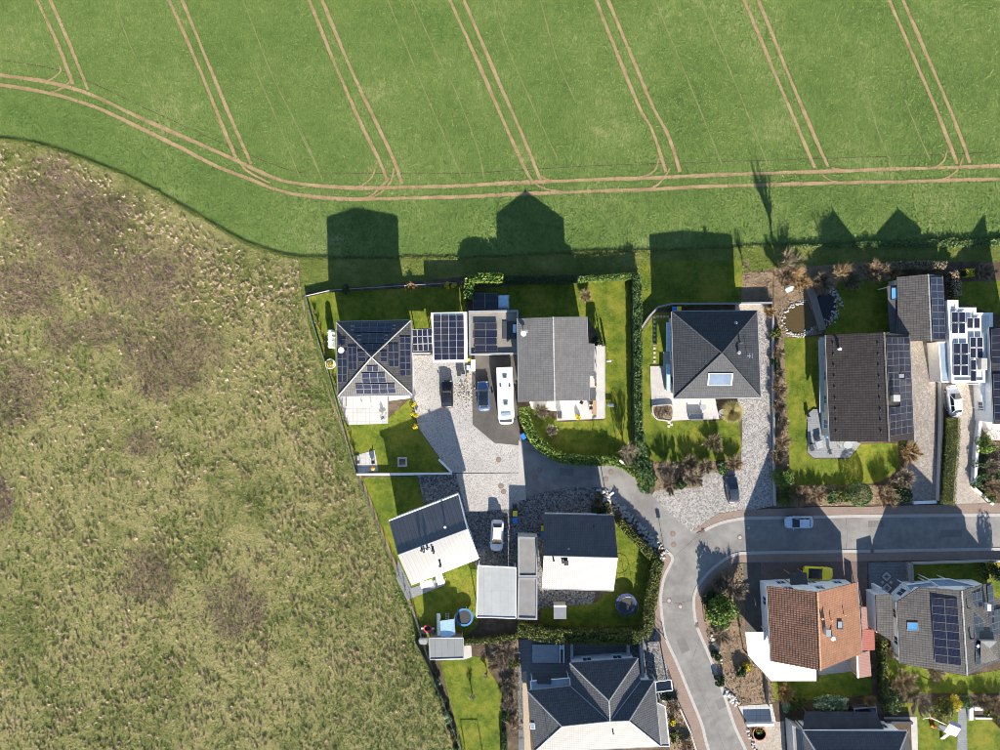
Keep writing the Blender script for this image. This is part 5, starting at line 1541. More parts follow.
def car(name, label, px, py, heading, L=4.2, W=1.76, HT=1.5, paint='paint_white', roof=None, hood=0.25, trunk=0.10, soft=False, suv=False, trim=None):
    """heading: degrees, world direction of the bonnet (90 = up the picture)"""
    root = thing(name, label, 'car', (0, 0, 0), 'cars parked on the estate')
    hw = W / 2
    belt = 0.92 if not suv else 1.0
    st = []
    prof = [(-0.5, .62, .44, belt - .30), (-0.492, .76, .36, belt - .20), (-0.475, .87, .30, belt - .10), (-0.445, .95, .26, belt - .02), (-0.39, .99, .23, belt), (-0.3, 1, .22, belt + .02), (0, 1, .22, belt + .02), (0.18, 1, .22, belt + .0),
            (0.29, .99, .22, belt - .05), (0.37, .965, .24, belt - .11), (0.42, .92, .26, belt - .16), (0.455, .85, .28, belt - .20), (0.48, .74, .32, belt - .27), (0.493, .60, .37, belt - .33), (0.5, .44, .42, belt - .38)]
    for t, w, zb, zt in prof:
        st.append(ringpts(t * L, hw * w, zb, zt, 0.22))
    body = loft(st, 11).build('body', paint, root, smooth=True, uv=False)
    # greenhouse
    x0, x1 = -L * (0.5 - trunk), L * (0.5 - hood)            # base of rear window / windscreen
    rx0, rx1 = x0 + 0.42, x1 - (0.78 if not soft else 0.62)   # roof ends
    zb, zt = belt - 0.02, HT
    bw, tw = hw * 0.80, hw * 0.66
    def quad(nm, pts, mat):
        MB().face(pts).build(nm, mat, root, uv=False)
    A = [Vector((x1, -bw, zb)), Vector((x1, bw, zb)), Vector((rx1, tw, zt - 0.03)), Vector((rx1, -tw, zt - 0.03))]
    quad('windscreen', [A[0], A[1], A[2], A[3]], 'glass_dark')
    Bq = [Vector((x0, bw * .94, zb)), Vector((x0, -bw * .94, zb)), Vector((rx0, -tw * .95, zt - 0.05)), Vector((rx0, tw * .95, zt - 0.05))]
    quad('rear_window', Bq, 'glass_dark' if not soft else 'plastic_black')
    for s_ in (1, -1):
        side = [Vector((x0, s_ * bw * .94, zb)), Vector((rx0, s_ * tw * .95, zt - .05)), Vector((rx1, s_ * tw, zt - .03)), Vector((x1, s_ * bw, zb))]
        if s_ < 0:
            side.reverse()
        quad('side_window', side, 'glass_dark')
    n = 6
    vs, fs = [], []
    for i in range(n + 1):
        t = i / n
        x = rx0 + (rx1 - rx0) * t
        zc = zt + 0.05 * math.sin(math.pi * t)
        w = tw * (0.95 + 0.05 * t)
        vs += [(x, -w - .015, zt - .06), (x, -w * .8, zc), (x, 0, zc + .025), (x, w * .8, zc), (x, w + .015, zt - .06)]
    for i in range(n):
        fs += [(i * 5 + j, (i + 1) * 5 + j, (i + 1) * 5 + j + 1, i * 5 + j + 1) for j in range(4)]
    MB().add(vs, fs).build('roof', roof or paint, root, smooth=True, uv=False)
    for s_ in (1, -1):       # pillars
        mbp = MB()
        mbp.tube((x1, s_ * bw, zb), (rx1, s_ * tw, zt - .03), .035, None, 5).tube((x0, s_ * bw * .94, zb), (rx0, s_ * tw * .95, zt - .05), .05, None, 5)
        xm = (rx0 + rx1) / 2 - 0.1
        mbp.tube((xm, s_ * bw * .99, zb), (xm, s_ * tw, zt - .03), .03, None, 5)
        mbp.build('pillar', paint if not soft else 'plastic_black', root, uv=False)
        MB().box((x1 - 0.15, s_ * (hw + 0.07), belt + 0.05), (0.14, 0.2, 0.14), 0, 0.03).build('mirror', paint, root, uv=False)
        MB().box((L * 0.462, s_ * hw * 0.66, belt - .23), (0.16, 0.30, 0.12), -s_ * 0.5, 0.02).build('headlight', 'glass_roof', root, uv=False)
        MB().box((-L * 0.482, s_ * hw * 0.74, belt - .16), (0.07, 0.26, 0.16), s_ * 0.45, 0.015).build('taillight', 'plastic_red', root, uv=False)
        for xw in (L * 0.30, -L * 0.29):
            r = 0.315 if not suv else 0.34
            w = MB()
            w.tube((xw, s_ * (hw - 0.20), r), (xw, s_ * (hw + 0.012), r), r, r * 0.97, 18).build('wheel', 'rubber', root, uv=False)
            MB().tube((xw, s_ * (hw - 0.05), r), (xw, s_ * (hw + 0.02), r), r * 0.66, r * 0.62, 12).build('rim', 'steel', root, uv=False)
    MB().box((L * 0.497, 0, 0.45), (0.04, W * 0.42, 0.16)).build('grille', 'plastic_black', root, uv=False)
    MB().box((-L * 0.503, 0, 0.62), (0.02, 0.5, 0.11)).build('number_plate', 'plastic_white', root, uv=False)
    p = P(px, py, 0.7)
    root.location = (p.x, p.y, 0.024)
    root.rotation_euler = (0, 0, math.radians(heading))
    return root
car('parked_car', 'black compact car with pale windscreen strip on the cobbled courtyard', 447, 394, 91, 3.95, 1.7, 1.5, 'paint_black', hood=0.24)
car('parked_car', 'blue hatchback with dark glass roof beside the motorhome', 483.5, 396, 93, 4.25, 1.75, 1.48, 'paint_blue', 'glass_dark', hood=0.27)
car('parked_car', 'white compact suv with ice blue bonnet on shaded grey cobbles', 497, 535.5, 268, 4.4, 1.8, 1.62, 'paint_white', suv=True)
car('parked_car', 'dark graphite saloon on the granite driveway below the slate house', 732.5, 489.5, 97, 3.9, 1.75, 1.48, 'paint_graphite', 'paint_night', hood=0.26)
car('parked_car', 'pale blue hatchback parked at the kerb of the road', 799, 522.3, 181, 4.0, 1.7, 1.5, 'paint_ice', hood=0.24)
car('parked_car', 'bright yellow roadster with black soft top before the orange roof house', 818.3, 573.4, -3, 4.25, 1.85, 1.3, 'paint_yellow', 'plastic_black', hood=0.38, trunk=0.14, soft=True)
car('parked_car', 'silver estate car on the tan driveway of the white house', 954.3, 400.5, 96, 4.4, 1.8, 1.55, 'paint_silver', hood=0.27)

# motorhome
root = thing('motorhome', 'long white motorhome with roof hatches parked beside the pale grey gable roof', 'motorhome', (0, 0, 0))
Lm, Wm, Hm = 8.0, 2.3, 2.85
st = []
for x, w, zt in ((-4.0, .93, Hm - .12), (-3.92, 1, Hm), (-2, 1, Hm + .02), (0, 1, Hm + .02), (2.0, 1, Hm), (2.6, 1, Hm - .05), (3.0, .97, Hm - .35), (3.3, .93, 2.05)):
    st.append(ringpts(x, Wm / 2 * w, 0.45, zt, 0.06))
loft(st, 11).build('body', 'paint_caravan', root, smooth=False, uv=False)
st = [ringpts(x, Wm / 2 * w, 0.35, zt, 0.12) for x, w, zt in ((3.22, .90, 2.0), (3.5, .9, 1.5), (3.8, .86, 1.25), (4.0, .74, 1.05), (4.08, .55, .9))]
loft(st, 11).build('bonnet', 'paint_caravan', root, smooth=True, uv=False)
MB().face([(3.30, -.88, 2.03), (3.78, -.86, 1.36), (3.78, .86, 1.36), (3.30, .88, 2.03)]).build('windscreen', 'glass_dark', root, uv=False)
for x, y, sx, sy in ((-2.7, 0, .5, .62), (-1.4, -.62, .36, .28), (-1.35, .62, .36, .28), (1.0, 0, .62, .62)):
    b = MB().box((x, y, Hm + .08), (sx, sy, .12), 0, .03).build('roof_hatch', 'trim_grey', root, uv=False)
    MB().box((x, y, Hm + .145), (sx * .7, sy * .7, .02)).build('hatch_pane', 'glass_pane', b, uv=False)
MB().box((2.55, 0, Hm + .03), (.5, 1.3, .12), 0, .03).build('front_skylight', 'glass_roof', root, uv=False)
for s_ in (1, -1):
    for xw in (2.9, -1.9):
        MB().tube((xw, s_ * .92, .36), (xw, s_ * 1.13, .36), .36, .35, 18).build('wheel', 'rubber', root, uv=False)
        MB().tube((xw, s_ * 1.0, .36), (xw, s_ * 1.15, .36), .22, .2, 12).build('rim', 'steel', root, uv=False)
    MB().box((3.4, s_ * 1.28, 1.75), (.14, .24, .35), 0, .03).build('mirror', 'plastic_black', root, uv=False)
    MB().box((3.93, s_ * .62, .85), (.12, .3, .16), 0, .02).build('headlight', 'glass_roof', root, uv=False)
    for xw in (-2.4, 0.2):
        MB().box((xw, s_ * 1.152, 1.75), (1.0, .03, .55)).build('side_window', 'glass_dark', root, uv=False)
p = P(505.3, 395.5, 1.4)
root.location = (p.x, p.y, 0.022)
root.rotation_euler = (0, 0, math.radians(272))

# ================================================================== BINS AND STREET FURNITURE
def bin_(label, px, py, body, lid, rz=0.0, z=0.02):
    p = P(px, py, 0.6)
    r = thing('wheelie_bin', label, 'bin', (p.x, p.y, z), 'wheelie bins')
    def at(x, y):
        return (p.x + x * math.cos(rz) - y * math.sin(rz), p.y + x * math.sin(rz) + y * math.cos(rz))
    lo = [at(-.23, -.27), at(.23, -.27), at(.23, .27), at(-.23, .27)]; hi = [at(-.29, -.36), at(.29, -.36), at(.29, .36), at(-.29, .36)]
    MB().add([(x, y, z + .04) for x, y in lo] + [(x, y, z + .98) for x, y in hi], [(3, 2, 1, 0), (4, 5, 6, 7), (0, 1, 5, 4), (1, 2, 6, 5), (2, 3, 7, 6), (3, 0, 4, 7)]).build('body', body, r)
    MB().box((p.x, p.y, z + 1.03), (.64, .80, .09), rz, .03).build('lid', lid, r)
    for s_ in (-1, 1):
        a, b = at(s_ * .2, .3), at(s_ * .27, .3)
        MB().tube((a[0], a[1], z + .11), (b[0], b[1], z + .11), .11, None, 10).build('wheel', 'rubber', r)
bin_('blue wheelie bin standing alone at the curved hedge by the lane', 523.2, 436, 'plastic_blue', 'plastic_blue', 0.5)
bin_('black wheelie bin above the yellow lidded one on the grey cobbles', 514.8, 506.5, 'plastic_black', 'plastic_black')
bin_('yellow lidded wheelie bin on the grey cobbles near the white suv', 515, 513, 'plastic_black', 'plastic_yellow')
bin_('blue wheelie bin on the grey cobbles below the yellow lidded one', 515.2, 519.5, 'plastic_black', 'plastic_blue')
bin_('blue wheelie bin at the west wall of the navy roof house', 543, 534.5, 'plastic_black', 'plastic_blue')
bin_('yellow lidded wheelie bin at the west wall of the navy roof house', 543, 528, 'plastic_black', 'plastic_yellow')
bin_('blue lidded wheelie bin behind the slate hip roof', 673.5, 309.6, 'plastic_black', 'plastic_blue')
bin_('yellow lidded wheelie bin behind the slate hip roof', 678.3, 309.6, 'plastic_black', 'plastic_yellow')
bin_('yellow lidded wheelie bin beside the pink lean-to', 870.5, 613.5, 'plastic_black', 'plastic_yellow')
bin_('blue lidded wheelie bin beside the pink lean-to', 871, 624.5, 'plastic_black', 'plastic_blue')
bin_('black wheelie bin beside the pink lean-to', 871, 618.8, 'plastic_black', 'plastic_black')
bin_('small blue bin by the hedge end at the curving road', 639.5, 632.5, 'plastic_blue', 'plastic_blue')

def sign_post(label, px, py, h, mat, round_=False):
    p = P(px, py)
    r = thing('sign_post', label, 'sign', (p.x, p.y, 0))
    MB().tube((p.x, p.y, 0), (p.x, p.y, h), .035, None, 8).build('pole', 'steel', r)
    MB().box((p.x, p.y - .04, h - .3), (.55, .02, .55)).build('plate', mat, r)
    MB().lathe((p.x, p.y, 0), [(.12, 0), (.12, .04), (.05, .06)], 10).build('foot', 'stone', r)
sign_post('thin steel sign post at the mouth of the narrow lane', 664, 548.5, 2.4, 'trim_white')
def lamp(label, px, py, h, dx, dy):
    p = P(px, py)
    r = thing('street_lamp', label, 'street lamp', (p.x, p.y, 0), 'street lamps')
    MB().tube((p.x, p.y, 0), (p.x, p.y, h), .06, .045, 8).build('pole', 'steel', r)
    MB().tube((p.x, p.y, h), (p.x + dx * .6, p.y + dy * .6, h + .08), .035, .03, 6).build('arm', 'steel', r)
    MB().box((p.x + dx * .75, p.y + dy * .75, h + .06), (.62, .28, .1), math.atan2(dy, dx), .03).build('lamp_head', 'trim_white', r)
lamp('street lamp in the hedge corner near the bare tree, white head', 620, 461, 3.7, -.6, .5)
lamp('street lamp with white head on the stone bank of the lane', 605, 490, 4.3, .4, .3)
p = P(610, 405)
r = thing('garden_bench', 'small white bench on the lawn beside the pale terrace', 'bench', (p.x, p.y, 0))
MB().box((p.x, p.y, .42), (.9, .36, .05)).build('seat', 'plastic_white', r)
MB().box((p.x, p.y - .17, .62), (.9, .04, .3)).build('backrest', 'plastic_white', r)
for s_ in (-1, 1):
    MB().box((p.x + s_ * .38, p.y, .2), (.06, .32, .4)).build('leg', 'plastic_white', r)
p = P(608, 361)
r = thing('rotary_dryer', 'folded rotary clothes dryer with pale cover on the lawn strip', 'clothes dryer', (p.x, p.y, 0))
MB().tube((p.x, p.y, 0), (p.x, p.y, 2.55), .03, None, 8).build('pole', 'steel', r)
MB().lathe((p.x, p.y, .9), [(.10, 0), (.17, .2), (.19, 1.2), (.12, 1.6), (.03, 1.68)], 10).build('cover', 'plastic_white', r)
MB().lathe((p.x, p.y, 0), [(.2, 0), (.2, .05), (.08, .07)], 12).build('foot', 'stone', r)

# trampolines
def trampoline(label, px, py, rad, ringm, net):
    p = P(px, py, 0.8)
    r = thing('trampoline', label, 'trampoline', (p.x, p.y, 0), 'garden trampolines')
    n = 28
    vs, fs = [], []
    for i in range(n):
        t = 2 * math.pi * i / n
        for q, z in ((rad, .86), (rad, .80), (rad * .78, .80), (rad * .78, .86)):
            vs.append((p.x + q * math.cos(t), p.y + q * math.sin(t), z))
    for i in range(n):
        j = (i + 1) % n
        fs += [(4 * i + k, 4 * j + k, 4 * j + (k + 1) % 4, 4 * i + (k + 1) % 4) for k in range(4)]
    MB().add(vs, fs).build('safety_pad', ringm, r)
    MB().lathe((p.x, p.y, .79), [(rad * .8, 0), (rad * .8, .02)], 28).build('jump_mat', 'net_black', r)
    for i in range(6):
        t = 2 * math.pi * i / 6 + .3
        x, y = p.x + rad * .97 * math.cos(t), p.y + rad * .97 * math.sin(t)
        MB().tube((x, y, 0), (x, y, .8), .03, None, 6).build('leg', 'steel', r)
        if net:
            MB().tube((x, y, .8), (x, y, 2.3), .025, None, 6).build('net_pole', 'pad_navy', r)
    if net:
        vs, fs = [], []
        for i in range(24):
            t = 2 * math.pi * i / 24
            vs += [(p.x + rad * .97 * math.cos(t), p.y + rad * .97 * math.sin(t), 2.26), (p.x + rad * .97 * math.cos(t), p.y + rad * .97 * math.sin(t), 2.3), (p.x + rad * .94 * math.cos(t), p.y + rad * .94 * math.sin(t), 2.28)]
        for i in range(24):
            j = (i + 1) % 24
            fs += [(3 * i + k, 3 * j + k, 3 * j + (k + 1) % 3, 3 * i + (k + 1) % 3) for k in range(3)]
        MB().add(vs, fs).build('net_rim', 'plastic_black', r)
trampoline('trampoline with bright blue rim beside the playhouse roof', 464.2, 617.2, 1.28, 'pad_blue', False)
trampoline('dark blue trampoline with net poles inside the hedge corner', 626.2, 603.8, 1.5, 'pad_navy', True)

# playhouse with slide beside the blue trampoline
p = P(447.5, 628)
r = thing('playhouse', 'pale blue roofed playhouse with white slide next to the round trampoline', 'playhouse', (p.x, p.y, 0))
a = [P(440, 621, 2.0), P(454.5, 619, 2.0), P(455, 634.5, 2.4), P(449, 637.3, 2.4), P(440.8, 636.5, 2.4)]
MB().slab([a], .08).build('roof', 'cloth_pale_blue', r)
for q in (a[0], a[1], a[2], a[4]):
    MB().box((q.x, q.y, (q.z - .08) / 2), (.09, .09, q.z - .08)).build('post', 'wood_pale', r)
MB().box((p.x, p.y, 1.0), (1.9, 2.0, .06)).build('platform', 'wood', r)
s0, s1 = P(438.5, 635.5, 1.1), P(438.2, 613.5, 0.15)
d = (s1 - s0); sd = Vector((d.y, -d.x, 0)).normalized() * .22
MB().slab([[s0 - sd, s0 + sd, s1 + sd, s1 - sd]], .05).build('slide', 'plastic_white', r)
for s_ in (-1, 1):
    q0, q1 = s0 + sd * s_ * 1.1 + Vector((0, 0, .08)), s1 + sd * s_ * 1.1 + Vector((0, 0, .08))
    MB().tube(q0, q1, .05, None, 6).build('slide_rail', 'plastic_white' if s_ > 0 else 'plastic_green', r)
l0, l1 = P(447, 621, 1.6), P(447.2, 613, 0.05)
for s_ in (-.22, .22):
    MB().tube(l0 + Vector((s_, 0, 0)), l1 + Vector((s_, 0, 0)), .035, None, 6).build('ladder_rail', 'trim_grey', r)
for k in range(5):
    q = l0.lerp(l1, (k + .5) / 5); MB().box(tuple(q), (.44, .07, .04)).build('rung', 'trim_grey', r)
MB().lathe((p.x, p.y + 1.05, 1.9), [(.1, 0), (.14, .06), (.1, .14)], 10).build('finial', 'cloth_grey', r)
p = P(428, 627)
r = thing('fire_bowl', 'round fire bowl with red rim and two white side tables', 'fire bowl', (p.x, p.y, 0))
MB().lathe((p.x, p.y, .1), [(.2, 0), (.42, .25), (.52, .5), (.56, .52), (.46, .48), (.3, .3), (.05, .25)], 18).build('bowl', 'plastic_black', r)
vs, fs = [], []
for i in range(20):
    t = 2 * math.pi * i / 20
    vs += [(p.x + q * math.cos(t), p.y + q * math.sin(t), z) for q, z in ((.58, .60), (.60, .64), (.42, .64), (.42, .60))]
for i in range(20):
    j = (i + 1) % 20
    fs += [(4 * i + k, 4 * j + k, 4 * j + (k + 1) % 4, 4 * i + (k + 1) % 4) for k in range(4)]
MB().add(vs, fs).build('rim', 'plastic_red', r)
for s_ in (-1, 1):
    MB().box((p.x + s_ * .78, p.y, .55), (.34, .22, .04)).build('side_shelf', 'plastic_white', r)
    MB().tube((p.x + s_ * .3, p.y, 0), (p.x + s_ * .25, p.y, .3), .03, None, 6).build('leg', 'trim_dark', r)
p = P(427.5, 631)
MB().box((p.x, p.y, .25), (1.9, .5, .5)).build('log_bench', 'wood_grey')
tag(bpy.data.objects['log_bench'], 'low dark timber bench below the red rimmed fire bowl', 'bench')
# garden shed
cv, rf, pls = canopy('garden_shed', 'garden shed with grey ribbed sheet roof at the meadow fence', [[(429, 638, 2.5), (463, 637.5, 2.5), (463.5, 658, 2.2), (430, 659, 2.2)]], 'sheet_shed', 0.1, 'shed', 'wood_grey', rim='trim_grey')
q0 = P(446.5, 648, 2.2); MB().box((q0.x, q0.y, 1.05), (4.4, 2.5, 2.1)).build('wall', 'wood_grey', cv)
sheet('shed_base', [(464, 646), (471, 645), (472, 657), (464, 659.5), (430, 660.5), (430, 659)], 0.03, 'slab_white', 0.03)
p = P(423.5, 639.5)
r = thing('garden_locker', 'small white locker at the shed corner by the meadow fence', 'locker', (p.x, p.y, 0))
MB().box((p.x, p.y, .5), (1.1, .6, 1.0), 0, .03).build('body', 'plastic_white', r)
MB().box((p.x, p.y, 1.03), (1.16, .66, .05)).build('lid', 'trim_grey', r)
# storage cylinder hut on lawn H
p = P(560, 612, 1.8)
r = thing('tool_cabinet', 'grey ribbed garden cabinet with white top on the shaded lawn', 'cabinet', (p.x, p.y, 0))
for k in range(7):
    MB().box((p.x - .72 + .24 * k, p.y, .9), (.22, 1.7, 1.8)).build('panel', 'box_grey', r)
MB().box((p.x, p.y - .1, 1.83), (1.8, 1.75, .06)).build('roof', 'cloth_grey', r)
MB().box((p.x, p.y + .85, 1.85), (1.85, .22, .12), 0, .04).build('ridge', 'plastic_white', r)
# pool cover J
p = P(547, 652)
r = thing('pool_cover', 'grey pool cover with two white rails in the paved courtyard', 'pool', (p.x, p.y, 0))
x0, x1, y0, y1 = P(532, 650).x, P(558, 650).x, P(540, 661.5).y, P(540, 643.5).y
MB().prism([(x0, y0), (x1, y0), (x1, y1), (x0, y1)], .02, .42).build('cover', 'box_grey', r)
for k in range(2):
    xx = P(559.5 + 4.0 * k, 650).x
    MB().box((xx, (y0 + y1) / 2, .45), (.16, y1 - y0, .1)).build('rail', 'trim_white', r)
MB().box((P(561.5, 650).x, y1 - .35, .47), (.4, .6, .08)).build('roller', 'cloth_pale_blue', r)

# garden furniture
def table(label, px, py, sx, sy, mat, chairs=(), rz=0.0, chair_mat='plastic_black', z0=0.12):
    p = P(px, py, .7)
    r = thing('garden_table', label, 'table', (p.x, p.y, z0))
    for k in range(4):
        MB().box((p.x, p.y - sy / 2 + sy * (k + .5) / 4, z0 + .73), (sx, sy / 4 - .015, .04), 0).build('plank', mat, r)
    for s_ in (-1, 1):
        for t_ in (-1, 1):
            MB().box((p.x + s_ * (sx / 2 - .08), p.y + t_ * (sy / 2 - .08), z0 + .355), (.07, .07, .71)).build('leg', mat, r)
    return r
def chair(label, px, py, rz, mat='plastic_black', z0=0.12, group='garden chairs'):
    p = P(px, py, .5)
    r = thing('garden_chair', label, 'chair', (0, 0, 0), group)
    MB().box((0, 0, .44), (.46, .46, .04)).build('seat', mat, r)
    MB().box((-.22, 0, .70), (.04, .46, .5)).build('backrest', mat, r)
    for s_ in (-1, 1):
        for t_ in (-1, 1):
            MB().box((s_ * .2, t_ * .2, .21), (.04, .04, .42)).build('leg', mat, r)
    r.location = (p.x, p.y, z0); r.rotation_euler = (0, 0, rz)
table('orange wooden dining table on the pale terrace of the gable house', 595.5, 407.5, 0.85, 2.1, 'wood')
for y_, x_, rz in ((403, 600.3, math.pi), (408, 600.3, math.pi), (413.5, 600.3, math.pi), (403, 590.8, 0), (408, 590.8, 0)):
    chair('black garden chair pulled up to the orange wooden table', x_, y_, rz, group='chairs round the orange table')
chair('lone black chair near the house wall on the pale terrace', 581.5, 402.3, 1.2)
p = P(559.5, 414.5)
r = thing('garden_chest', 'dark storage chest at the west end of the pale terrace', 'chest', (p.x, p.y, .12))
MB().box((p.x, p.y, .42), (.5, 1.0, .6), 0, .02).build('body', 'trim_dark', r); MB().box((p.x, p.y, .75), (.56, 1.06, .06), 0, .02).build('lid', 'trim_dark', r)
# terrace A furniture
r = table('pale grey table on the white slab terrace of the solar hip house', 366, 405, 1.5, .8, 'stone_pale', z0=.05)
chair('grey garden chair at the south edge of the white slab terrace', 382, 418, 2.2, 'box_grey', .05)
chair('grey garden chair turned to the lawn on the white slab terrace', 384.5, 417, .6, 'box_grey', .05)
p = P(346.5, 400)
r = thing('parasol', 'folded grey parasol lying on the white slab terrace', 'parasol', (p.x, p.y, .05))
MB().tube((p.x, p.y - .9, .12), (p.x, p.y + .9, .12), .09, .05, 8).build('canopy', 'cloth_grey', r); MB().tube((p.x, p.y + .9, .12), (p.x, p.y + 1.4, .12), .025, None, 6).build('pole', 'steel', r)
# fire pit A
p = P(402.5, 462)
r = thing('sandbox', 'square stone rimmed pit on the shaded lawn', 'pit', (p.x, p.y, 0))
for s_, (sx, sy) in (((0, .56), (1.4, .25)), ((0, -.56), (1.4, .25)), ((.57, 0), (.25, .86)), ((-.57, 0), (.25, .86))):
    MB().box((p.x + s_[0], p.y + s_[1], .14), (sx, sy, .26), 0, .03).build('rim_stone', 'stone', r)
MB().box((p.x, p.y, .06), (.9, .9, .1)).build('sand', 'tan_soil', r)
p = P(374, 467.5)
r = thing('grill', 'orange and black kettle grill on the small slab terrace', 'grill', (p.x, p.y, .04))
MB().lathe((p.x, p.y, .55), [(.08, 0), (.26, .12), (.31, .27), (.31, .3)], 14).build('bowl', 'plastic_black', r)
MB().lathe((p.x, p.y, .855), [(.32, 0), (.29, .12), (.16, .22), (.03, .25)], 14).build('lid', 'plastic_orange', r)
for k in range(3):
    t = 2.1 * k
    MB().tube((p.x + .3 * math.cos(t), p.y + .3 * math.sin(t), .04), (p.x + .12 * math.cos(t), p.y + .12 * math.sin(t), .62), .02, None, 6).build('leg', 'steel', r)
chair('black garden chair on the small slab terrace by the fence', 358, 462, 0, 'trim_dark', .04)
chair('second black garden chair beside the orange kettle grill', 373, 462, 3.1, 'trim_dark', .04)
# planter ball
p = P(331.5, 364)
r = thing('planter', 'large white round planter with a lime green box ball', 'planter', (p.x, p.y, 0))
MB().lathe((p.x, p.y, 0), [(.45, 0), (.68, .3), (.74, .75), (.70, .8), (.6, .72)], 20).build('pot', 'plastic_white', r)
n_ = 700
dd = rng.normal(size=(n_, 3)); dd /= np.linalg.norm(dd, axis=1)[:, None]
v, f, t_ = leaves(np.array([p.x, p.y, 1.15]) + dd * .52 * rng.uniform(.85, 1.03, n_)[:, None], .08)
np_obj('box_ball', v, f, 'leaf_yellow', t_ * .35, r)
p = P(333, 339.5)
r = thing('water_tank', 'white upright rain tank at the west wall of the solar hip house', 'tank', (p.x, p.y, 0))
MB().box((p.x, p.y, .9), (.62, 2.6, 1.8), .03, .12).build('body', 'plastic_white', r)
for k in range(4):
    MB().box((p.x, p.y - .95 + .63 * k, .9), (.68, .1, 1.83), .03, .03).build('rib', 'trim_white', r)
for i, y_ in enumerate((404.5, 415, 426)):
    bush('potted_shrub', ['lime yellow potted shrub at the north end of the driveway row', 'middle lime yellow potted shrub of the driveway row', 'lime yellow potted shrub at the south end of the driveway row'][i], 414.6, y_, 3.2, .95, 'leaf_yellow', 330, leaf=.09, z0=.1)
# items stacked along the courtyard edge
stuff_spots = [(459, 373, .5, .9, .5, 'trim_dark'), (463.5, 376, .45, .5, .8, 'box_grey'), (468.5, 367.5, .5, .6, .7, 'cloth_pale_blue'), (469, 360, .6, .4, .6, 'plastic_yellow'), (473, 365.5, .6, 1.6, .9, 'plastic_white'), (468, 376, .3, .9, .6, 'wood_pale')]
lbs = ['dark garden cart standing on the cobbles by the solar carport', 'grey box on the cobbles beside the dark cart', 'pale blue crate against the parking edge', 'yellow crate at the carport post', 'white cabinet between carport and parking', 'pale timber stack at the parking edge']
for (x_, y_, sx, sy, sz, m_), lb in zip(stuff_spots, lbs):
    p = P(x_, y_, sz / 2)
    r = thing('storage_crate', lb, 'box', (p.x, p.y, 0.02))
    for k in range(3):
        MB().box((p.x, p.y, .02 + sz * (k + .5) / 3), (sx - .02 * (k % 2), sy - .02 * (k % 2), sz / 3 - .02)).build('board', m_, r)
    MB().box((p.x, p.y, .04 + sz), (sx + .04, sy + .04, .04), 0, .01).build('lid', m_, r)
# gravel heap beside it
p = P(464, 391)
pts = np.stack([rng.normal(p.x, .62, 260), rng.normal(p.y, 1.05, 260), rng.uniform(.03, .14, 260)], 1)
v, f, t_ = leaves(pts, .11, up=.8)
o = np_obj('plant_litter', v, f, 'twig_grey', .5 + .5 * t_)
kind(o, 'stuff'); o['label'] = 'scattered pale cuttings on the cobbles beside the black car'; o['category'] = 'litter'

# swing / play set bottom right
p = P(946, 728)
r = thing('play_tower', 'play tower with white canopy, slide and climbing arm on the right hand lawn', 'play tower', (p.x, p.y, 0))
a = [P(949.5, 724, 2.5), P(961, 728.8, 2.5), P(956, 737, 2.3), P(944, 732, 2.3)]
MB().slab([a], .06).build('canopy', 'plastic_white', r)
b_ = [P(949.5, 723.5, 2.45), P(951, 720.5, 2.1), P(961.5, 725.5, 2.1), P(961, 728.5, 2.45)]
MB().slab([b_], .05).build('canopy_flap', 'cloth_violet', r)
b_ = [P(939.5, 724.5, 1.1), P(947, 727, 1.1), P(944.5, 732, 1.1), P(938, 729.5, 1.1)]
MB().slab([b_], .08).build('platform', 'cloth_grey', r)
for q in a:
    MB().box((q.x, q.y, q.z / 2 - .04), (.1, .1, q.z - .1)).build('post', 'wood_pale', r)
s0, s1 = P(949, 734, 1.2), P(942, 739, .1)
sd = Vector(((s1 - s0).y, -(s1 - s0).x, 0)).normalized() * .24
MB().slab([[s0 - sd, s0 + sd, s1 + sd, s1 - sd]], .06).build('slide', 'plastic_white', r)
MB().tube(P(946.5, 725, 2.2), P(930.5, 717.5, 2.2), .05, None, 8).build('swing_beam', 'plastic_white', r)
MB().tube(P(930.5, 717.5, 2.2), P(922.8, 718.8, 0), .05, None, 8).build('swing_leg', 'plastic_white', r)
MB().tube(P(930.5, 717.5, 2.2), P(928, 710, 0), .05, None, 8).build('swing_leg', 'plastic_white', r)
q = P(931.5, 718, .6); MB().box(tuple(q), (.45, .4, .2), .4, .04).build('swing_seat', 'plastic_red', r)
for s_ in (-.18, .18):
    MB().tube(q + Vector((s_, 0, .1)), q + Vector((s_, 0, 1.58)), .012, None, 4).build('swing_rope', 'trim_dark', r)
p = P(932, 725.5)
r = thing('ride_on_toy', 'orange and red ride-on toy under the swing beam', 'toy', (p.x, p.y, 0))
MB().box((p.x, p.y, .3), (.75, .35, .25), -.4, .08).build('body', 'plastic_orange', r)
MB().box((p.x + .1, p.y - .05, .46), (.3, .26, .12), -.4, .04).build('seat', 'plastic_red', r)
for s_ in (-1, 1):
    for t_ in (-1, 1):
        MB().tube((p.x + s_ * .24, p.y - s_ * .1 + t_ * .15, .12), (p.x + s_ * .24, p.y - s_ * .1 + t_ * .2, .12), .12, None, 10).build('wheel', 'plastic_black', r)
p = P(971, 712)
r = thing('raised_bed', 'white framed raised bed beside the yellow shrub', 'raised bed', (p.x, p.y, 0))
for q0, sx, sy in (((969, 712.5), .55, 1.75), ((976.5, 707.3), 1.2, .45), ((982, 716.8), 2.4, .25)):
    q = P(*q0); MB().box((q.x, q.y, .25), (sx, sy, .5), 0, .02).build('board', 'plastic_white', r)
q = P(977.5, 712.5); MB().box((q.x, q.y, .2), (1.6, 1.0, .3)).build('soil', 'bed_soil', r)
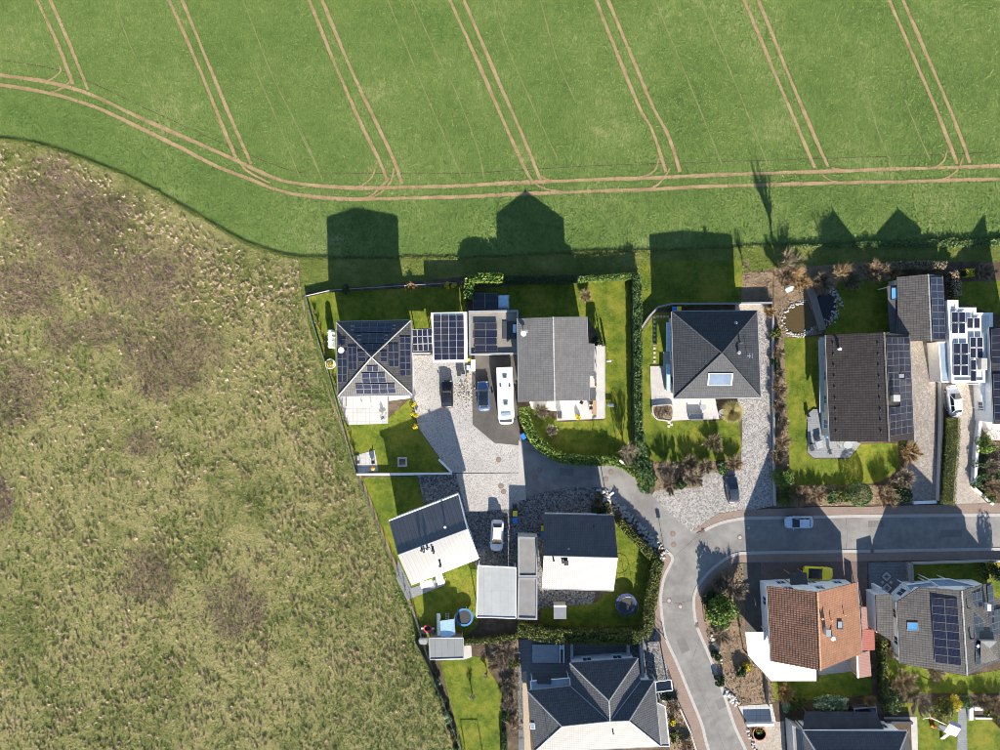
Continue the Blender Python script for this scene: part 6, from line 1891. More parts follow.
# parasols / furniture on E deck
for k, (x_, y_, sx, sy, m_, lb) in enumerate(((809, 419, .5, .9, 'cloth_grey', 'dark lounger cushion at the north west corner of the grey deck'), (811.5, 447, .6, 1.2, 'trim_dark', 'dark barbecue trolley at the west edge of the grey deck'), (819, 444, .9, 1.2, 'box_grey', 'grey lounger in the middle of the grey deck'), (830, 452, .4, .7, 'trim_dark', 'small dark stool near the south edge of the grey deck'))):
    p = P(x_, y_, .5)
    r = thing('deck_lounger' if k != 1 else 'barbecue_trolley', lb, 'lounger' if k != 1 else 'barbecue', (p.x, p.y, .15))
    MB().box((p.x, p.y, .5), (sx, sy, .12), .3, .03).build('seat' if k != 1 else 'body', m_, r)
    MB().box((p.x, p.y + sy * .36, .68), (sx, .12, .35), .3, .03).build('backrest' if k != 1 else 'hood', m_, r)
    for s_ in (-1, 1):
        for t_ in (-1, 1):
            MB().box((p.x + s_ * sx * .36, p.y + t_ * sy * .36, .3), (.05, .05, .3), .3).build('leg', 'steel', r)
p = P(826, 418)
r = thing('deck_cabinet', 'white cabinet with blue cushion box beside the brown gable wall', 'cabinet', (p.x, p.y, .15))
MB().box((p.x, p.y, .7), (.75, 2.0, 1.1), 0, .03).build('body', 'plastic_white', r)
p2 = P(826.5, 434); MB().box((p2.x, p2.y, .5), (.75, 1.0, .7), 0, .04).build('cushion_box', 'glass_sky', r)
p = P(845, 444)
r = thing('round_table', 'round grey table at the south wall of the brown gable house', 'table', (p.x, p.y, .15))
MB().lathe((p.x, p.y, .15), [(.3, 0), (.3, .04), (.05, .06), (.05, .66), (.62, .68), (.62, .72)], 20).build('top', 'box_grey', r)
for t in (.4, 1.9, 3.4, 5.0):
    q = (p.x + 1.0 * math.cos(t), p.y + .95 * math.sin(t))
    r2 = thing('garden_chair', 'pale grey garden chair round the round grey table', 'chair', (0, 0, 0), 'chairs round the round table')
    MB().box((0, 0, .44), (.46, .46, .04)).build('seat', 'box_grey', r2)
    MB().box((.22, 0, .70), (.04, .46, .5)).build('backrest', 'box_grey', r2)
    for s_ in (-1, 1):
        for t_ in (-1, 1):
            MB().box((s_ * .2, t_ * .2, .21), (.04, .04, .42)).build('leg', 'steel', r2)
    r2.location = (q[0], q[1], .15); r2.rotation_euler = (0, 0, t)
# D terrace: pots, sunbed, round planter bed
p = P(661.5, 411.5)
r = thing('stone_planter', 'semicircular brick planter with dry stalks at the slate house terrace corner', 'planter', (p.x, p.y, .1))
poly = G(sm([(652, 406), (652.5, 413), (657, 419), (663, 420), (671, 420), (671.5, 406), (662, 405)]))
MB().prism(poly, .1, .38).build('soil', 'tan_soil', r)
ribbon('rim', poly + [poly[0]], .2, .1, 'stone_pale', None, r, .45)
n_ = 260
pts = np.stack([rng.uniform(P(654, 0).x, P(670, 0).x, n_), rng.uniform(P(0, 418).y, P(0, 407).y, n_), np.full(n_, .38)], 1)
np_obj('stalks', *(lambda a, b, c: (a, b, 'twig_red', c))(*blades(pts, .45, .05, .4)), r)
p = P(695, 416)
r = thing('garden_sofa', 'dark grey outdoor sofa at the lawn edge of the slate house terrace', 'sofa', (p.x, p.y, .1))
MB().box((p.x, p.y, .38), (1.8, .8, .3), 0, .04).build('seat', 'box_grey', r); MB().box((p.x, p.y - .45, .6), (1.8, .18, .7), 0, .04).build('backrest', 'cloth_grey', r)
for s_ in (-1, 1):
    MB().box((p.x + s_ * .95, p.y, .5), (.16, .9, .5), 0, .04).build('armrest', 'cloth_grey', r)
p = P(701.5, 407)
r = thing('bistro_set', 'small round bistro table on the slate house terrace', 'table', (p.x, p.y, .1))
MB().lathe((p.x, p.y, .1), [(.25, 0), (.25, .04), (.04, .06), (.04, .66), (.45, .68), (.45, .71)], 18).build('top', 'box_grey', r)
p = P(720.5, 412.5)
r = thing('rain_barrel', 'round dark rain barrel beside the yellow ornamental grass', 'barrel', (p.x, p.y, .1))
MB().lathe((p.x, p.y, .1), [(.38, 0), (.47, .4), (.45, .85), (.5, .9), (.42, .88), (.4, .8)], 18).build('body', 'box_grey', r)
MB().lathe((p.x, p.y, .82), [(.38, 0), (.38, .02)], 16).build('water', 'water_dark', r)
p = P(666.5, 383)
r = thing('wood_rack', 'dark firewood rack against the west wall of the slate house', 'rack', (p.x, p.y, .1))
for k in range(4):
    MB().box((p.x, p.y, .3 + .28 * k), (.7, 1.8, .2)).build('log_layer', 'wood_grey', r)
MB().box((p.x, p.y, 1.4), (.85, 2.0, .05)).build('cover', 'trim_dark', r)
# stepping stones
for k in range(11):
    q = P(654.5, 317.5 + 4.4 * k)
    o = MB().box((q.x, q.y, .03), (.34, .34, .05), random.uniform(-.1, .1), .02).build('stepping_stone', 'stone_pale')
    tag(o, 'square pale stepping stone in the long row beside the slate house', 'stepping stone', 'stepping stones west of the slate house')
for k in range(4):
    q = P(657.8 + 3.3 * k, 316.6)
    o = MB().box((q.x, q.y, .03), (.34, .34, .05), random.uniform(-.1, .1), .02).build('stepping_stone', 'stone_pale')
    tag(o, 'square pale stepping stone in the short row behind the slate house', 'stepping stone', 'stepping stones behind the slate house')
for q0 in ((669, 422.5), (671.5, 424.5), (668.5, 426)):
    q = P(*q0); o = MB().box((q.x, q.y, .04), (.42, .34, .07), random.uniform(-.4, .4), .04).build('stepping_stone', 'stone_pale')
    tag(o, 'rough pale step stone between terrace and lawn of the slate house', 'stepping stone', 'step stones at the slate house terrace')

# ================================================================== WALLS AND FENCES
fence('garden_fence', 'low pale fence along the meadow side of the solar hip house', [(306.5, 297), (314, 325), (331, 380), (343, 425), (356.5, 473)], 0.55, 'trim_grey', 'trim_grey')
fence('garden_fence', 'pale board fence behind the shaded lawn of the solar hip house', [(307, 296), (331, 290.5), (395, 286.5), (464, 282.5)], 0.6, 'trim_grey', 'trim_grey')
free_wall('garden_wall', 'low white wall closing the lawn of the solar hip house to the south', [(357, 474), (400, 473.8), (452, 473)], 0.22, 0.45, 'trim_white', 'trim_white')
free_wall('garden_wall', 'short white wall stub slanting beside the cobbled courtyard', [(439, 459), (452, 472)], 0.22, 0.5, 'trim_white', 'trim_white')
fence('garden_fence', 'thin rail fence along the meadow side of the metal roof house', [(359, 478), (386, 545), (412, 604), (430, 660)], 1.0, 'wood_grey', 'wood_grey', 2.2, False)
fence('garden_fence', 'dark board fence beside the shed toward the meadow', [(416, 637), (430, 664), (441, 692)], 1.5, 'trim_dark', 'trim_dark')
fence('garden_fence', 'thin rail fence along the lower lawn toward the meadow', [(441, 693), (462, 750), (480, 800)], 1.0, 'wood_grey', 'wood_grey', 2.2, False)
free_wall('garden_wall', 'long pale wall between the granite driveway and the brown shrub border', [(771.5, 308), (772.6, 420), (773.5, 505)], 0.16, 0.6, 'wall_grey', 'trim_grey')
free_wall('garden_wall', 'curved dark wall behind the slate hip house', [(640.5, 328), (648, 317), (657, 307.5), (670, 304.5), (735, 304), (770, 303.5)], 0.2, 0.9, 'wall_grey', 'trim_grey', smooth=False)
free_wall('garden_wall', 'grey blue wall between the long driveway and the clipped hedge', [(938, 342), (938.5, 420), (936, 500)], 0.14, 0.85, 'wall_grey', 'trim_dark')
free_wall('garden_wall', 'low pale step wall at the street end of the long driveway', [(912.5, 502.5), (935.5, 501.5)], 0.35, 0.25, 'trim_white', 'trim_white')
free_wall('garden_wall', 'pale wall along the east side of the tan driveway', [(977, 419), (973.5, 450), (971, 486)], 0.35, 0.8, 'wall_white', 'trim_white')
free_wall('garden_wall', 'low kerb wall slanting from the tan driveway to the road', [(971, 486), (992, 504)], 0.3, 0.3, 'trim_white', 'trim_white')
free_wall('garden_wall', 'thin white stone edging of the shaded lawn along the straight road', [(911, 562.5), (980, 560.5), (1040, 560)], 0.22, 0.5, 'stone_pale', 'stone_pale')
free_wall('garden_wall', 'short dark wall with gate posts by the diamond driveway', [(908, 563), (910, 590)], 0.3, 0.9, 'stone', 'trim_grey')
free_wall('garden_wall', 'grey wall with light coping bordering the paved courtyard', [(571, 640), (571.5, 664)], 0.3, 1.1, 'wall_grey', 'trim_grey')
free_wall('garden_wall', 'grey frame wall beside the cobbled parking of the cross hip house', [(627, 657), (626.5, 637.5), (638.5, 636), (641.5, 679)], 0.3, 1.4, 'wall_grey', 'trim_grey')
free_wall('garden_wall', 'dark garden wall north of the cross hip house', [(572, 639), (626, 636)], 0.3, 1.3, 'trim_dark', 'trim_dark')
free_wall('garden_wall', 'white low wall by the round terracotta planter', [(745, 723), (772, 722.5)], 0.3, 0.7, 'trim_white', 'trim_white')
free_wall('garden_wall', 'white frame wall in front of the navy hip house garden', [(884, 720), (910, 720.5)], 0.3, 0.7, 'trim_dark', 'trim_dark')
free_wall('garden_wall', 'low stone edging along the bed of the curving road', [(661, 700), (676, 700), (690, 731), (699, 760)], 0.2, 0.25, 'stone_pale', 'stone_pale')
fence('garden_fence', 'thin rail fence from hedge end to the kerb of the curving road', [(646, 618), (664, 637)], 0.9, 'wood_grey', 'iron', 2.0, False)
fence('garden_fence', 'dark timber fence post line beside the garden of the orange roof house', [(765, 678), (766, 702)], 1.2, 'wood_grey', 'wood_grey')
fence('garden_fence', 'wooden walkway railing across the pond', [(806.5, 284), (815, 308), (823, 330)], 0.6, 'wood_grey', 'wood_grey', 1.6, False)
free_wall('wood_walkway', 'weathered plank walkway crossing the pond diagonally', [(807, 284), (812, 296), (822, 330)], 0.95, 0.35, 'wood_grey', cat='walkway')
# pond
sheet('pond', sm([(784, 315), (790, 308), (798, 304), (806, 301), (812, 312), (816, 325), (808, 331), (798, 335), (788, 333), (783, 325), (784, 315)]), 0.028, 'water_brown')
sheet('pond', sm([(815, 300), (822, 293), (832, 296), (836, 306), (833, 315), (825, 322), (819, 312), (815, 300)]), 0.029, 'water_dark')
def rocks(name, label, px, n, spread, size, mat, z0=0.0):
    """boulders of uneven shape laid along a line"""
    pth = G(sm(px))
    La = [0.0]
    for i in range(len(pth) - 1):
        La.append(La[-1] + (pth[i + 1] - pth[i]).length)
    xs, ys = [p.x for p in pth], [p.y for p in pth]
    mb = MB()
    for _ in range(n):
        s_ = random.uniform(0, La[-1])
        x, y = np.interp(s_, La, xs) + random.gauss(0, spread), np.interp(s_, La, ys) + random.gauss(0, spread)
        r_ = size * random.uniform(.5, 1.25)
        vs = []
        for z_, k_ in ((-.2, .8), (.3, 1.0), (.75, .7)):
            a0 = random.random()
            for i in range(6):
                q = r_ * k_ * random.uniform(.75, 1.15)
                vs.append((x + q * math.cos(a0 + i * 1.047), y + q * math.sin(a0 + i * 1.047), z0 + z_ * r_))
        vs.append((x, y, z0 + r_ * .9))
        fs = [(k * 6 + i, k * 6 + (i + 1) % 6, k * 6 + 6 + (i + 1) % 6, k * 6 + 6 + i) for k in (0, 1) for i in range(6)] + [(12 + i, 12 + (i + 1) % 6, 18) for i in range(6)]
        mb.add(vs, fs)
    o = mb.build(name, mat, uv=False)
    kind(o, 'stuff'); o['label'] = label; o['category'] = 'stones'
rocks('pond_stones', 'pale stones rimming the brown pond', [(784, 315), (783, 325), (788, 333), (798, 336), (808, 332), (814, 328)], 80, .14, .15, 'stone')
rocks('pond_stones', 'stones on the north rim of the brown pond', [(784, 314), (790, 307), (800, 303), (806, 300)], 50, .12, .14, 'stone')
rocks('pond_stones', 'stones around the dark pond basin', [(825, 324), (832, 318), (838, 308), (838, 296), (830, 290)], 90, .28, .16, 'stone')
rocks('bank_stones', 'grey boulders on the bank between lane and hedge', [(600, 491), (612, 501), (630, 518), (645, 534), (659, 549)], 170, .32, .24, 'stone')
rocks('bank_stones', 'pale stones along the hedge at the curving road', [(663, 551), (658, 565), (651, 583), (649, 603), (650, 625)], 110, .22, .22, 'stone_pale')
rocks('bank_stones', 'pale stone pile at the garden corner of the curving road', [(726, 690), (730, 697), (737, 704)], 40, .25, .25, 'stone_pale')
rocks('bank_stones', 'white edging stones of the tan bed along the curving road', [(711, 634), (716, 647), (722, 662)], 34, .12, .22, 'stone_pale')
rocks('bank_stones', 'light stones edging the bed below the terracotta planter', [(746, 728), (752, 742), (757, 755)], 30, .12, .2, 'stone_pale')
rocks('bank_stones', 'stones edging the shrub bed beside the diamond driveway hedge', [(888, 648), (893, 655), (900, 661)], 20, .15, .2, 'stone')
p = P(758.5, 732.5)
r = thing('terracotta_planter', 'big round terracotta planter bed near the white low wall', 'planter', (p.x, p.y, 0))
MB().lathe((p.x, p.y, 0), [(.8, 0), (.95, .35), (1.0, .45), (.88, .45), (.86, .36)], 24).build('pot', 'terracotta', r)
MB().lathe((p.x, p.y, .3), [(.85, 0), (.85, .06)], 20).build('soil', 'tan_soil', r)
v, f, t_ = leaves(np.stack([p.x + rng.normal(-.1, .3, 120), p.y + rng.normal(.4, .2, 120), rng.uniform(.4, .65, 120)], 1), .1)
np_obj('plants', v, f, 'leaf_olive', t_, r)
p = P(788.8, 289.5)
r = thing('pond_bench', 'small pale blue bench by the pond shrubs', 'bench', (p.x, p.y, 0))
MB().box((p.x, p.y, .45), (1.3, .6, .06), .45, .01).build('seat', 'cloth_pale_blue', r)
MB().box((p.x - .1, p.y + .3, .75), (1.3, .06, .5), .45).build('backrest', 'cloth_pale_blue', r)
for s_ in (-1, 1):
    MB().box((p.x + s_ * .5, p.y + s_ * .22, .22), (.07, .5, .42), .45).build('leg', 'wood_grey', r)

# ================================================================== HEDGES, SHRUBS, TREES
hedge('conifer_hedge', 'tall straight conifer hedge between the gable house and slate house lawns', [(634.5, 277), (635.5, 330), (636, 400), (638, 448)], 1.25, 1.9, 'leaf_green', 170)
hedge('conifer_hedge', 'low hedge along the north edge of the gable house lawn', [(577, 280.5), (605, 279), (633, 277)], 0.9, 1.5, 'leaf_bright', 150)
hedge('conifer_hedge', 'shaded hedge behind the gable house toward the verge', [(505, 281), (540, 281), (577, 280.5)], 1.0, 1.6, 'leaf_dark', 130)
hedge('laurel_hedge', 'bright laurel hedge behind the dark garden frame', [(468.5, 300), (469.5, 288), (472, 281), (487, 279.5), (503, 280)], 1.3, 2.1, 'leaf_bright', 150, 0.17)
hedge('laurel_hedge', 'curved bright hedge round the corner lawn of the gable house', [(523.5, 407), (525.5, 420), (533, 436), (545, 448), (560, 456.5), (585, 459.5), (612, 459.5)], 1.45, 1.5, 'leaf_bright', 170, 0.16)
hedge('laurel_hedge', 'wide leafy hedge end at the lane corner below the conifer hedge', [(638, 448), (641, 462), (645, 474), (650, 482)], 2.0, 1.7, 'leaf_green', 200, 0.15)
hedge('laurel_hedge', 'short leafy hedge between bare tree and lane', [(612, 460), (625, 465), (637, 474), (644, 482)], 1.3, 1.2, 'leaf_bright', 190, 0.14)
hedge('conifer_hedge', 'olive conifer hedge along the stone bank of the navy roof house', [(617, 519), (635, 538), (655, 559)], 1.2, 1.8, 'leaf_olive', 170)
hedge('conifer_hedge', 'olive conifer hedge above the curving road', [(656, 558), (652, 575), (648, 600), (645, 622), (640, 632)], 1.7, 2.0, 'leaf_olive', 170)
hedge('conifer_hedge', 'wide olive conifer hedge between trampoline lawn and courtyard', [(640, 632), (615, 632.5), (580, 632.5), (545, 630.5), (517, 624)], 2.0, 2.2, 'leaf_olive', 190)
hedge('conifer_hedge', 'low olive hedge behind the garden shed', [(462, 639.5), (490, 638), (518, 634)], 0.8, 1.2, 'leaf_olive', 150)
hedge('clipped_hedge', 'clipped yellow green hedge between the two long driveways', [(947.5, 417), (947, 445), (944.5, 475), (942.5, 503)], 1.9, 1.5, 'leaf_olive', 230, 0.09, ragged=0.05)
hedge('conifer_hedge', 'narrow olive hedge beside the pink roofed shed', [(878.5, 636), (879, 665), (880, 693)], 0.9, 1.7, 'leaf_olive', 170)
hedge('clipped_hedge', 'short dark clipped hedge by the wooden boardwalk', [(504, 728), (505, 750), (506, 770)], 0.7, 1.0, 'leaf_dark', 170)
hedge('clipped_hedge', 'golden clipped hedge block on the shaded right hand lawn', [(961, 274), (969.5, 273.5)], 1.1, 1.2, 'leaf_yellow', 260, 0.09, ragged=0.04)
hedge('mixed_hedge', 'brown beech hedge along the verge by the long garage', [(880, 268), (910, 266), (940, 267)], 1.1, 1.6, 'twig_brown', 170)
hedge('mixed_hedge', 'tan beech hedge running down to the white flat house', [(947, 272), (950, 285), (951, 297)], 1.1, 1.7, 'twig_tan', 190)

SH = [  # kind, px, py, r, h, material, label
 ('b', 647, 485, 8, 1.3, 'leaf_green', 'leafy green shrub at the lane tip of the front bed'),
 ('t', 667, 469, 9, 1.7, 'twig_grey', 'greyish bare shrub at the lawn edge of the front bed'),
 ('t', 671, 485, 9, 0.9, 'twig_red', 'low reddish bare shrub in the front bed by the lane'),
 ('c', 683, 484, 7, 2.8, 'leaf_dark', 'dark cone shaped evergreen in the front bed by the lane'),
 ('t', 694, 478, 10, 1.5, 'twig_grey', 'grey olive bare shrub next to the cone evergreen'),
 ('t', 690, 464, 8, 1.3, 'twig_brown', 'brown bare shrub behind the grey olive one'),
 ('t', 706, 466, 8, 1.2, 'twig_red', 'rusty bare shrub above the granite driveway'),
 ('b', 721, 468, 6, 1.2, 'leaf_green', 'small green shrub above the dark graphite car'),
 ('t', 734, 464, 8, 1.1, 'twig_tan', 'tan bare shrub at the granite driveway edge'),
 ('t', 713, 443, 9, 0.9, 'twig_brown', 'round dark brown shrub alone on the slate house lawn'),
 ('t', 778, 353, 6, 1.3, 'twig_brown', 'brown shrub at the north end of the long driveway wall'),
 ('b', 777, 361, 6, 1.1, 'leaf_dark', 'dark evergreen shrub in the long brown border'),
 ('t', 778, 374, 6, 1.3, 'twig_brown', 'brown shrub south of the dark evergreen in the long border'),
 ('t', 780, 389, 7, 1.4, 'twig_tan', 'tan shrub halfway along the long brown border'),
 ('t', 779, 405, 7, 1.4, 'twig_brown', 'dense brown shrub halfway along the long border'),
 ('t', 782, 422, 7, 1.4, 'twig_red', 'reddish brown shrub of the long border facing the grey deck'),
 ('t', 782, 441, 8, 1.5, 'twig_tan', 'pale tan shrub of the long border south of the grey deck'),
 ('t', 779, 456, 7, 1.2, 'twig_brown', 'dark brown shrub just above the round bright green bush'),
 ('b', 784, 477, 9.5, 1.8, 'leaf_bright', 'round bright green bush at the granite driveway wall'),
 ('b', 786, 496, 9, 1.1, 'leaf_olive', 'olive ground shrub at the street corner of the long wall'),
 ('t', 802, 496, 10, 1.0, 'twig_tan', 'tan low shrub behind the pale blue car'),
 ('t', 817, 494, 9, 1.0, 'twig_tan', 'sandy low shrub east of the pale blue car'),
 ('b', 832, 497, 7, 1.2, 'leaf_green', 'green shrub in the street bed of the brown gable house'),
 ('b', 843, 496, 8, 1.3, 'leaf_olive', 'yellowish green shrub beside the clipped ball'),
 ('o', 860, 494.5, 10.5, 2.6, 'leaf_green', 'large clipped green ball shrub in the street bed'),
 ('t', 885, 494, 13, 1.7, 'twig_tan', 'big tan bare shrub east of the clipped ball'),
 ('t', 905, 478, 10, 1.6, 'twig_grey', 'pale bare shrub at the foot of the long driveway'),
 ('t', 910, 452, 10, 1.7, 'twig_yellow', 'golden brown shrub at the south east house corner'),
 ('b', 903, 494, 9, 1.4, 'leaf_dark', 'dark evergreen shrub where the long driveway meets the street'),
 ('t', 786, 276, 12, 2.2, 'twig_tan', 'tan bare shrub north of the pond'),
 ('t', 800, 282, 10, 1.8, 'twig_yellow', 'golden bare shrub close to the plank walkway'),
 ('t', 822, 283, 11, 1.6, 'twig_brown', 'brown bare shrub over the dark pond'),
 ('t', 851, 280, 10, 1.4, 'twig_brown', 'dark brown shrub on the shaded lawn corner'),
 ('t', 875, 272, 13, 1.7, 'twig_tan', 'wide tan shrub behind the shaded lawn'),
 ('t', 892, 272, 8, 1.6, 'twig_yellow', 'golden bare shrub at the garage corner'),
 ('t', 985, 272, 10, 1.3, 'twig_tan', 'oval tan shrub on the verge beyond the golden hedge block'),
 ('b', 986, 446, 10, 1.9, 'leaf_bright', 'bright green bush above the pale driveway wall'),
 ('b', 981, 463, 9, 1.4, 'leaf_dark', 'dark evergreen below the bright bush on the right'),
 ('t', 991, 466, 8, 1.4, 'twig_grey', 'grey bare shrub at the right picture edge'),
 ('b', 982, 482, 9, 1.4, 'leaf_green', 'mixed green shrub at the low kerb wall'),
 ('t', 992, 486, 9, 1.3, 'twig_tan', 'tan shrub behind the low kerb wall'),
 ('b', 999, 472, 8, 1.5, 'leaf_green', 'green shrub cut by the right picture edge'),
 ('b', 990, 496, 7, 0.9, 'leaf_olive', 'low olive shrub at the road end of the kerb wall'),
 ('t', 597, 502, 5, 0.8, 'twig_red', 'reddish shrub in the dark bed north of the navy roof'),
 ('b', 606, 508, 5, 0.9, 'leaf_dark', 'dark evergreen in the bed north of the navy roof'),
 ('b', 595, 511, 5, 0.8, 'leaf_dark', 'low dark shrub against the navy roof eaves'),
 ('b', 711, 601, 8, 1.5, 'leaf_dark', 'dark evergreen beside the bright tree at the road bend'),
 ('t', 735, 590, 11, 1.9, 'twig_grey', 'grey bare shrub inside the road bend'),
 ('t', 722, 583, 8, 1.2, 'twig_brown', 'brown bare shrub along the bend pavement'),
 ('t', 722, 636, 9, 1.2, 'twig_grey', 'sprawling grey shrub south of the bright evergreen'),
 ('b', 716, 656, 5, 0.9, 'leaf_dark', 'small dark conifer on tan soil by the curving road'),
 ('b', 719, 681, 6, 0.9, 'leaf_dark', 'dark creeping conifer near the pale stone pile'),
 ('b', 741, 672, 6, 1.3, 'leaf_dark', 'dark shrub in the patio corner bed'),
 ('b', 746, 667.5, 5, 0.8, 'leaf_yellow', 'yellow flowering shrub in the patio corner bed'),
 ('t', 785, 692, 9, 1.3, 'twig_yellow', 'golden bare shrub south of the white patio roof'),
 ('b', 786, 706, 6, 0.7, 'leaf_variegated', 'pale green low shrub by the slab forecourt'),
 ('b', 799, 706, 9, 1.2, 'leaf_olive', 'olive shrub west of the variegated one'),
 ('t', 870, 700, 6, 1.2, 'twig_yellow', 'rusty shrub east of the variegated one'),
 ('t', 903, 682, 14, 1.5, 'twig_tan', 'large tan straggly shrub on the lawn below the solar gable house'),
 ('b', 893, 699, 13, 1.1, 'leaf_dark', 'wide dark spreading conifer on the lower right lawn'),
 ('t', 919, 703, 11, 1.2, 'twig_grey', 'pale bare shrub between dark conifer and swing'),
 ('b', 944, 711, 12, 1.5, 'leaf_olive', 'broad olive shrub above the play tower'),
 ('b', 954.5, 704, 8, 1.3, 'leaf_yellow', 'bright yellow forsythia above the play tower'),
 ('b', 966, 702, 7, 1.1, 'leaf_green', 'green shrub right of the yellow forsythia'),
 ('t', 983, 702, 9, 1.0, 'twig_brown', 'brown shrub above the white raised bed'),
 ('t', 998, 705, 9, 1.1, 'twig_tan', 'tan shrub on the right picture edge above the lawn'),
 ('b', 990, 713, 7, 0.7, 'leaf_olive', 'low olive plants in front of the raised bed'),
 ('t', 999, 722, 6, 0.8, 'twig_brown', 'brown tuft on the right lawn edge'),
 ('b', 988, 571, 9, 1.5, 'leaf_olive', 'rounded pale olive shrub at the straight road'),
 ('t', 503, 652, 15, 1.2, 'twig_grey', 'wide heap of pale bare twigs north of the lower lawn'),
 ('t', 494, 664, 7, 0.8, 'twig_tan', 'tan twigs at the path end of the twig heap'),
 ('b', 514, 663, 6, 0.9, 'leaf_olive', 'small olive shrub by the courtyard stones'),
 ('t', 508, 686, 7, 1.1, 'twig_red', 'rusty bare shrub at the boardwalk'),
 ('t', 509, 702, 7, 1.0, 'twig_grey', 'grey bare shrub south of the rusty one'),
 ('b', 507, 716, 6, 0.9, 'leaf_dark', 'dark evergreen below the grey shrub at the boardwalk'),
 ('t', 513, 722, 5, 0.8, 'twig_tan', 'tan shrub close to the wooden boardwalk'),
 ('b', 672.5, 722, 4, 0.7, 'leaf_yellow', 'yellow shrub in the roadside bed of the cross hip house'),
 ('t', 673, 706, 7, 0.9, 'twig_grey', 'grey bare shrub at the top of the roadside bed'),
 ('b', 676, 738, 6, 0.8, 'leaf_olive', 'olive shrub low in the roadside bed'),
 ('t', 686, 745, 6, 0.8, 'twig_tan', 'tan shrub at the bottom of the roadside bed'),
 ('b', 668, 697, 5, 0.8, 'leaf_dark', 'dark shrub beside the white pergola'),
 ('t', 551.5, 430.5, 5, 0.9, 'twig_grey', 'pale bare rose bush on the corner lawn'),
 ('t', 585.5, 296, 6, 1.0, 'twig_tan', 'pale bare shrub on the north lawn of the gable house'),
 ('b', 577.5, 417, 2.6, 0.8, 'leaf_yellow', 'little yellow potted shrub on the pale terrace edge'),
 ('t', 541, 411, 7, 0.6, 'twig_red', 'low reddish plants at the terrace wall'),
 ('b', 597, 385, 3.5, 0.9, 'leaf_yellow', 'golden potted shrub on the east balcony terrace'),
 ('b', 594, 341, 4, 0.9, 'leaf_dark', 'dark shrub at the step of the gable roof'),
 ('b', 599, 343.5, 3.5, 1.0, 'leaf_dark', 'small dark conifer beside the east balcony'),
 ('b', 1003, 575, 8, 4.0, 'leaf_dark', 'dark columnar conifer just beyond the right edge'),
 ('b', 345, 289, 4.5, 1.2, 'leaf_dark', 'dark shrub on the pale fence behind the solar hip house'),
 ('t', 412, 286.5, 4, 0.8, 'twig_yellow', 'orange bare shrub at the pale fence'),
 ('b', 447, 285.5, 3, 0.7, 'leaf_yellow', 'yellow shrub at the fence near the laurel hedge'),
 ('b', 453.5, 285.3, 3, 0.7, 'leaf_yellow', 'second yellow shrub at the fence near the laurel hedge'),
 ('t', 460, 284.3, 3, 0.7, 'twig_red', 'red bare shrub at the fence near the laurel hedge'),
 ('b', 776, 333, 6, 1.1, 'leaf_olive', 'olive tufts at the pond end of the granite driveway'),
 ('t', 769, 313, 6, 0.9, 'twig_yellow', 'golden stalks at the garden path corner'),
 ('b', 903, 444.5, 3, 0.6, 'leaf_bright', 'bright green tuft at the house corner'),
 ('b', 869.5, 668, 4, 0.7, 'leaf_variegated', 'pale green tuft beside the pink roofed shed'),
 ('t', 889, 652, 6, 0.7, 'twig_brown', 'brown heap at the white wall of the solar gable house'),
 ('t', 936, 672, 8, 0.5, 'twig_brown', 'brown plants in the half round bed below the solar gable'),
]
for kd, x_, y_, r_, h_, m_, lb in SH:
    nm = {'leaf_yellow': 'yellow_shrub'}.get(m_, 'evergreen_shrub') if kd != 't' else 'bare_shrub'
    if kd == 'b':
        bush(nm, lb, x_, y_, r_, h_, m_)
    elif kd == 'c':
        bush('conifer', lb, x_, y_, r_, h_, m_, 1500, 'cone', 0.12)
    elif kd == 'o':
        bush('clipped_ball', lb, x_, y_, r_, h_, m_, 3200, 'ball', 0.10)
    else:
        twig_bush(nm, lb, x_, y_, r_, h_, m_)
bush('evergreen_tree', 'tall bright evergreen tree inside the road bend', 722.5, 613, 14.5, 3.9, 'leaf_bright', 5200, leaf=0.17, cat='tree', group='garden trees')
bush('variegated_shrub', 'long white variegated shrub in front of the dark pergola', 830, 704, 19, 1.9, 'leaf_variegated', 3600, leaf=0.17, ry=8)
# ornamental grass
p = P(732, 412, .7)
r = thing('ornamental_grass', 'big round straw yellow ornamental grass at the granite driveway', 'grass clump', (p.x, p.y, 0))
n_ = 2600
t_ = rng.uniform(0, 2 * np.pi, n_); q_ = np.sqrt(rng.random(n_))
bs = np.stack([p.x + .35 * q_ * np.cos(t_), p.y + .35 * q_ * np.sin(t_), np.zeros(n_)], 1)
tp = np.stack([p.x + 1.75 * q_ * np.cos(t_) + rng.normal(0, .1, n_), p.y + 1.75 * q_ * np.sin(t_) + rng.normal(0, .1, n_), 1.55 - .75 * q_ ** 2 + rng.normal(0, .12, n_)], 1)
md = bs * .5 + tp * .5 + np.array([0, 0, .35])
sd_ = np.stack([-np.sin(t_), np.cos(t_), np.zeros(n_)], 1) * .03
v = np.stack([bs - sd_, bs + sd_, md + sd_, md - sd_, md - sd_, md + sd_, tp, tp], 1).reshape(-1, 3)
f4 = np.arange(8 * n_).reshape(n_, 8)
f = np.concatenate([f4[:, :4], f4[:, 4:]])
tone = rng.random(n_)
np_obj('blades', v, f, 'leaf_straw', np.concatenate([tone, tone]), r)
MB().lathe((p.x, p.y, 0), [(.4, 0), (.36, .12), (.2, .2)], 12).build('root_crown', 'bark_pale', r)
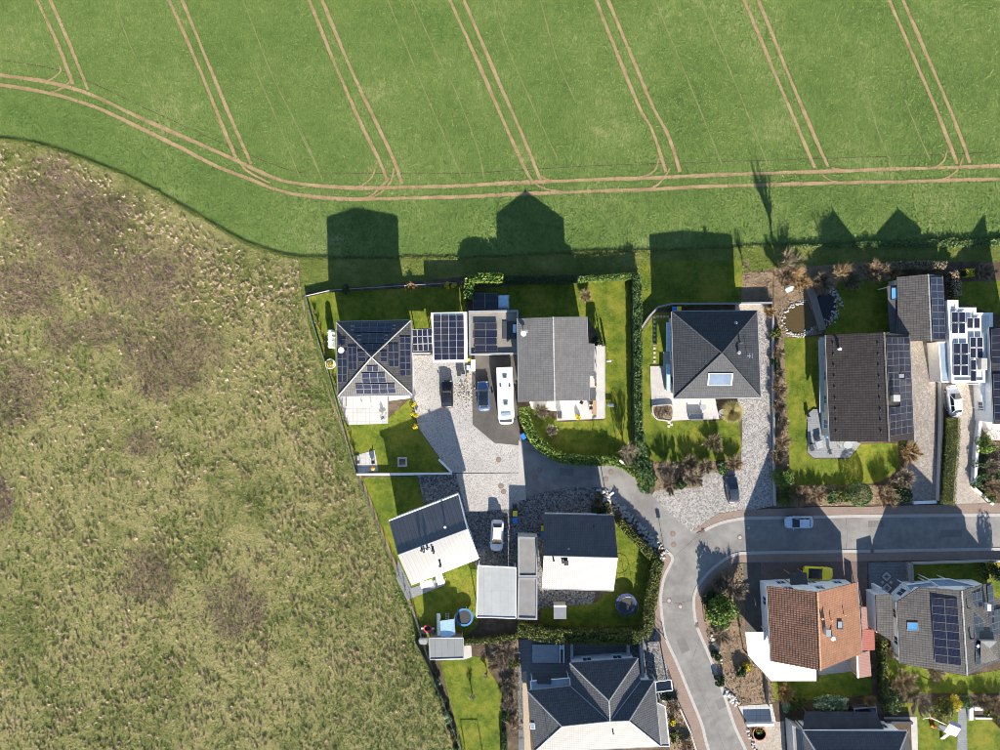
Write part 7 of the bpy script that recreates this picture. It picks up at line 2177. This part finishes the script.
# bare trees
bare_tree('bare_tree', 'spreading pale bare tree at the hedge corner by the lane', 625, 451, 3.4, 14, 'twig_grey', 'bark_pale', 2200, 11)
bare_tree('bare_tree', 'tall slender bare tree on the verge behind the pond garden', 777, 264, 6.6, 15, 'twig_brown', 'bark', 2200, 12, up=1.9, width=0.028)
bare_tree('bare_tree', 'golden bare tree spreading over the verge north of the dark pond', 832, 273, 3.6, 14, 'twig_yellow', 'bark_pale', 1500, 12)
bare_tree('bare_tree', 'pale leaning bare tree at the tan shrub by the pond', 792, 275, 3.2, 9, 'twig_yellow', 'bark_pale', 900, 8)
bare_tree('bare_tree', 'small bare sapling on the sunny verge', 743, 266, 2.4, 5, 'twig_brown', 'bark', 300, 6)
bare_tree('bare_tree', 'thin bare sapling on the lower lawn', 487, 672, 1.6, 4, 'twig_grey', 'bark', 160, 5)
bare_tree('bare_tree', 'small fruit sapling staked on the lower lawn', 472, 692, 1.9, 4, 'twig_brown', 'bark', 220, 5)
# row of little shrubs along the two meadow fences
for k in range(15):
    t = k / 14
    x_, y_ = np.interp(t, [0, .5, 1], [313, 334, 355]), np.interp(t, [0, .5, 1], [312, 385, 462])
    twig_bush('bare_shrub', 'small dark shrub in the row inside the meadow fence of the solar hip house', x_ + 1.5, y_, random.uniform(2.2, 3.2), .7, random.choice(['twig_brown', 'twig_red', 'twig_brown']), 150, group='shrub row at the upper meadow fence', width=.05)
for k in range(9):
    t = k / 8
    x_, y_ = 433 + t * 24, 673 + t * 74
    m_ = ['leaf_dark', 'leaf_variegated', 'leaf_dark', 'leaf_olive'][k % 4]
    bush('evergreen_shrub', 'small shrub in the row along the lower lawn fence', x_, y_, random.uniform(3.2, 4.6), .9, m_, 420, group='shrub row at the lower meadow fence')
# swing frame shadow caster on the lower lawn
p = P(473, 728)
r = thing('goal_frame', 'thin dark goal frame with net on the lower lawn', 'goal', (p.x, p.y, 0))
x0, x1, yb, yf = P(465, 0).x, P(482, 0).x, P(0, 752).y, P(0, 746).y
for xx in (x0, x1):
    MB().tube((xx, yf, 0), (xx, yf, 1.6), .035, None, 6).build('post', 'trim_dark', r)
    MB().tube((xx, yf, 1.6), (xx, yb, 0), .03, None, 6).build('stay', 'trim_dark', r)
MB().tube((x0, yf, 1.6), (x1, yf, 1.6), .035, None, 6).build('crossbar', 'trim_dark', r)
for i in range(9):
    xx = x0 + (x1 - x0) * (i + .5) / 9
    MB().tube((xx, yf, 1.6), (xx, yb, 0), .008, None, 4).build('net_cord', 'net_black', r)

# ================================================================== GRASSES (nobody could count them)
def grid_pts(x0, x1, y0, y1, n):
    return np.stack([rng.uniform(x0, x1, n), rng.uniform(y0, y1, n)], 1)
XL, XR, YB, YT = -78, 78, -60, 60
def polyW(px):
    return [(p.x, p.y) for p in G(px)]
# young wheat
n = 230000
xy = grid_pts(XL, XR, 12, YT, n)
below = edge_s + edge_ns[1:]
bx = np.array([P(a, b).x for a, b in below]); by = np.array([P(a, b).y for a, b in below])
ok = xy[:, 1] > np.interp(xy[:, 0], bx, by) + 0.3
for pth, w in track_w:
    if w > 0.3:
        arr = np.array([(q[0], q[1]) for q in pth])
        lo, hi = arr.min(0) - 1, arr.max(0) + 1
        cand = ok & (xy[:, 0] > lo[0]) & (xy[:, 0] < hi[0]) & (xy[:, 1] > lo[1]) & (xy[:, 1] < hi[1])
        idx = np.where(cand)[0]
        ok[idx[seg_dist(xy[idx], [tuple(a) for a in arr[::2]] + [tuple(arr[-1])]) < w * .5 - .05 + .07 * rng.random(len(idx))]] = False
xy = xy[ok]
# drill rows run NNW-SSE like the tramlines
ca, sa = math.cos(math.radians(23)), math.sin(math.radians(23))
u = xy[:, 0] * ca + xy[:, 1] * sa
u2 = np.round(u / 0.26) * 0.26 + rng.normal(0, .035, len(u))
head = xy[:, 1] < np.interp(xy[:, 0], bx, by) + 9.0
d = np.where(head, 0, u2 - u)
xy = xy + np.stack([d * ca, d * sa], 1)
base = np.column_stack([xy, np.full(len(xy), FZ)])
tone = .62 * rng.random(len(xy)) ** 1.3 + .26 * vnoise(xy, 1.3, 21) + .26 * vnoise(xy, 7.0, 22) - .02 - np.where(head, .2, 0)
v, f, t_ = blades(base, .11, .15, .95, tone)
te = np.array(track_edges); te = te[(np.abs(te[:, 0]) < XR) & (te[:, 1] < YT)]
te = np.repeat(te, 5, 0) + rng.normal(0, .08, (len(te) * 5, 2))
v, f, t_ = merge([(v, f, t_), blades(np.column_stack([te, np.full(len(te), FZ)]), .14, .09, .45, .15 + .7 * rng.random(len(te)))])
kind(tag(np_obj('wheat_crop', v, f, 'crop_blade', t_), 'short green young crop covering the field between the tramlines', 'crop'), 'stuff')

# meadow
mp = polyW(mead_px)
dead = [(60, 222, 46, 46), (22, 205, 20, 22), (140, 278, 45, 36), (168, 358, 45, 36), (18, 390, 24, 32), (150, 580, 26, 26), (232, 610, 28, 24), (240, 590, 16, 14), (0, 500, 14, 24), (30, 290, 34, 24), (112, 215, 26, 18), (140, 445, 16, 13), (60, 340, 14, 14), (85, 250, 30, 26), (100, 330, 22, 18)]
def dead_w(xy):
    w = np.zeros(len(xy))
    dn = vnoise(xy, 2.2, 41) - .5
    for cx, cy, rx, ry in dead:
        c = P(cx, cy)
        q = ((xy[:, 0] - c.x) / (1.12 * rx / S)) ** 2 + ((xy[:, 1] - c.y) / (1.12 * ry / S)) ** 2
        w = np.maximum(w, np.clip(1.45 - q + dn * 1.2, 0, 1))
    return w
def meadow_pts(n):
    xy = grid_pts(XL, 0, YB, 40, n)
    xy = xy[in_poly(xy, mp)]
    return xy
lead = np.array([P(a, b)[:2] for a, b in edge_s])
epath = [tuple(P(a, b)[:2]) for a, b in edge_s[::3]]
rpath = [tuple(P(a, b)[:2]) for a, b in [(302, 300), (331, 400), (381, 530), (441, 700), (457, 750)]]
# low green and olive grass
xy = meadow_pts(230000)
w = dead_w(xy)
xy = xy[rng.random(len(xy)) > w * .93]
tone = .45 * rng.random(len(xy)) + .45 * vnoise(xy, .9, 31) + .35 * vnoise(xy, 6, 32) - .12
v, f, t_ = blades(np.column_stack([xy, np.zeros(len(xy))]), .10, .11, 1.15, tone)
kind(tag(np_obj('meadow_grass', v, f, 'meadow_green', t_), 'low olive green grass of the rough meadow', 'grass'), 'stuff')
# straw tussocks: several blades per tussock
xy = meadow_pts(34000)
de = seg_dist(xy, epath); dr = seg_dist(xy, rpath)
dens = .16 + .5 * (vnoise(xy, 1.7, 53) > .62) + .9 * np.exp(-((de - 7.0) / 4.5) ** 2) * (vnoise(xy, 3.0, 51) > .38) + .5 * np.exp(-((dr - 4.5) / 2.5) ** 2) + .45 * (vnoise(xy, 5, 52) - .45)
dens *= (1 - .93 * dead_w(xy)) * np.where(de < 1.2, .1, 1) * np.where(dr < 1.6, .1, 1)
xy = xy[rng.random(len(xy)) < dens]
def tussock(xy, k, spread, hgt, width, lean, smin, smax, light=.5):
    rep = np.repeat(xy, k, 0)
    sz = np.repeat(rng.uniform(smin, smax, len(xy)), k)
    a_ = rng.uniform(0, 2 * np.pi, len(rep)); q_ = np.sqrt(rng.random(len(rep))) * spread * sz
    ox, oy = q_ * np.cos(a_), q_ * np.sin(a_)
    base = np.column_stack([rep[:, 0] + ox * .6, rep[:, 1] + oy * .6, np.zeros(len(rep))])
    tone = np.clip(np.repeat(rng.random(len(xy)), k) * light + rng.random(len(rep)) * (1 - light), 0, 1)
    v, f, t_ = blades(base, hgt * sz, width, lean, tone)
    v[2::3, 0] += ox * .9; v[2::3, 1] += oy * .9
    return v, f, t_
fresh = np.clip((P(0, 640).y - xy[:, 1]) / 8, 0, 1) * np.clip(1 - (seg_dist(xy, rpath) - 6) / 10, 0, 1)
xy = xy[rng.random(len(xy)) > .75 * fresh]
near = np.exp(-((seg_dist(xy, epath) - 7.0) / 5) ** 2)
xy = xy[rng.random(len(xy)) < .78 + .22 * near]
v, f, t_ = tussock(xy, 18, .20, .42, .07, .34, .3, 1.05, .7)
kind(tag(np_obj('straw_tussocks', v, f, 'meadow_straw', t_), 'pale dry straw tussocks scattered over the rough meadow', 'grass'), 'stuff')
xy = meadow_pts(22000)
fresh = np.clip((P(0, 640).y - xy[:, 1]) / 8, 0, 1) * np.clip(1 - (seg_dist(xy, rpath) - 6) / 10, 0, 1)
xy = xy[rng.random(len(xy)) < (.22 + 1.1 * (vnoise(xy, 2.4, 55) - .38) + .6 * fresh + .35 * np.exp(-(seg_dist(xy, rpath) / 5) ** 2)) * (1 - dead_w(xy))]
v, f, t_ = tussock(xy, 16, .26, .20, .085, .45, .4, 1.2)
kind(tag(np_obj('green_tussocks', v, f, 'meadow_tuft', t_), 'fresh green tussocks between the straw of the rough meadow', 'grass'), 'stuff')
# patches of dead stalks
xy = meadow_pts(260000)
xy = xy[rng.random(len(xy)) < dead_w(xy) * .9]
v, f, t_ = blades(np.column_stack([xy, np.zeros(len(xy))]), .12, .13, 1.2, .5 * rng.random(len(xy)) + .5 * vnoise(xy, .7, 60))
kind(tag(np_obj('rotting_litter', v, f, 'meadow_rot', t_), 'dark rotting leaf litter under the dead stalks of the meadow', 'leaf litter'), 'stuff')
xy = meadow_pts(230000)
xy = xy[rng.random(len(xy)) < dead_w(xy) * .8 * (.35 + .9 * vnoise(xy, .8, 62))]
tone = .65 * rng.random(len(xy)) + .4 * vnoise(xy, .9, 61)
v, f, t_ = blades(np.column_stack([xy, np.zeros(len(xy))]), .55, .05, .5, tone)
kind(tag(np_obj('dead_stalks', v, f, 'meadow_dead', t_), 'brown mauve patches of dead weed stalks in the meadow', 'weeds'), 'stuff')
# fresh green band beside the footpath, widening to the south
xy = meadow_pts(260000)
dr = seg_dist(xy, rpath)
wid = np.clip(2.6 + (P(0, 480).y - xy[:, 1]) * .25, 2.6, 12)
xy = xy[(rng.random(len(xy)) < np.clip(1.5 - dr / wid, 0, .9) * (.45 + .8 * vnoise(xy, 1.4, 91))) & (xy[:, 1] < P(0, 300).y)]
v, f, t_ = blades(np.column_stack([xy, np.zeros(len(xy))]), .12, .10, 1.0, .55 * rng.random(len(xy)) + .35 * vnoise(xy, .8, 92))
kind(tag(np_obj('fresh_grass', v, f, 'strip_green', t_), 'fresh green grass band of the meadow beside the footpath', 'grass'), 'stuff')
# verge and grass strip
for nm, px, nn, hh in (('verge_grass', verge_px, 60000, .14), ('strip_grass', strip_px, 170000, .10)):
    pp = polyW(px)
    arr = np.array(pp)
    lo, hi = np.maximum(arr.min(0), (XL, YB)), np.minimum(arr.max(0), (XR, YT))
    xy = grid_pts(lo[0], hi[0], lo[1], hi[1], nn)
    xy = xy[in_poly(xy, pp)]
    tone = .3 * rng.random(len(xy)) + .5 * vnoise(xy, .9, 71) + .2 * vnoise(xy, 5, 72)
    v, f, t_ = blades(np.column_stack([xy, np.zeros(len(xy))]), hh, .10, 1.1, tone)
    kind(tag(np_obj(nm, v, f, 'verge_green' if nm == 'verge_grass' else 'strip_green', t_), {'verge_grass': 'rough grass on the verge between crop field and gardens', 'strip_grass': 'green grass strip between meadow path and garden fences'}[nm], 'grass'), 'stuff')
# ragged grass hanging over the field edge
sidx = rng.uniform(0, len(bx) - 1, 26000)
ex, ey = np.interp(sidx, np.arange(len(bx)), bx), np.interp(sidx, np.arange(len(bx)), by)
keep = (ex > XL) & (ex < XR)
ex, ey = ex[keep] + rng.normal(0, .05, keep.sum()), ey[keep]
off = rng.normal(0, .13, len(ex)) + .25 * (vnoise(np.stack([ex, ex * 0], 1), .8, 77) - .5)
v, f, t_ = blades(np.column_stack([ex, ey + off, np.where(off > 0, FZ, -.02)]), .16, .09, .9, rng.random(len(ex)) * .7 + .3 * vnoise(np.stack([ex, ey], 1), 2, 78))
kind(tag(np_obj('edge_grass', v, f, 'verge_green', t_), 'ragged grass fringe along the lip of the crop field', 'grass'), 'stuff')
# litter on the flower beds
beds = [o for o in C.objects if o.name.startswith('flower_bed')]
pts_ = []
for o in beds:
    pp = [(vv.co.x, vv.co.y) for vv in o.data.vertices]
    arr = np.array(pp); lo, hi = arr.min(0), arr.max(0)
    xy = grid_pts(lo[0], hi[0], lo[1], hi[1], int((hi[0] - lo[0]) * (hi[1] - lo[1]) * 30))
    xy = xy[in_poly(xy, pp)]
    xy = xy[rng.random(len(xy)) < .25 + .9 * vnoise(xy, 1.3, 79)]
    for pd in C.objects:
        if pd.name.startswith('pond') and pd.get('kind') == 'structure':
            xy = xy[~in_poly(xy, [(vv.co.x, vv.co.y) for vv in pd.data.vertices])]
    pts_.append(np.column_stack([xy, rng.uniform(.02, .12, len(xy))]))
pts_ = np.concatenate(pts_)
v, f, t_ = leaves(pts_, .11, .65 * vnoise(pts_[:, :2], .9, 80) + .35 * rng.random(len(pts_)), up=.6)
kind(tag(np_obj('bed_litter', v, f, 'twig_brown', t_), 'dry leaves and stalks covering the garden beds', 'leaf litter'), 'stuff')
# tall weeds on the field lip behind the gardens
xy = grid_pts(P(780, 0).x, XR, P(0, 248).y, P(0, 238).y, 9000)
xy = xy[np.abs(xy[:, 1] - np.interp(xy[:, 0], bx, by) + .6) < .6 * (.5 + vnoise(xy, 1.5, 75))]
v, f, t_ = leaves(np.column_stack([xy, rng.uniform(.05, .4, len(xy))]), .13)
kind(tag(np_obj('lip_weeds', v, f, 'leaf_green', .4 + .6 * t_), 'leafy weeds on the field lip behind the right hand gardens', 'weeds'), 'stuff')
# lawns
vs_, k_ = [], 0
for key, px in LAWNS.items():
    pp = polyW(px); arr = np.array(pp)
    lo, hi = np.maximum(arr.min(0), (XL, YB)), np.minimum(arr.max(0), (XR, YT))
    nn = int((hi[0] - lo[0]) * (hi[1] - lo[1]) * 26)
    xy = grid_pts(lo[0], hi[0], lo[1], hi[1], nn)
    xy = xy[in_poly(xy, pp)]
    tone = .3 * rng.random(len(xy)) + .55 * vnoise(xy, .7, 81) + .5 * vnoise(xy, 3, 82) - .2
    vs_.append(blades(np.column_stack([xy, np.full(len(xy), .012)]), .035, .09, 1.3, tone))
v, f, t_ = merge(vs_)
kind(tag(np_obj('lawn_grass', v, f, 'lawn_blade', t_), 'short mown grass of the garden lawns', 'grass'), 'stuff')
